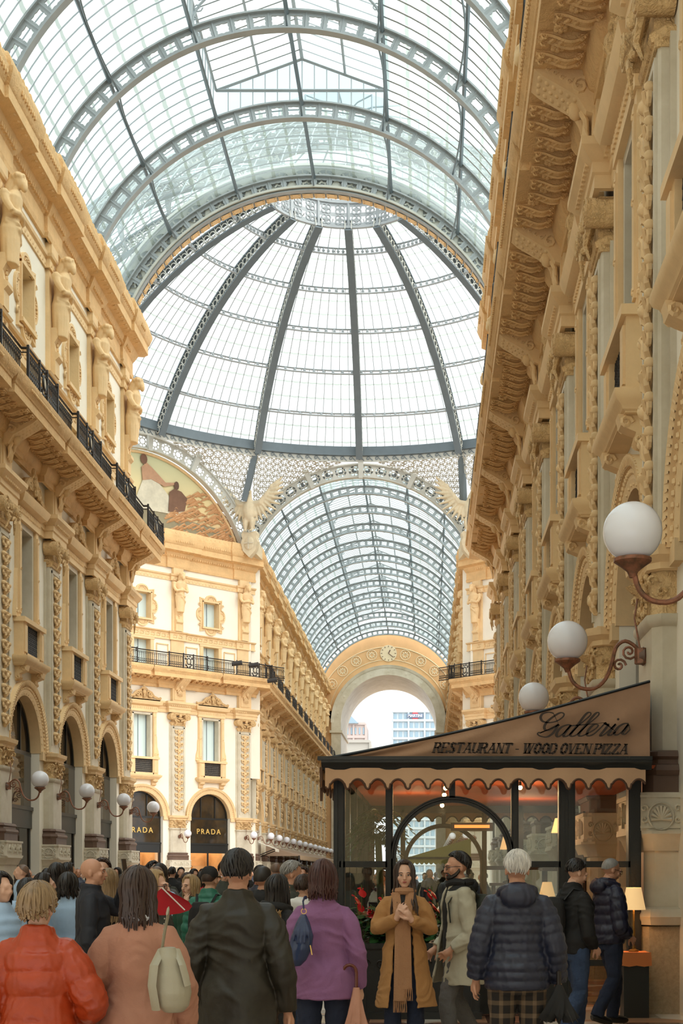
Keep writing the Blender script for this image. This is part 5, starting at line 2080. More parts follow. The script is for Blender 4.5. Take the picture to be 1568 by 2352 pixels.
# script word traced in picture pixels of its own baseline frame, then placed on the canvas
script = [[(1220 + p / 6.533, 1610 + q / 6.533) for p, q in st] for st in (
    [(320, 175), (250, 160), (160, 185), (130, 240), (160, 295), (250, 315), (360, 295), (450, 240), (480, 190), (450, 165), (400, 175), (320, 225), (240, 290), (190, 360), (190, 410), (230, 432), (300, 410), (360, 370), (400, 340)],
    [(400, 340), (350, 420), (300, 485), (220, 530), (130, 520), (85, 490), (100, 465), (125, 470)],
    [(590, 355), (540, 345), (460, 370), (400, 420), (365, 490), (390, 525), (450, 490), (530, 410), (575, 360)],
    [(575, 360), (500, 460), (470, 510), (500, 520), (560, 490), (700, 350), (850, 220), (880, 175), (850, 155), (790, 200), (680, 350), (600, 450), (575, 500), (610, 515), (680, 480), (830, 340), (960, 230), (1000, 180), (985, 155), (930, 190), (800, 350), (720, 450), (700, 500), (740, 510), (810, 480), (920, 420), (985, 360), (975, 335), (920, 340), (850, 410), (820, 480), (850, 505), (920, 480), (1000, 410), (1075, 330), (1085, 305)],
    [(1085, 305), (1105, 335), (1140, 335), (1070, 430), (1020, 495), (1050, 500), (1130, 440), (1250, 325), (1180, 420), (1140, 485), (1180, 492), (1250, 440)],
    [(1440, 315), (1370, 320), (1290, 370), (1235, 440), (1235, 480), (1280, 485), (1350, 430), (1440, 325), (1380, 420), (1350, 465), (1390, 475), (1450, 420), (1462, 405)],
    [(1287, 252), (1288, 253)])]
tx = MB()
def tw(x, y): return (ax(x), az(y, x))
for st_ in script[:-1]:
    strokes(tx, [tw(a_ + 0, b_) for a_, b_ in crv(st_, 6)], .030, AY - .075, thin=.42)
cx_, cz_ = tw(1417, 1648.6)
tx.ell((cx_, AY - .075, cz_), (.014, .005, .014), 8, 5)
tx.build('script_lettering', M['letter'], AW)
# slanted serif capitals
GL = {
 'R': [[(0, 0), (0, 1)], [(0, 1), (.35, 1), (.55, .88), (.55, .66), (.35, .52), (0, .52)], [(.28, .52), (.62, 0)]],
 'E': [[(0, 0), (0, 1)], [(0, 1), (.55, 1), (.56, .84)], [(0, .52), (.4, .52)], [(0, 0), (.58, 0), (.6, .18)]],
 'S': [[(.5, .82), (.42, .97), (.22, 1), (.04, .86), (.1, .62), (.42, .42), (.5, .2), (.34, .02), (.12, 0), (0, .2)]],
 'T': [[(.3, 0), (.3, 1)], [(0, .84), (0, 1), (.62, 1), (.62, .84)]],
 'A': [[(0, 0), (.36, 1)], [(.36, 1), (.68, 0)], [(.13, .36), (.54, .36)]],
 'U': [[(0, 1), (0, .3), (.12, .04), (.3, 0), (.5, .06), (.6, .3), (.6, 1)]],
 'N': [[(0, 0), (0, 1)], [(0, 1), (.6, 0)], [(.6, 0), (.6, 1)]],
 'W': [[(0, 1), (.24, 0)], [(.24, 0), (.46, 1)], [(.46, 1), (.68, 0)], [(.68, 0), (.94, 1)]],
 'O': [[(.3, 0), (.08, .12), (0, .5), (.08, .88), (.3, 1), (.54, .88), (.62, .5), (.54, .12), (.3, 0)]],
 'D': [[(0, 0), (0, 1)], [(0, 1), (.34, 1), (.58, .82), (.64, .5), (.56, .16), (.32, 0), (0, 0)]],
 'V': [[(0, 1), (.3, 0)], [(.3, 0), (.62, 1)]],
 'P': [[(0, 0), (0, 1)], [(0, 1), (.38, 1), (.56, .86), (.56, .64), (.36, .5), (0, .5)]],
 'I': [[(0, 0), (0, 1)]],
 'Z': [[(.02, .84), (.04, 1), (.58, 1), (0, 0), (.6, 0), (.62, .18)]],
 '-': [[(0, .4), (.3, .4)]],
}
WD = {'W': .94, 'A': .68, 'I': .0, '-': .3, 'S': .5}
body = 'RESTAURANT - WOOD OVEN PIZZA'
tot = sum((WD.get(ch, .6) + .26) if ch != ' ' else .34 for ch in body)
x0_, x1_ = ax(995), ax(1440)
H = .108
k_ = (x1_ - x0_) / tot
ser = MB()
cur = x0_
for ch in body:
    if ch == ' ':
        cur += .34 * k_
        continue
    w_ = WD.get(ch, .6)
    bx = (cur - x0_) / (x1_ - x0_)
    zbase = az(1734 - 2 * bx, 983 + 460 * bx) + .02
    for stx in GL[ch]:
        for i in range(len(stx) - 1):
            (a0_, b0_), (a1_, b1_) = stx[i], stx[i + 1]
            t_ = math.hypot(a1_ - a0_, b1_ - b0_)
            thick = .027 if (abs(b1_ - b0_) > .35 * t_ and not (ch in 'AVW' and (b1_ - b0_) * (a1_ - a0_) > .0) and not (ch == 'N' and a1_ == a0_)) else .012
            q0 = (cur + a0_ * k_ + b0_ * H * .3, zbase + b0_ * H)
            q1 = (cur + a1_ * k_ + b1_ * H * .3, zbase + b1_ * H)
            dx, dz = q1[0] - q0[0], q1[1] - q0[1]
            L_ = math.hypot(dx, dz) or 1
            nx_, nz_ = -dz / L_ * thick / 2, dx / L_ * thick / 2
            ex, ez = dx / L_ * .004, dz / L_ * .004
            ser.prism([(q0[0] + nx_ - ex, q0[1] + nz_ - ez), (q0[0] - nx_ - ex, q0[1] - nz_ - ez), (q1[0] - nx_ + ex, q1[1] - nz_ + ez), (q1[0] + nx_ + ex, q1[1] + nz_ + ez)], 'y', AY - .08, AY - .074)
        for (a_, b_) in (stx[0], stx[-1]):
            if ch != '-' and b_ in (0, 1) and ch not in 'SOD':
                qx, qz = cur + a_ * k_ + b_ * H * .3, zbase + b_ * H
                ser.box(qx - .022, qx + .022, AY - .08, AY - .074, qz - .004, qz + .004)
    cur += (w_ + .26) * k_
ser.build('capital_lettering', M['letter'], AW)

# ---- planter with anthuriums in front
M['leaf'] = mat('glossy_green_leaf', (52, 92, 50), .3, .1, 20, .35, 5.0)
M['leafy'] = mat('yellow_green_leaf', (120, 130, 50), .35, 0, var=.3)
M['redf'] = mat('red_anthurium_spathe', (196, 40, 40), .25)
M['stem'] = mat('green_stem', (84, 110, 60), .5)
def leaf(mb, c, L, W, az_, tilt, n=7):
    rows_ = []
    for i in range(n):
        t = i / (n - 1)
        w = W * (math.sin(PI * min(1, t * .93 + .07)) ** .75)
        row = []
        for s_ in (-1, 0, 1):
            x = s_ * w / 2
            y = L * t
            z = (-.12 if s_ else 0) * w + -.25 * L * t * t
            v_ = Vector((x, y, z))
            v_ = Matrix.Rotation(tilt, 3, 'X') @ v_
            v_ = Matrix.Rotation(az_, 3, 'Z') @ v_
            row.append(Vector(c) + v_)
        rows_.append(row)
    mb.grid(rows_)
rp_ = random.Random(5)
pl_specs = [(px(835), 1.0), (px(872), .8), (px(905), .9), (px(958), .9), (px(1000), 1.0), (px(1044), .85), (px(1090), .8)]
box_ = empty('window_box', (px(945), PZ - .38, 0))
tag(box_, 'long black metal planter box standing before the pavilion glass', 'planter')
b = MB()
W2 = (px(1105) - px(800)) / 2
b.box(-W2, W2, -.2, .2, .06, .82)
b.box(-W2 - .02, W2 + .02, -.22, .22, .78, .84)
b.box(-W2 - .02, W2 + .02, -.22, .22, 0, .08)
b.build('box', M['pav'], box_)
b = MB()
for i in range(9):
    x = -W2 + .09 + i * (2 * W2 - .18) / 8
    b.tube(spiral((x, -.215, .62), .06, 1.3, 1 if i % 2 else -1, 12), .009, 4)
    b.box(x - .004, x + .004, -.215, -.2, .12, .55)
b.build('ironwork', M['black'], box_)
b = MB(); b.box(-W2 + .02, W2 - .02, -.18, .18, .8, .82); b.build('soil', M['brown'], box_)
for i, (x, k) in enumerate(pl_specs):
    o = empty('anthurium', (x, PZ - .38, .82))
    tag(o, ORD[i] + ' red flowered anthurium from the left in the black planter', 'plant', 'anthuriums in the planter')
    lf = MB()
    for j in range(46):
        an = rp_.uniform(0, 2 * PI)
        r = rp_.uniform(0, .12)
        z = rp_.uniform(.02, .42 * k)
        leaf(lf, (r * math.cos(an), r * math.sin(an) * .8, z), rp_.uniform(.12, .2), rp_.uniform(.08, .13), an - PI / 2, rp_.uniform(-.5, .7))
    lf.build('leaves', M['leaf'], o)
    st = MB(); fs = []
    fl_ = MB()
    for j in range(6):
        an = rp_.uniform(0, 2 * PI)
        r = rp_.uniform(.04, .16)
        top = (r * math.cos(an), r * math.sin(an) * .6 - .05, rp_.uniform(.3, .62) * k)
        st.tube([(0, 0, 0), (top[0] * .6, top[1] * .6, top[2] * .6), top], .005, 4)
        leaf(fl_, top, .11, .1, PI + an * .3, -.75, 6)
        leaf(fl_, (top[0], top[1], top[2]), .05, .085, an * .3, .75, 4)
        st.tube([top, (top[0], top[1] - .01, top[2] + .05)], .006, 4)
    st.build('stems', M['stem'], o)
    fl_.build('flowers', M['redf'], o)

# palm and foliage standing inside the left bay
pt = empty('potted_palm', (-.62, PZ + 1.2, 0))
tag(pt, 'tall potted palm behind the left pavilion window', 'plant')
b = MB(); b.lathe((0, 0, 0), [(.16, 0), (.22, .4), (.2, .42), (.02, .4)], 14); b.build('pot', M['brown'], pt)
b = MB(); b.tube([(0, 0, .38), (.04, 0, 1.2), (.0, 0, 2.1)], [.05, .045, .04], 8); b.build('trunk', mat('mossy_trunk', (70, 84, 44), .9, .6, 30), pt)
b = MB()
for j in range(24):
    an = rp_.uniform(0, 2 * PI)
    L_ = rp_.uniform(.26, .42)
    base_ = Vector((0, 0, 2.1 + rp_.uniform(-.15, .3)))
    mid = []
    for q in range(7):
        t = q / 6
        mid.append(base_ + Vector((math.cos(an) * L_ * t, math.sin(an) * L_ * t, .25 * t - .5 * t * t)))
    b.tube(mid, .006, 3)
    for q in range(1, 7):
        for s_ in (-1, 1):
            for h in (0, .5):
                c = mid[q].lerp(mid[q - 1], h)
                leaf(b, c, .14 * (1 - q * .06), .028, an - PI / 2 + s_ * .9, -.2, 4)
b.build('fronds', M['leaf'], pt)

# ---- host stand with cloth and lamp in front of the right post
hs = empty('host_stand', (px(1448), PZ - .32, 0))
tag(hs, 'black host stand draped with an orange cloth beside the marble pier', 'stand')
b = MB(); b.box(-.14, .14, -.12, .2, 0, .6); b.build('cabinet', M['pav'], hs)
c = MB()
rows = []
for (w_, z) in ((.15, .735), (.155, .73), (.16, .66), (.165, .585)):
    rows.append([(sx_ * (w_ + .006 * math.sin(q * 2.1)), sy_, z - .012 * (q % 2)) for q, (sx_, sy_) in enumerate(((-1, -.14), (-.5, -.15), (0, -.14), (.5, -.15), (1, -.14), (1, .05), (1, .21), (0, .21), (-1, .21), (-1, .05)))])
c.grid(rows, True)
c.box(-.148, .148, -.13, .2, .6, .732)
c.build('orange_cloth', mat('orange_tablecloth', (222, 132, 74), .8, .2, 12), hs)
lp = empty('table_lamp', (px(1446), PZ - .3, .735))
tag(lp, 'brass table lamp with glowing cream shade on the host stand', 'lamp')
b = MB(); b.lathe((0, 0, 0), [(.06, 0), (.06, .015), (.02, .03), (.012, .1), (.02, .2), (.012, .3), (.01, .52)], 12); b.build('base', mat('aged_brass', (150, 116, 60), .35, metal=.7), lp)
b = MB(); b.lathe((0, 0, .47), [(.135, 0), (.085, .25)], 24, cap=False); b.build('lamp_shade', mat('glowing_cream_shade', (246, 214, 160), .8, emit=(255, 206, 140), estr=.42), lp)
pl = bpy.data.lights.new('lamp_light', 'POINT'); pl.energy = 3; pl.color = (1, .72, .42); pl.shadow_soft_size = .04
po = bpy.data.objects.new('lamp_light', pl); COL.objects.link(po); po.location = (px(1446), PZ - .3, 1.33)
# inner lamps on tables
for i, (qx, qy, qz) in enumerate(((1165, 1932, 20.0), (1284, 1893, 19.0), (1256, 2040, 18.0))):
    lp2 = empty('table_lamp', ((qx - 983) * qz / 3200, qz, 1.6 + (2009 - qy) * qz / 3200 - .6))
    tag(lp2, ['small orange shaded lamp seen through the arch edge', 'small orange shaded lamp high behind the corner post', 'cream shaded lamp low inside beside the white haired man'][i], 'lamp', 'lamps inside the pavilion')
    b = MB(); b.lathe((0, 0, 0), [(.07, 0), (.07, .02), (.015, .04), (.012, .5)], 10); b.build('base', M['black'], lp2)
    b = MB(); b.lathe((0, 0, .48), [(.11, 0), (.06, .2)], 18, cap=False); b.build('lamp_shade', bpy.data.materials['glowing_cream_shade'], lp2)
    tb = empty('side_table', (lp2.location.x, qz, 0))
    tag(tb, 'dark side table carrying the %s inner lamp' % ORD[i], 'table', 'side tables inside the pavilion')
    b = MB(); hh_ = lp2.location.z
    b.box(-.25, .25, -.25, .25, hh_ - .04, hh_); b.build('table_top', M['pavwood'], tb)
    for sx_ in (-.2, .2):
        for sy_ in (-.2, .2):
            b = MB(); b.box(sx_ - .02, sx_ + .02, sy_ - .02, sy_ + .02, 0, hh_ - .04); b.build('leg', M['pavwood'], tb)
# ================================================================ people kit (local: facing -y, feet at z=0, built for 1.75 m then scaled)
def skinmat(name, c): return mat(name, c, .5, .05, 60, .06, 8.0)
M['skin1'] = skinmat('light_skin', (214, 168, 142))
M['skin2'] = skinmat('ruddy_skin', (200, 148, 120))
M['skin3'] = skinmat('tan_skin', (182, 134, 104))
M['eyew'] = mat('eye_white', (226, 222, 214), .3)
M['dark'] = mat('dark_detail', (34, 26, 22), .4)
M['lip'] = mat('lips', (186, 104, 96), .4)
M['shoe'] = mat('black_shoe', (28, 26, 26), .4)
def hairmat(name, c):
    m = mat(name, c, .42, 0, var=.45, vscale=40.0)
    t = m.node_tree
    tc = [n for n in t.nodes if n.type == 'TEX_COORD'][0]
    nz = [n for n in t.nodes if n.type == 'TEX_NOISE'][0]
    mp = t.nodes.new('ShaderNodeMapping')
    mp.inputs['Scale'].default_value = (1, 1, .12)
    t.links.new(tc.outputs['Object'], mp.inputs['Vector'])
    t.links.new(mp.outputs[0], nz.inputs['Vector'])
    return m
HM = {k: hairmat(k + '_hair', c) for k, c in dict(black=(34, 27, 24), brown=(62, 42, 32), auburn=(74, 40, 34), blond=(176, 146, 104), sandy=(150, 122, 88), grey=(150, 146, 142), white=(214, 208, 200), stubble=(120, 96, 80)).items()}
def cloth(name, c, bump=.35, scale=9, rough=.85, var=.12, dist=.02):
    return mat(name, c, rough, bump, scale, var, 5.0, dist=dist)

def wrinkle(me, amp, f, seed=0, ridged=True):
    me.update()
    co = [v.co.copy() for v in me.vertices]
    no = [v.normal.copy() for v in me.vertices]
    for v, c_, n_ in zip(me.vertices, co, no):
        w = noise.noise(Vector((c_.x * 3 + seed, c_.y * 3, c_.z * 3))) * 1.2
        q = Vector((c_.x * f[0] + w + seed, c_.y * f[1] + w, c_.z * f[2] + w * 2))
        a_ = noise.noise(q)
        if ridged: a_ = (.5 - abs(a_)) * 1.4 - .3
        a_ += .45 * noise.noise(q * 2.3)
        v.co = c_ + n_ * a_ * amp
    me.update()

def rot(p, ax, a, o):
    return Matrix.Rotation(a, 3, ax) @ (Vector(p) - Vector(o)) + Vector(o)

def sect(rows, z, rx, ry, cx=0, cy=0, n=28, lobes=0, amp=0, ph=0):
    rows.append([(cx + (rx + (amp * math.sin(lobes * 2 * PI * j / n + ph) if lobes else 0)) * math.cos(2 * PI * j / n), cy + (ry + (amp * math.sin(lobes * 2 * PI * j / n + ph) if lobes else 0)) * math.sin(2 * PI * j / n), z) for j in range(n)])

def lerp_prof(prof, z):
    if z <= prof[0][0]: return prof[0][1:]
    for a, b in zip(prof, prof[1:]):
        if z <= b[0]:
            t = (z - a[0]) / (b[0] - a[0])
            t = t * t * (3 - 2 * t) * .5 + t * .5
            return tuple(a[i] + (b[i] - a[i]) * t for i in range(1, len(a)))
    return prof[-1][1:]

def hand(mb, w, d, n, curl=.5, side=1, spread=.16):
    """w wrist, d finger direction, n palm normal (points out of the palm)"""
    w, d, n = Vector(w), Vector(d).normalized(), Vector(n).normalized()
    s = d.cross(n).normalized() * side
    c = w + d * .05
    mb.tube([w - d * .02, w + d * .02, w + d * .055, w + d * .09], [.026, .028, .036, .03], 8, True, 1.0)
    for i in range(4):
        k = (i - 1.5)
        L = (.068, .078, .073, .056)[i]
        b0 = w + d * (.085 - abs(k) * .004) + s * (-k * .021)
        dd = (d + s * (-k * spread)).normalized()
        pts = [b0]
        cur = 0
        for q in range(3):
            cur += curl * (.45 + .25 * q)
            v = dd * math.cos(cur) + n * math.sin(cur)
            pts.append(pts[-1] + v * L * (.42, .32, .26)[q])
        mb.tube(pts, [.0098, .0092, .0084, .0068], 6)
    b0 = w + d * .025 + s * .026
    t1 = b0 + (s * .75 + d * .55 + n * .3).normalized() * .036
    t2 = t1 + (s * .3 + d * .8 + n * .35).normalized() * .03
    t3 = t2 + (s * .0 + d * .9 + n * .4).normalized() * .022
    mb.tube([b0 - s * .01, b0, t1, t2, t3], [.014, .015, .0115, .0105, .008], 6)

HC = (0, -.012, 1.635)   # head centre
def headT(p, turn, tilt):
    o = (0, .01, 1.54)
    p = rot(p, 'X', tilt, o)
    return rot(p, 'Z', turn, o)

class Pose:
    def __init__(s, la, ra, lh=None, rh=None, legs=None, turn=0, tilt=0, lc=.5, rc=.5):
        s.la, s.ra = la, ra          # (shoulder?, elbow, wrist) ; left = +x side of the local frame when seen from the front is person's left
        s.lh, s.rh = lh, rh          # (dir, normal)
        s.legs = legs or [((.095, 0, .92), (.1, -.01, .49), (.1, .02, .08), (0, -1, 0)), ((-.095, 0, .92), (-.1, -.01, .49), (-.1, .02, .08), (0, -1, 0))]
        s.turn, s.tilt, s.lc, s.rc = turn, tilt, lc, rc
SHL, SHR = (.162, .0, 1.395), (-.162, .0, 1.395)
DOWN = Pose(((.225, .03, 1.13), (.235, -.03, .88)), ((-.225, .03, 1.13), (-.235, -.03, .88)))
WALK = [((.09, 0, .92), (.1, -.14, .5), (.1, -.1, .1), (0, -1, 0)), ((-.09, 0, .92), (-.1, .0, .5), (-.1, .2, .14), (0, -1, -.2))]

def person(label, x, y, rz, h, pose=DOWN, skin='skin1', hair=('short', 'black'), top=None, topmat=None, legs=None, build=1.0, detail=True, female=False, group=None, under=None, glasses=False, beard=False, extra=None, name='person', collar=True):
    """top: dict(hem, flare, puff, thick, open) """
    V = .0075 if detail else .014
    a = MB()
    W = build * (.93 if female else 1.0)
    P_ = pose
    prof = [(.84, .15, .11, .01), (.95, .165, .12, .01), (1.08, .135, .1, 0), (1.3, .165, .115, .0), (1.41, .16, .09, .005), (1.47, .08, .07, .01), (1.5, .058, .06, .01)]
    rows = []
    for i in range(15):
        z = .84 + .66 * i / 14
        rx, ry, cy = lerp_prof(prof, z)
        sect(rows, z, rx * W, ry * W, 0, cy, 18)
    a.grid(rows, True, True)
    neck0 = (0, .015, 1.46)
    hc = headT((0, .0, 1.56), P_.turn, P_.tilt)
    a.tube([neck0, (0, .012, 1.52), hc], [.07, .06 if not female else .05, .056], 10)
    for sg in (-1, 1): a.tube([(0, .02, 1.48), (sg * .08 * W, .015, 1.43)], [.045, .036], 8)
    def E(c, r, ro=None):
        R = Matrix.Rotation(P_.turn, 3, 'Z') @ Matrix.Rotation(P_.tilt, 3, 'X')
        a.ell(headT(c, P_.turn, P_.tilt), r, 14, 10, R @ ro if ro else R)
    E((0, .012, 1.662), (.074, .094, .09))
    E((0, -.03, 1.60), (.06, .066, .078))
    E((0, -.062, 1.548), (.03, .028, .024))
    E((0, -.088, 1.655), (.05, .018, .02))
    E((0, -.104, 1.62), (.012, .02, .026))
    E((0, -.114, 1.605), (.016, .015, .011))
    E((0, -.088, 1.578), (.024, .016, .013))
    for sg in (-1, 1):
        E((sg * .074, .012, 1.622), (.01, .02, .032))
        E((sg * .04, -.07, 1.61), (.022, .02, .026))
    for (sh, arm, hd, cl, sd) in ((SHL, P_.la, P_.lh, P_.lc, 1), (SHR, P_.ra, P_.rh, P_.rc, -1)):
        sh = (sh[0] * W, sh[1], sh[2])
        e, w = Vector(arm[0]), Vector(arm[1])
        a.tube([(sh[0] * .6, sh[1], sh[2]), sh, Vector(sh).lerp(e, .5), e, e.lerp(w, .4), w], [.036, .04, .04, .038, .036, .026], 9)
        d, n = hd if hd else ((w - e).normalized() + Vector((0, -.1, -.2)), (-sd * .8, .3, 0))
        hand(a, w, d, n, cl, sd)
    for (hp, kn, an, ft) in P_.legs:
        a.tube([hp, Vector(hp).lerp(Vector(kn), .5), kn, Vector(kn).lerp(Vector(an), .4), an], [.095 * W, .08 * W, .056, .056, .036], 10)
        f = Vector(an) + Vector(ft) * .12
        a.tube([Vector(an) + Vector(ft) * -.03 + Vector((0, 0, -.03)), Vector(an) + Vector(ft) * .05 + Vector((0, 0, -.035)), f + Vector((0, 0, -.05))], [.035, .038, .025], 8)
    me = remesh(a, V, 2, .5)
    S = h / 1.75
    me.transform(Matrix.Scale(S, 4))
    o = obj(name, me, M[skin])
    o.location = (x, y, 0)
    o.rotation_euler = (0, 0, rz)
    tag(o, label, 'person', group)
    R3 = Matrix.Rotation(P_.turn, 3, 'Z') @ Matrix.Rotation(P_.tilt, 3, 'X')
    def HE(mb, c, r): mb.ell(headT(c, P_.turn, P_.tilt), r, 8, 6, R3)
    def part(mb, nm, m):
        me_ = mb.mesh(nm, m, S)
        q = bpy.data.objects.new(nm, me_); COL.objects.link(q); q.parent = o
        return q
    if detail:
        b = MB()
        for sg in (-1, 1): HE(b, (sg * .031, -.0925, 1.636), (.012, .005, .0042))
        part(b, 'eyes', M['eyew'])
        b = MB()
        for sg in (-1, 1):
            HE(b, (sg * .031, -.096, 1.636), (.0055, .003, .0045))
            HE(b, (sg * .031, -.095, 1.641), (.014, .004, .0022))
            b.tube([headT((sg * .015, -.102, 1.655), P_.turn, P_.tilt), headT((sg * .032, -.1035, 1.661), P_.turn, P_.tilt), headT((sg * .05, -.09, 1.654), P_.turn, P_.tilt)], .003, 4)
        part(b, 'eyebrows', M['dark'])
        b = MB()
        HE(b, (0, -.1015, 1.581), (.021, .007, .004)); HE(b, (0, -.1, 1.574), (.016, .008, .0045))
        part(b, 'lips', M['lip'])
        if beard:
            b = MB()
            for sg in (-1, 1):
                b.tube([headT(q_, P_.turn, P_.tilt) for q_ in ((sg * .07, .002, 1.625), (sg * .066, -.012, 1.595), (sg * .055, -.042, 1.568), (sg * .034, -.078, 1.55), (0, -.092, 1.547))], [.006, .014, .017, .018, .018], 8)
                b.tube([headT(q_, P_.turn, P_.tilt) for q_ in ((0, -.102, 1.592), (sg * .02, -.097, 1.588), (sg * .03, -.085, 1.565))], [.006, .007, .012], 6)
            part(b, 'beard', M['dark'] if hair[1] == 'black' else HM['grey'])
        if glasses:
            b = MB()
            for sg in (-1, 1):
                b.tube([headT((sg * .034 + .024 * math.cos(t * PI / 6), -.116 + abs(.012 * math.cos(t * PI / 6)), 1.636 + .018 * math.sin(t * PI / 6)), P_.turn, P_.tilt) for t in range(13)], .0025, 4)
                b.tube([headT((sg * .058, -.105, 1.64), P_.turn, P_.tilt), headT((sg * .08, -.04, 1.642), P_.turn, P_.tilt), headT((sg * .08, .02, 1.635), P_.turn, P_.tilt)], .0025, 4)
            b.tube([headT((-.01, -.117, 1.64), P_.turn, P_.tilt), headT((.01, -.117, 1.64), P_.turn, P_.tilt)], .0025, 4)
            part(b, 'glasses', M['dark'])
    # hair
    hs, hcol = hair
    if hs != 'bald':
        rn = random.Random(hash(label) % 1000 if False else len(label) * 7)
        b = MB()
        cen = Vector((0, .014, 1.655))
        rx, ry, rz_ = (.079, .1, .098)
        L = {'short': 0, 'crop': 0, 'bob': .1, 'shoulder': .16, 'long': .38, 'fluffy': .02}[hs]
        thick = {'short': .007, 'crop': .003, 'bob': .017, 'shoulder': .014, 'long': .012, 'fluffy': .02}[hs]
        ns = (96 if L else 170) if detail else 44
        # base cap
        cap = []
        for i in range(9):
            th = math.radians(2 + 88 * i / 8)
            row = []
            for j in range(24):
                ph = 2 * PI * j / 24
                back = math.sin(ph)       # +1 back
                lim = math.radians(42 + 72 * min(1, max(0, (back + .6) / 1.3)) ** .7)
                t = th * lim / math.radians(90)
                row.append(headT(cen + Vector((rx * 1.02 * math.sin(t) * math.cos(ph), ry * 1.02 * math.sin(t) * math.sin(ph), (rz_ + thick * .5) * math.cos(t))), P_.turn, P_.tilt))
            cap.append(row)
        b.grid(cap, True, True)
        if hs != 'crop':
            for k in range(ns):
                ph = 2 * PI * (k + rn.random() * .8) / ns
                back = math.sin(ph)
                if hs in ('short', 'fluffy'): lim = (42 + 76 * min(1, max(0, (back + .6) / 1.3)) ** .7) * rn.uniform(.75, 1.02)
                else: lim = 40 + 74 * min(1, max(0, (back + .72) / .6))
                pts, rad = [], []
                out = 1 + thick / .08 * (rn.uniform(.5, 1.3) if L else rn.uniform(.3, 2.2))
                th0 = rn.uniform(3, 22)
                for q in range(7):
                    t = math.radians(th0 + (lim - th0) * q / 6)
                    pp = ph + (.06 if L else .16) * math.sin(q * .8 + k * 1.7)
                    p = cen + Vector((rx * out * math.sin(t) * math.cos(pp), ry * out * math.sin(t) * math.sin(pp), rz_ * out * math.cos(t)))
                    pts.append(p); rad.append((.009 if L else .0075) if detail else .013)
                if L and back > -.74:
                    p = pts[-1]
                    for q in range(1, 6):
                        f = q / 5
                        dx = p.x * (.1 * f) + rn.uniform(-.008, .008)
                        push = .02 * f if hs == 'long' else -.02 * f * f
                        dy = (.015 * f if back > 0 else (-.03 * f if hs == 'long' else 0)) + push * (1 if back > 0 else 0)
                        z_ = p.z - (L + rn.uniform(-.02, .02)) * f
                        zz = 1.46
                        if z_ < zz and hs == 'long':
                            dy += (.04 if back > 0 else -.05) * min(1, (zz - z_) / .06)
                            dx += (.02 if p.x > 0 else -.02) * min(1, (zz - z_) / .1)
                        pts.append(Vector((p.x + dx, p.y + dy, z_)))
                        rad.append((.011 if detail else .016) * (1 - .6 * f))
                else:
                    rad[-1] = .003
                b.tube([headT(p, P_.turn, P_.tilt) if (p.z > 1.5 or L < .2) else headT(Vector((p.x, p.y, 1.5)), P_.turn, P_.tilt) + Vector((0, 0, p.z - 1.5)) for p in pts], rad, 5)
        part(b, 'hair', HM[hcol])
    # clothes
    t = dict(hem=.8, flare=0.0, puff=0, thick=.03, sleeve=.012, open=0, hood=False, longsl=1.0, lobes=0)
    t.update(top or {})
    def torso(rows_, hem, th, op=0, shell=.02):
        n = max(12, int((1.5 - hem) / (.012 if t['puff'] else .035)))
        pr = [(.3, .2, .15, .01), (.84, .165, .125, .01), (.98, .17, .13, .01), (1.1, .15, .115, 0), (1.3, .165, .122, 0), (1.37, .162, .112, .004), (1.42, .142, .1, .008), (1.46, .105, .085, .012), (1.5, .066, .068, .014)]
        for i in range(n + 1):
            z = hem + (1.5 - hem) * i / n
            rx, ry, cy = lerp_prof(pr, z)
            g = th + t['flare'] * max(0, (1.15 - z)) 
            if z > 1.4: g = max(.014, th * .6)
            if t['puff']:
                g += .016 * (abs(math.sin(PI * (z - hem) / t['puff'])) ** .6) - .006
            rx, ry = rx * W + g, ry * W + g
            m = 36
            def pt(j, k_=1.0, d_=0):
                an = 2 * PI * j / m
                w_ = 0
                if t['lobes'] and z < 1.12:
                    w_ = .012 * (1.12 - z) / .4 * math.sin(t['lobes'] * an + 1.3)
                return ((rx + w_ - d_) * math.cos(an), cy + (ry + w_ - d_) * math.sin(an), z)
            if not op:
                rows_.append([pt(j) for j in range(m)])
            else:
                hw = op * (1 if z < 1.2 else max(.18, 1 - (z - 1.2) / .3)) * m / (2 * PI)
                j0, j1 = 27 + hw, 27 + m - hw
                k = 30
                outer = [pt(j0 + (j1 - j0) * q / k) for q in range(k + 1)]
                inner = [pt(j0 + (j1 - j0) * q / k, 1, shell) for q in range(k + 1)][::-1]
                rows_.append(outer + inner)
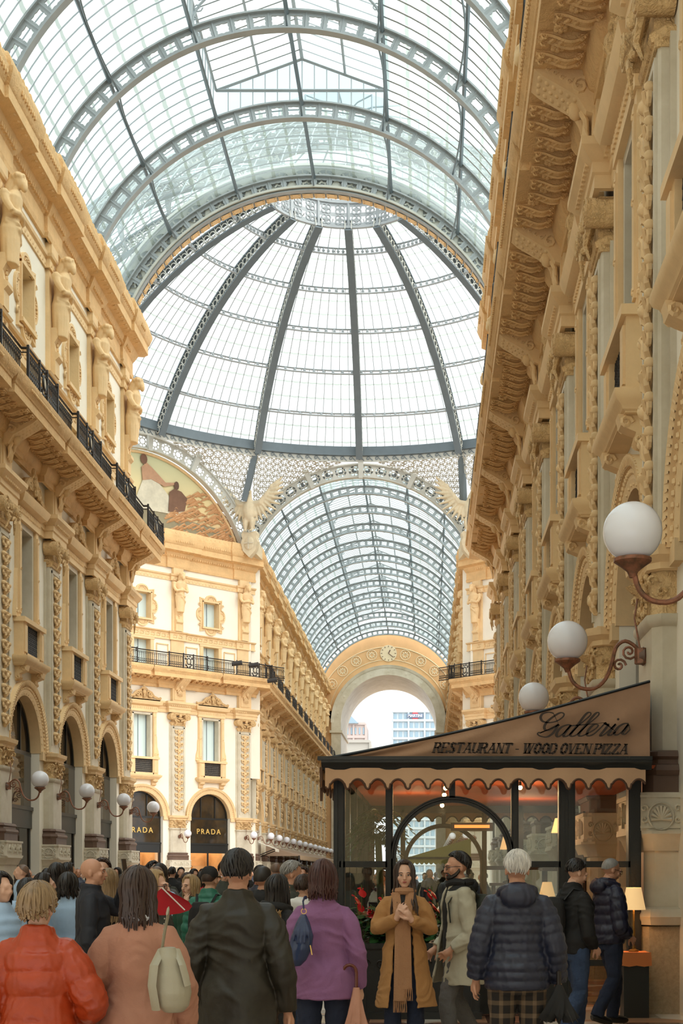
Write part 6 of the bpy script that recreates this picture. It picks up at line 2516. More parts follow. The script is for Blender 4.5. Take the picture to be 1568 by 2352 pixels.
    if topmat:
        c = MB(); rows = []
        torso(rows, t['hem'], t['thick'], t['open'])
        c.grid(rows, True, True)
        for (sh, arm) in ((SHL, P_.la), (SHR, P_.ra)):
            sh = Vector((sh[0] * W, sh[1], sh[2]))
            e, w = Vector(arm[0]), Vector(arm[1])
            w2 = e.lerp(w, t['longsl'] * .97)
            path = [Vector((sh.x * .45, sh.y, sh.z + .02))] + [sh.lerp(e, q / 6) for q in range(7)] + [e.lerp(w2, q / 6) for q in range(1, 7)]
            th = t['thick']
            R_ = [.04 + th * .6, .046 + th * .7, .054 + th * .9, .054 + th, .053 + th, .05 + th, .048 + th, .047 + th, .045 + th, .043 + th, .041 + th, .04 + th * .9, .038 + th * .8, .037 + th * .7]
            R_ = R_[:len(path)]
            if t['puff']:
                pp, rr = [], []
                for i in range(len(path) - 1):
                    for q in range(5):
                        pp.append(path[i].lerp(path[i + 1], q / 5)); rr.append(R_[i] + (R_[i + 1] - R_[i]) * q / 5)
                d = 0
                for i in range(len(pp)):
                    if i: d += (pp[i] - pp[i - 1]).length
                    rr[i] += .012 * abs(math.sin(PI * d / t['puff'])) ** .6 - .005
                path, R_ = pp, rr
            else:
                # elbow and forearm creases
                R_ = [r + .003 * math.sin(i * 2.3) for i, r in enumerate(R_)]
            c.tube(path, R_, 14)
        if collar:
            for zc_ in (1.478, 1.497, 1.516):
                c.tube([((.078 - (zc_ - 1.478) * .25) * math.cos(q * PI / 8), .014 + (.078 - (zc_ - 1.478) * .2) * math.sin(q * PI / 8), zc_ + .012 * math.sin(q * PI / 8)) for q in range(17)], .017 if not t['puff'] else .024, 8)
        if t['hood']:
            c.ell((0, .13, 1.455), (.125, .075, .085), 14, 10)
            c.tube([(.11 * math.cos(q * PI / 8), .02 + .12 * math.sin(q * PI / 8), 1.48 + .03 * math.sin(q * PI / 8)) for q in range(-2, 11)], .035, 8)
        me_ = remesh(c, .0085 if detail else .016, 1 if t['puff'] else 2, .5)
        if detail: wrinkle(me_, .007 if t['puff'] else .013, (16, 16, 9) if t['puff'] else (5, 5, 8.5), len(label) * 1.7)
        me_.transform(Matrix.Scale(S, 4))
        obj(t.get('name', 'coat'), me_, topmat, o)
    if under:
        c = MB(); rows = []
        tt = t; old = (t['flare'], t['puff'], t['lobes']); t['flare'], t['puff'], t['lobes'] = 0, 0, 0
        torso(rows, .86, .006)
        t['flare'], t['puff'], t['lobes'] = old
        c.grid(rows, True, True)
        me_ = c.mesh('sweater', under, S)
        q = bpy.data.objects.new('sweater', me_); COL.objects.link(q); q.parent = o
    if legs:
        c = MB()
        rows = []
        for z, rx, ry in ((.8, .165, .125), (.9, .172, .13), (1.0, .16, .12), (1.05, .15, .112)):
            sect(rows, z, rx * W, ry * W, 0, .01, 20)
        c.grid(rows, True, True)
        for (hp, kn, an, ft) in P_.legs:
            hp, kn, an = Vector(hp), Vector(kn), Vector(an)
            path = [hp, hp.lerp(kn, .33), hp.lerp(kn, .66), kn, kn.lerp(an, .3), kn.lerp(an, .6), kn.lerp(an, .85), an + Vector((0, 0, -.02))]
            c.tube(path, [.105 * W, .1 * W, .086, .074, .076, .07, .066, .068], 12)
        me_ = remesh(c, .01 if detail else .018, 1, .5)
        if detail: wrinkle(me_, .009, (7, 7, 12), len(label))
        me_.transform(Matrix.Scale(S, 4))
        obj('trousers', me_, legs, o)
        for (hp, kn, an, ft) in P_.legs:
            b = MB()
            an, f = Vector(an), Vector(ft).normalized()
            b.tube([an + f * -.06 + Vector((0, 0, -.045)), an + f * -.02 + Vector((0, 0, -.03)), an + f * .06 + Vector((0, 0, -.04)), an + f * .15 + Vector((0, 0, -.052)), an + f * .18 + Vector((0, 0, -.058))], [.03, .045, .044, .036, .02], 9)
            part(b, 'shoe', M['shoe'])
    return o, S

def at(px_, py_, z_): return Vector(((px_ - 983) * z_ / 3200, z_, 1.6 + (2009 - py_) * z_ / 3200))
def X(px_, z_): return (px_ - 983) * z_ / 3200
C = {}
C['orange'] = cloth('glossy_orange_nylon', (176, 64, 26), .5, 7, .38, .2, .02)
C['pink'] = cloth('dusty_pink_wool', (176, 126, 103), .15, 60, .95)
C['olive'] = cloth('waxed_dark_olive_cotton', (40, 35, 25), .5, 6, .5, .25)
C['lilac'] = cloth('lilac_wool', (142, 97, 138), .15, 60, .95)
C['camel'] = cloth('camel_wool', (176, 128, 78), .15, 60, .95)
C['camel2'] = cloth('beige_scarf_wool', (178, 132, 96), .4, 90, .95)
C['cream'] = cloth('cream_cotton', (184, 177, 156), .4, 7, .85)
C['navy'] = cloth('navy_nylon', (36, 40, 60), .4, 8, .42, .2)
C['navy2'] = cloth('deep_navy_nylon', (34, 34, 56), .4, 8, .45, .2)
C['black'] = cloth('black_cotton', (28, 27, 28), .4, 8, .8)
C['blackn'] = cloth('navy_black_jacket', (30, 32, 42), .4, 8, .7)
C['jeans'] = cloth('blue_denim', (58, 76, 108), .4, 30, .9, .35)
C['djeans'] = cloth('dark_denim', (36, 44, 66), .4, 30, .9, .3)
C['grey'] = cloth('grey_corduroy', (104, 102, 102), .4, 40, .9, .2)
C['ltblue'] = cloth('light_blue_nylon', (162, 190, 220), .3, 8, .5)
C['green'] = cloth('bottle_green_wool', (36, 74, 56), .3, 9, .9)
C['teal'] = cloth('teal_green_nylon', (40, 112, 92), .3, 9, .5)
C['dgreen'] = cloth('dark_grey_green_wool', (62, 64, 56), .3, 9, .9)
C['white'] = cloth('white_cotton', (226, 224, 220), .3, 9, .8)
C['red'] = cloth('red_nylon', (196, 34, 48), .3, 4, .5, .15)
C['beige'] = cloth('beige_cotton', (196, 170, 136), .3, 9, .85)
def plaid():
    m = cloth('dark_plaid_wool', (62, 54, 48), .2, 40, .95)
    t = m.node_tree
    b = t.nodes['Principled BSDF']
    tc = [n for n in t.nodes if n.type == 'TEX_COORD'][0]
    cur = None
    def wave(axis, sc, thr):
        w = t.nodes.new('ShaderNodeTexWave')
        w.bands_direction = axis
        w.inputs['Scale'].default_value = sc
        r = t.nodes.new('ShaderNodeValToRGB')
        r.color_ramp.elements[0].position = thr
        r.color_ramp.elements[1].position = thr + .05
        t.links.new(tc.outputs['Object'], w.inputs['Vector'])
        t.links.new(w.outputs['Color'], r.inputs['Fac'])
        return r
    a, c = wave('X', 4.2, .7), wave('Z', 3.6, .7)
    ad = t.nodes.new('ShaderNodeMath'); ad.operation = 'ADD'
    t.links.new(a.outputs['Color'], ad.inputs[0]); t.links.new(c.outputs['Color'], ad.inputs[1])
    rp = t.nodes.new('ShaderNodeValToRGB')
    rp.color_ramp.elements[0].color = (*lin((40, 36, 34)), 1)
    rp.color_ramp.elements[1].color = (*lin((118, 98, 78)), 1)
    dv = t.nodes.new('ShaderNodeMath'); dv.operation = 'MULTIPLY'; dv.inputs[1].default_value = .5
    t.links.new(ad.outputs[0], dv.inputs[0]); t.links.new(dv.outputs[0], rp.inputs['Fac'])
    t.links.new(rp.outputs['Color'], b.inputs['Base Color'])
    return m
C['plaid'] = plaid()
# ================================================================ the people of the photograph
def child(o, mb, nm, m, S=1.0):
    q = bpy.data.objects.new(nm, mb.mesh(nm, m, S)); COL.objects.link(q); q.parent = o
    return q
BACK = PI
# 1 orange puffer, back view, arm bent forward
p1, S1 = person('woman in glossy orange puffer jacket seen from behind, short sandy hair', X(88, 6.7), 6.7, BACK, 1.54,
    Pose(((.30, .02, 1.03), (.2, -.2, 1.12)), ((-.31, .03, 1.12), (-.20, -.18, 1.02)), turn=0),
    'skin1', ('fluffy', 'sandy'), dict(hem=.62, puff=.135, thick=0.0384, flare=.05), C['orange'], C['djeans'], 1.0, True, True)
# 2 pink coat
p2, S2 = person('woman in dusty pink wool coat seen from behind, dark shoulder length hair', X(318, 6.9), 6.9, BACK, 1.62,
    Pose(((.25, .04, 1.13), (.26, -.08, .86)), ((-.25, .04, 1.13), (-.24, -.1, .9))),
    'skin1', ('shoulder', 'brown'), dict(hem=.5, thick=0.0260, flare=.1, lobes=5), C['pink'], C['black'], .97, True, True)
b = MB()
b.tube([(.075 * math.cos(q * PI / 8 ), .02 + .08 * math.sin(q * PI / 8), 1.50 - .0 * q) for q in range(17)], .022, 8)
b.tube([(.06, -.07, 1.48), (.09, -.13, 1.4), (.07, -.15, 1.3)], [.03, .035, .03], 6, True, .5)
child(p2, b, 'silk_scarf', mat('patterned_silk', (210, 210, 214), .4, 0, var=.9, vscale=28, col2=(40, 50, 96)), S2)
# 3 olive jacket
p3, S3 = person('man in dark olive waxed jacket seen from behind, short black hair', X(546, 7.8), 7.8, BACK, 1.725,
    Pose(((.25, .05, 1.13), (.27, -.03, .87)), ((-.25, .05, 1.13), (-.28, -.03, .84))),
    'skin2', ('short', 'black'), dict(hem=.76, thick=0.0279, flare=.06, lobes=4), C['olive'], C['black'], 1.03)
# 4 lilac
p4, S4 = person('woman in lilac wool jacket seen from behind, auburn bob, blue shoulder bag', X(742, 9.4), 9.4, BACK, 1.675,
    Pose(((.25, .05, 1.14), (.22, -.1, 1.0)), ((-.24, .03, 1.12), (-.25, -.08, .87)), rh=((0, -.25, -1), (.9, .1, 0)), rc=1.0),
    'skin1', ('bob', 'auburn'), dict(hem=.8, thick=0.0236, flare=.14, lobes=4), C['lilac'], C['djeans'], .98, True, True)
# 5 camel coat, facing the camera
p5, S5 = person('woman in camel coat and long beige scarf facing the camera, hands raised', X(928, 11.8), 11.8, 0.0, 1.705,
    Pose(((.24, -.02, 1.17), (.065, -.22, 1.255)), ((-.24, -.02, 1.17), (-.06, -.2, 1.27)), lh=((-.5, -.1, .8), (-.5, .55, -.2)), rh=((.35, -.1, .85), (.5, .6, -.2)), turn=.05, lc=.3, rc=.35),
    'skin1', ('long', 'brown'), dict(hem=.5, thick=0.0174, flare=.13, open=.5, lobes=3), C['camel'], C['djeans'], .98, True, True, under=C['black'])
b = MB()
for sg, L_ in ((-1, .56), (1, .66)):
    rows = []
    for i in range(14):
        t = i / 13
        z = 1.49 - (1.49 - L_) * t
        x_ = sg * (.062 - .037 * min(1, t * 3)) - .01
        y_ = -.07 - .085 * min(1, t * 3.5) - .01 * (sg < 0)
        w = .035 + .02 * t
        rows.append([(x_ - w, y_, z), (x_ - w * .3, y_ - .018, z), (x_ + w * .4, y_ - .012, z), (x_ + w, y_, z), (x_, y_ + .012, z)])
    b.grid(rows, True, True)
b.tube([(.075 * math.cos(q * PI / 8), .01 + .085 * math.sin(q * PI / 8), 1.50) for q in range(17)], .034, 8)
sc_ = child(p5, b, 'scarf', C['camel2'], S5)
b = MB()
for sg, L_ in ((-1, .56), (1, .66)):
    for k in range(14):
        x_ = sg * .025 - .01 + (k - 6.5) * .0082
        b.tube([(x_, -.165, L_ + .01), (x_ + .004 * math.sin(k * 3), -.17, L_ - .05), (x_ + .006 * math.sin(k * 5), -.165, L_ - .1)], .0035, 4)
child(sc_, b, 'fringe', C['camel2'], S5)
b = MB(); b.tube([(.088 + .027 * math.cos(q * PI / 5), -.195 + .027 * math.sin(q * PI / 5), 1.232 + .005 * math.cos(q * PI / 5)) for q in range(11)], .009, 5)
b.ell((.1, -.222, 1.235), (.018, .01, .02), 8, 6)
child(p5, b, 'wristwatch', M['dark'], S5)
# 6 man in cream jacket, profile to the left
p6, S6 = person('bearded man with glasses in cream jacket, in profile facing the woman in camel', X(1052, 12.4), 12.4, math.radians(-72), 1.79,
    Pose(((.25, .03, 1.04), (.2, -.13, .93)), ((-.25, .03, 1.04), (-.2, -.14, .92)), turn=0, tilt=.12, legs=WALK),
    'skin2', ('short', 'black'), dict(hem=.62, thick=0.0217, flare=.12, open=.45, lobes=3), C['cream'], C['grey'], 1.05, True, under=C['black'], glasses=True, beard=True)
b = MB(); b.tube([(.09 * math.cos(q * PI / 8), .02 + .1 * math.sin(q * PI / 8), 1.49 + .01 * math.sin(q)) for q in range(17)], .035, 8)
b.ell((0, .12, 1.46), (.1, .06, .07), 10, 8)
child(p6, b, 'black_hood', C['black'], S6)
# 7 white haired man in navy puffer
p7, S7 = person('white haired man in navy quilted puffer jacket and plaid trousers seen from behind', X(1187, 9.4), 9.4, BACK, 1.75,
    Pose(((.25, .04, 1.13), (.275, -.02, .89)), ((-.25, .04, 1.13), (-.28, -.04, .86)), rc=.9),
    'skin2', ('short', 'white'), dict(hem=.83, puff=.062, thick=0.0310, flare=.03, hood=True), C['navy'], C['plaid'], 1.03)
# 8 young man, black jacket, turned right
p8, S8 = person('young dark haired man in black jacket and jeans with black backpack', X(1318, 13.2), 13.2, math.radians(118), 1.74,
    Pose(((.24, -.02, 1.03), (.18, -.12, .93)), ((-.24, .0, 1.03), (-.2, -.1, .93)), tilt=.35, legs=WALK),
    'skin1', ('short', 'black'), dict(hem=.86, thick=0.0217), C['black'], C['jeans'], 1.0)
# 9 grey man with glasses in navy puffer
p9, S9 = person('grey haired man with glasses in deep navy puffer jacket, leaning toward the lamp', X(1398, 14.7), 14.7, math.radians(112), 1.775,
    Pose(((.25, -.02, 1.03), (.2, -.1, .93)), ((-.25, .0, 1.03), (-.21, -.12, .95)), tilt=.3, legs=WALK),
    'skin2', ('crop', 'grey'), dict(hem=.86, puff=.1, thick=0.0310, hood=True), C['navy2'], C['djeans'], 1.0, glasses=True)
# 10 bald man holding a phone up
p10, S10 = person('bald man in navy jacket in profile holding up a phone', X(213, 11.8), 11.8, math.radians(95), 1.735,
    Pose(((.22, -.2, 1.3), (.08, -.27, 1.56)), ((-.25, .0, 1.04), (-.2, -.16, .98)), lh=((-.15, -.1, 1), (-.2, -1, 0)), lc=.7),
    'skin2', ('bald', 'black'), dict(hem=.84, thick=0.0217), C['blackn'], C['black'], 1.0)
# 11 blue puffer at the left edge
p11, S11 = person('woman in light blue puffer jacket cut by the left edge', X(2, 10.4), 10.4, math.radians(60), 1.6,
    Pose(((.25, -.02, 1.03), (.14, -.2, 1.0)), ((-.25, -.02, 1.03), (-.12, -.22, 1.0))),
    'skin1', ('shoulder', 'black'), dict(hem=.8, puff=.09, thick=0.0310), C['ltblue'], C['jeans'], 1.0, False, True)
# 12 glasses woman
p12, S12 = person('blond woman with dark glasses behind the pink coat, looking right', X(357, 10.2), 10.2, math.radians(75), 1.615, DOWN,
    'skin1', ('shoulder', 'blond'), dict(hem=.7, thick=0.0217), C['dgreen'], C['black'], 1.0, True, True, glasses=True)
p13, S13 = person('woman with long wavy blond hair seen from behind beside the bald man', X(250, 12.9), 12.9, BACK, 1.64, DOWN,
    'skin1', ('long', 'sandy'), dict(hem=.7, thick=0.0186), C['black'], C['black'], 1.0, True, True)
p14, S14 = person('blond woman in long bottle green coat touching her face', X(436, 14.6), 14.6, math.radians(-35), 1.58,
    Pose(((.25, -.04, 1.03), (.14, -.18, 1.42)), ((-.24, .0, 1.04), (-.2, -.14, 1.0)), lh=((-.3, .1, .9), (0, 1, 0))),
    'skin1', ('shoulder', 'blond'), dict(hem=.45, thick=0.0217, flare=.12), C['green'], C['black'], .97, True, True)
p15, S15 = person('man in dark cap and teal padded jacket with black backpack', X(482, 13.6), 13.6, math.radians(165), 1.66, DOWN,
    'skin1', ('crop', 'brown'), dict(hem=.8, puff=.08, thick=0.0279), C['teal'], C['djeans'], 1.05)
b = MB(); R_ = .088
b.lathe((0, .015, 1.67), [(.09, -.01), (.092, .03), (.08, .07), (.045, .1), (.01, .108)], 20)
b.prism([(-.06, -.06), (.06, -.06), (.05, -.15), (0, -.17), (-.05, -.15)], 'z', 1.662, 1.672)
child(p15, b, 'cap', C['black'], S15)
p16, S16 = person('balding man in hooded black jacket with backpack seen from behind', X(606, 11.9), 11.9, math.radians(150), 1.67, DOWN,
    'skin2', ('crop', 'black'), dict(hem=.8, thick=0.0279, hood=True), C['black'], C['jeans'], 1.04)
p17, S17 = person('woman with long black hair and fur trimmed hood looking right', X(640, 11.1), 11.1, math.radians(135), 1.585, DOWN,
    'skin3', ('long', 'black'), dict(hem=.7, thick=0.0279, hood=True), C['black'], C['black'], 1.0, True, True)
b = MB()
rn_ = random.Random(2)
for k in range(60):
    a_ = PI * k / 59
    c_ = Vector((.13 * math.cos(a_), .09 + .12 * math.sin(a_), 1.42 + .03 * math.sin(a_)))
    for j in range(3):
        d_ = Vector((rn_.uniform(-1, 1), rn_.uniform(-.3, 1), rn_.uniform(-1, 1))).normalized() * .05
        b.tube([c_, c_ + d_ * .6, c_ + d_], [.009, .006, .001], 4)
child(p17, b, 'fur_trim', mat('tan_fur', (176, 142, 98), .95, .3, 40), S17)
p18, S18 = person('grey haired man in dark grey green coat in profile looking down right', X(668, 13.4), 13.4, math.radians(100), 1.72, Pose(DOWN.la, DOWN.ra, tilt=.2),
    'skin2', ('short', 'grey'), dict(hem=.6, thick=0.0279), C['dgreen'], C['black'], 1.0)
p19, S19 = person('brown haired boy with white hood between two adults', X(698, 12.6), 12.6, math.radians(160), 1.585, DOWN,
    'skin1', ('short', 'brown'), dict(hem=.75, thick=0.0248, hood=True), C['white'], C['jeans'], .95)
p20, S20 = person('waiter with glasses, white shirt and black bow tie behind the pavilion glass', X(873, 18.4), 18.4, math.radians(-55), 1.665,
    Pose(((.25, -.02, 1.03), (.12, -.2, 1.12)), ((-.25, -.02, 1.03), (-.12, -.22, 1.14))),
    'skin2', ('crop', 'brown'), dict(hem=.9, thick=0.0124, name='shirt'), C['white'], C['black'], 1.0, glasses=True)
b = MB()
rows = []
for z, rx, ry in ((.86, .186, .146), (1.0, .18, .142), (1.15, .178, .138), (1.3, .192, .15)):
    sect(rows, z, rx, ry, 0, 0, 24)
b.grid(rows, True, True)
child(p20, b, 'waistcoat', C['black'], S20)
b = MB()
for sg in (-1, 1): b.prism([(0, 1.475), (sg * .05, 1.5), (sg * .05, 1.45)], 'y', -.115, -.095)
child(p20, b, 'bow_tie', M['dark'], S20)
p21, S21 = person('woman in light blue denim jacket seen from behind, beyond the bald man', X(158, 13.6), 13.6, math.radians(170), 1.6, DOWN,
    'skin3', ('bob', 'black'), dict(hem=.85, thick=0.0248), C['ltblue'], C['jeans'], 1.0, False, True)
p22, S22 = person('woman with long black hair in dark jacket, far left behind the orange puffer', X(66, 13.2), 13.2, math.radians(150), 1.55, DOWN,
    'skin3', ('long', 'black'), dict(hem=.7, thick=0.0248), C['black'], C['black'], 1.0, False, True)
p23, S23 = person('woman with black ponytail turned right, left of the light blue jacket', X(104, 14.4), 14.4, math.radians(100), 1.6, DOWN,
    'skin1', ('shoulder', 'black'), dict(hem=.7, thick=0.0186), C['black'], C['djeans'], .95, False, True)
p24, S24 = person('person in yellow jacket and blue cap left of the long blond hair', X(225, 15.5), 15.5, math.radians(20), 1.55, DOWN,
    'skin3', ('crop', 'black'), dict(hem=.8, thick=0.0248), cloth('mustard_cotton', (206, 160, 50)), C['jeans'], 1.0, False)
b = MB(); b.lathe((0, .015, 1.67), [(.09, -.01), (.092, .03), (.08, .07), (.045, .1), (.01, .108)], 16)
child(p24, b, 'cap', C['ltblue'], S24)

# ---- things they carry
def thing(nm, label, cat, loc=(0, 0, 0), rz=0, group=None):
    t = empty(nm, loc, rz); tag(t, label, cat, group); return t
def blobpart(mb, nm, m, parent, vox=.008, it=3):
    me = remesh(mb, vox, it, .5)
    return obj(nm, me, m, parent)
# cream shoulder bag
Zb = 6.62
bg_ = thing('shoulder_bag', 'cream leather hobo bag hanging from the pink coated shoulder', 'bag', at(398, 2255, Zb))
k_ = Zb / 3200
def bp(x_, y_, d_=0): return ((x_ - 398) * k_, d_, (2255 - y_) * k_)
M['creamleather'] = mat('cream_leather', (164, 156, 134), .45, .2, 14, .1, 4)
b = MB()
rows = []
for (yy, x0_, x1_, dd_) in ((2325, 378, 420, .05), (2310, 362, 434, .075), (2280, 354, 440, .09), (2240, 352, 434, .085), (2200, 360, 420, .065), (2175, 368, 402, .04)):
    cx2, w2 = (x0_ + x1_) / 2, (x1_ - x0_) / 2
    rows.append([(((cx2 + w2 * math.cos(q * PI / 9)) - 398) * k_, -.0 + dd_ * math.sin(q * PI / 9), (2255 - yy) * k_) for q in range(18)])
b.grid(rows[::-1] if False else rows, True, True)
blobpart(b, 'bag_body', M['creamleather'], bg_, .007, 3)
b = MB()
b.tube([bp(372, 2180), bp(378, 2140, .0), bp(383, 2108, .02), bp(386, 2094, -.0), bp(390, 2092, -.06)], .024, 6, True, .25)
b.tube([bp(372, 2180), bp(362, 2215, -.09), bp(358, 2260, -.1), bp(364, 2318, -.06)], .022, 6, True, .3)
b.tube([bp(405, 2180), bp(425, 2215, -.07), bp(436, 2262, -.06)], .018, 6, True, .3)
b.build('strap', M['creamleather'], bg_)
b = MB()
for yy in (2110, 2122, 2134, 2146, 2158): b.ell(bp(379 + (2110 - yy) * .1, yy, -.012), (.004, .004, .004), 6, 4)
b.box(*[v for v in (bp(366, 0)[0], bp(380, 0)[0])], -.02, -.01, bp(0, 2215)[2], bp(0, 2178)[2])
b.build('buckle_tab', M['creamleather'], bg_)
# blue bag
Zb = 9.15
bb = thing('shoulder_bag', 'glossy navy blue leather bag hanging behind the lilac jacket', 'bag', at(692, 2150, Zb))
k_ = Zb / 3200
M['blueleather'] = mat('glossy_navy_leather', (48, 62, 96), .22, .3, 10, .15, 4)
b = MB(); rows = []
for (yy, x0_, x1_, dd_) in ((2219, 662, 690, .03), (2205, 661, 704, .055), (2180, 661, 716, .07), (2150, 668, 720, .065), (2120, 679, 712, .05), (2100, 690, 703, .025)):
    cx2, w2 = (x0_ + x1_) / 2, (x1_ - x0_) / 2
    rows.append([(((cx2 + w2 * math.cos(q * PI / 9)) - 692) * k_, dd_ * math.sin(q * PI / 9), (2150 - yy) * k_) for q in range(18)])
b.grid(rows, True, True)
for q in range(-2, 3):
    b.tube([((698 - 692) * k_, -.03, (2150 - 2100) * k_), ((695 + q * 8 - 692) * k_, -.065, (2150 - 2140) * k_), ((693 + q * 9 - 692) * k_, -.07, (2150 - 2165) * k_)], [.008, .01, .004], 5)
blobpart(b, 'bag_body', M['blueleather'], bb, .006, 2)
b = MB()
b.tube([((698 - 692) * k_, -.01, (2150 - 2088) * k_), ((696 - 692) * k_, -.01, (2150 - 2070) * k_), ((698 - 692) * k_, .03, (2150 - 2062) * k_), ((700 - 692) * k_, .12, (2150 - 2062) * k_)], .012, 6, True, .5)
b.build('strap', M['blueleather'], bb)
b = MB(); b.tube([((698 + 6 * math.cos(q * PI / 5) - 692) * k_, -.015, (2150 - 2093 + 6 * math.sin(q * PI / 5)) * k_) for q in range(11)], .003, 5)
b.tube([((714 - 692) * k_, -.06, (2150 - 2170) * k_), ((718 - 692) * k_, -.06, (2150 - 2192) * k_)], .004, 5)
b.build('ring', M['gold'], bb)
# folded umbrellas
def umbrella(nm, label, c, r, L, m, hm, n=8, hook=True):
    t = thing(nm, label, 'umbrella', c)
    b = MB(); rows = []
    for i in range(9):
        f = i / 8
        rr = r * (1 - f * .8) * (.55 if i == 0 else 1)
        row = []
        for q in range(n * 3):
            an = 2 * PI * q / (n * 3)
            fold = 1 + (.35 * (1 - f) if q % 3 == 0 else -.25 * (1 - f))
            row.append((rr * fold * math.cos(an + f * .7), rr * fold * math.sin(an + f * .7) * .7, -L * (1 - f) * .0 - L + L * f + (.04 * (q % 3 == 1) * (1 - f))))
        rows.append(row)
    b.grid(rows, True, False)
    b.build('canopy', m, t, smooth=60)
    s_ = MB(); s_.tube([(0, 0, -L - .03), (0, 0, .1)], .006, 6)
    for q in range(n):
        an = 2 * PI * q / n
        s_.tube([(0, 0, -.05), (r * 1.05 * math.cos(an), r * .75 * math.sin(an), -L)], .003, 4)
    s_.build('ribs', M['dark'], t)
    h_ = MB()
    if hook: h_.tube([(0, 0, .0), (0, 0, .1)] + [(-.045 + .045 * math.cos(q * PI / 8), 0, .1 + .05 * math.sin(q * PI / 8)) for q in range(9)] + [(-.09, 0, .06)], .011, 8)
    else: h_.tube([(0, 0, 0), (0, 0, .09)], .016, 8)
    h_.build('handle', hm, t)
    return t
woodm = mat('polished_brown_wood', (104, 50, 32), .25)
w4 = p4.matrix_world if False else None
umbrella('umbrella', 'folded salmon umbrella with curved wooden handle in the lilac woman hand', at(818, 2268, 9.3), .105, .44, cloth('salmon_umbrella_cloth', (196, 142, 118), .3, 20, .6), woodm)
umbrella('umbrella', 'crumpled black umbrella held by the white haired man', at(1283, 2262, 9.3), .12, .25, C['black'], M['dark'], hook=False)
ru = thing('umbrella', 'red umbrella folded open beside the blond woman with glasses', 'umbrella', at(372, 2052, 10.0))
b = MB()
rows = []
for i in range(5):
    f = i / 4
    rows.append([(.0 + .20 * f * math.cos(q * PI / 6 * .9 - .9) , .12 * f * math.sin(q * PI / 6 * .9), .04 - .06 * f - .14 * f * math.sin(q * PI / 6 * .9 * .6)) for q in range(9)])
b.grid(rows)
b.build('canopy', C['red'], ru)
b = MB(); b.tube([(0, 0, .04), (.16, .02, -.12)], .005, 5); b.build('rib', M['eyew'], ru)
# phone
ph = thing('smartphone', 'dark smartphone raised by the bald man', 'phone', at(286, 1992, 11.75), math.radians(80))
b = MB(); b.prism([(-.036, -.07), (.036, -.07), (.036, .07), (-.036, .07)], 'y', -.004, .004); b.build('case', M['dark'], ph)
ph.rotation_euler = (math.radians(-8), 0, math.radians(75))
# backpacks
def backpack(nm, label, p, S, m, offx=0, rz_add=0):
    a_ = p.rotation_euler[2]
    loc = p.location + Matrix.Rotation(a_, 3, 'Z') @ Vector((offx, .22 * S, 1.2 * S))
    t = thing(nm, label, 'backpack', loc, a_)
    b = MB(); rows = []
    for z, rx, ry in ((-.2, .1, .05), (-.18, .13, .075), (0, .135, .085), (.14, .12, .075), (.2, .08, .05)):
        sect(rows, z, rx, ry, 0, 0, 18)
    b.grid(rows, True, True)
    pk_ = blobpart(b, 'pack', m, t, .012, 2)
    b = MB(); b.box(-.085, .085, -.0, .105, -.15, .0); blobpart(b, 'front_pocket', m, pk_, .012, 2)
    b = MB()
    for sg in (-1, 1):
        b.tube([(sg * .07, -.06, .17), (sg * .1, -.14, .27), (sg * .11, -.28, .24), (sg * .12, -.36, .12), (sg * .12, -.34, -.05)], .018, 6, True, .4)
    b.build('straps', m, t)
    return t
backpack('backpack', 'black backpack on the man in teal', p15, S15, C['black'])
backpack('backpack', 'black backpack on the balding man in the hooded jacket', p16, S16, C['black'])
backpack('backpack', 'black backpack on the young man beside the pavilion', p8, S8, C['black'])
backpack('backpack', 'grey strapped backpack on the man in the cream jacket', p6, S6, C['dgreen'])

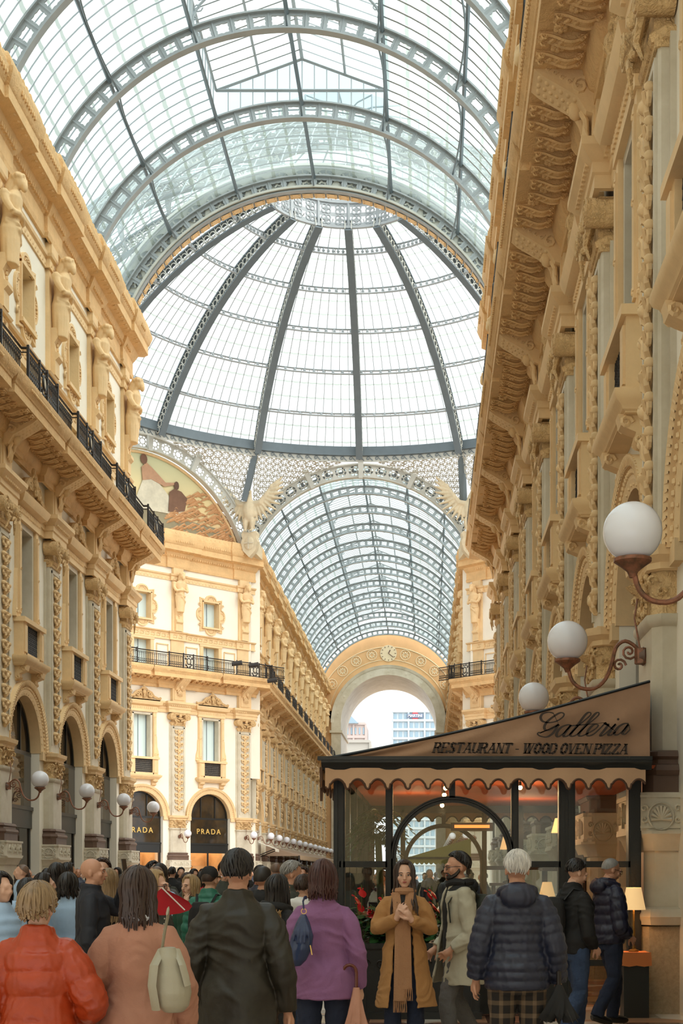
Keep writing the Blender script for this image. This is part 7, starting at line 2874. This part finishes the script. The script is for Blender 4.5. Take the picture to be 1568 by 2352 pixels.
# ---- the crowd filling the arcade: a few figures, copied with their parts
cr = random.Random(11)
protos = []
specs = [('black', 'short', 'black', 'black', 'dark coated pedestrian with black hair', False),
         ('navy', 'crop', 'grey', 'jeans', 'navy jacketed pedestrian with grey hair', False),
         ('beige', 'shoulder', 'brown', 'black', 'beige coated pedestrian with brown hair', True),
         ('dgreen', 'short', 'brown', 'djeans', 'olive coated pedestrian with brown hair', False),
         ('white', 'bob', 'blond', 'jeans', 'white jacketed pedestrian with blond hair', True),
         ('grey', 'long', 'black', 'black', 'grey jacketed pedestrian with long black hair', True),
         ('ltblue', 'crop', 'stubble', 'jeans', 'light blue jacketed pedestrian', False),
         ('red', 'shoulder', 'black', 'djeans', 'red jacketed pedestrian with dark hair', True)]
TP = []
for i, (cm, hsx, hcx, lg, lab, fem) in enumerate(specs):
    o, S = person(lab + ' in the crowd', 0, 0, 0, 1.7, DOWN if i % 2 else Pose(((.24, -.02, 1.03), (.16, -.16, 1.05)), ((-.24, .03, 1.14), (-.25, -.05, .9)), legs=WALK),
        ['skin1', 'skin2', 'skin3'][i % 3], (hsx, hcx), dict(hem=.75 if i % 2 else .6, thick=0.0279), C[cm], C[lg], 1.05, False, fem, group=lab + ' in the crowd')
    TP.append([tree(o), 0])
occupied = []
def free(x, y):
    for (a, b_) in occupied:
        if abs(a - x) < .55 and abs(b_ - y) < .5: return False
    return True
placed = 0
want = []
# rows of visible heads: pixel columns and depths
for i in range(420):
    z = 15.5 + 75 * (cr.random() ** 1.5)
    if cr.random() < .72:
        pxx = cr.uniform(36, 772)
    else:
        pxx = cr.uniform(785, 1270)
    x = X(pxx, z)
    if abs(x - CX * U) > (HW - .75) * U - .3 and z < 56 or abs(x - CX * U) > 6.2: continue
    if x > -1.6 and z < 27: continue
    if z < 22 and x > -1.5: continue
    if not free(x, z): continue
    occupied.append((x, z))
    if placed >= 150: break
    k = cr.randrange(8) if cr.random() < .6 else cr.choice((0, 1, 3, 5))
    tp = TP[k]
    o = tp[0][0] if tp[1] == 0 else copy_tree(tp[0])
    tp[1] += 1
    want.append((k, pxx, z, o))
    o.location = (x, z, 0)
    o.rotation_euler = (0, 0, cr.choice((PI, PI, PI, 0, .4, -.6, 1.4, -1.5)) + cr.uniform(-.4, .4))
    s_ = cr.uniform(.92, 1.05)
    o.scale = (s_, s_, s_)
    placed += 1
zones = {}
for k, pxx, z, o in want:
    zn = 'the crowd behind the pavilion' if pxx > 780 else ('the far crowd' if z > 60 else ('the left crowd' if pxx < 380 else 'the middle crowd'))
    zones.setdefault((k, zn), []).append((pxx, o))
for (k, zn), lst in zones.items():
    lst.sort(key=lambda e: e[0])
    for i, (p_, o) in enumerate(lst):
        od = 'leftmost' if i == 0 else (ORD[i] if i < 13 else 'rightmost')
        o['label'] = specs[k][4] + ', ' + (od if od in ('leftmost', 'rightmost') else od + ' from left') + ' in ' + zn
        o['group'] = specs[k][4] + ' in the crowd'
print('crowd', placed)
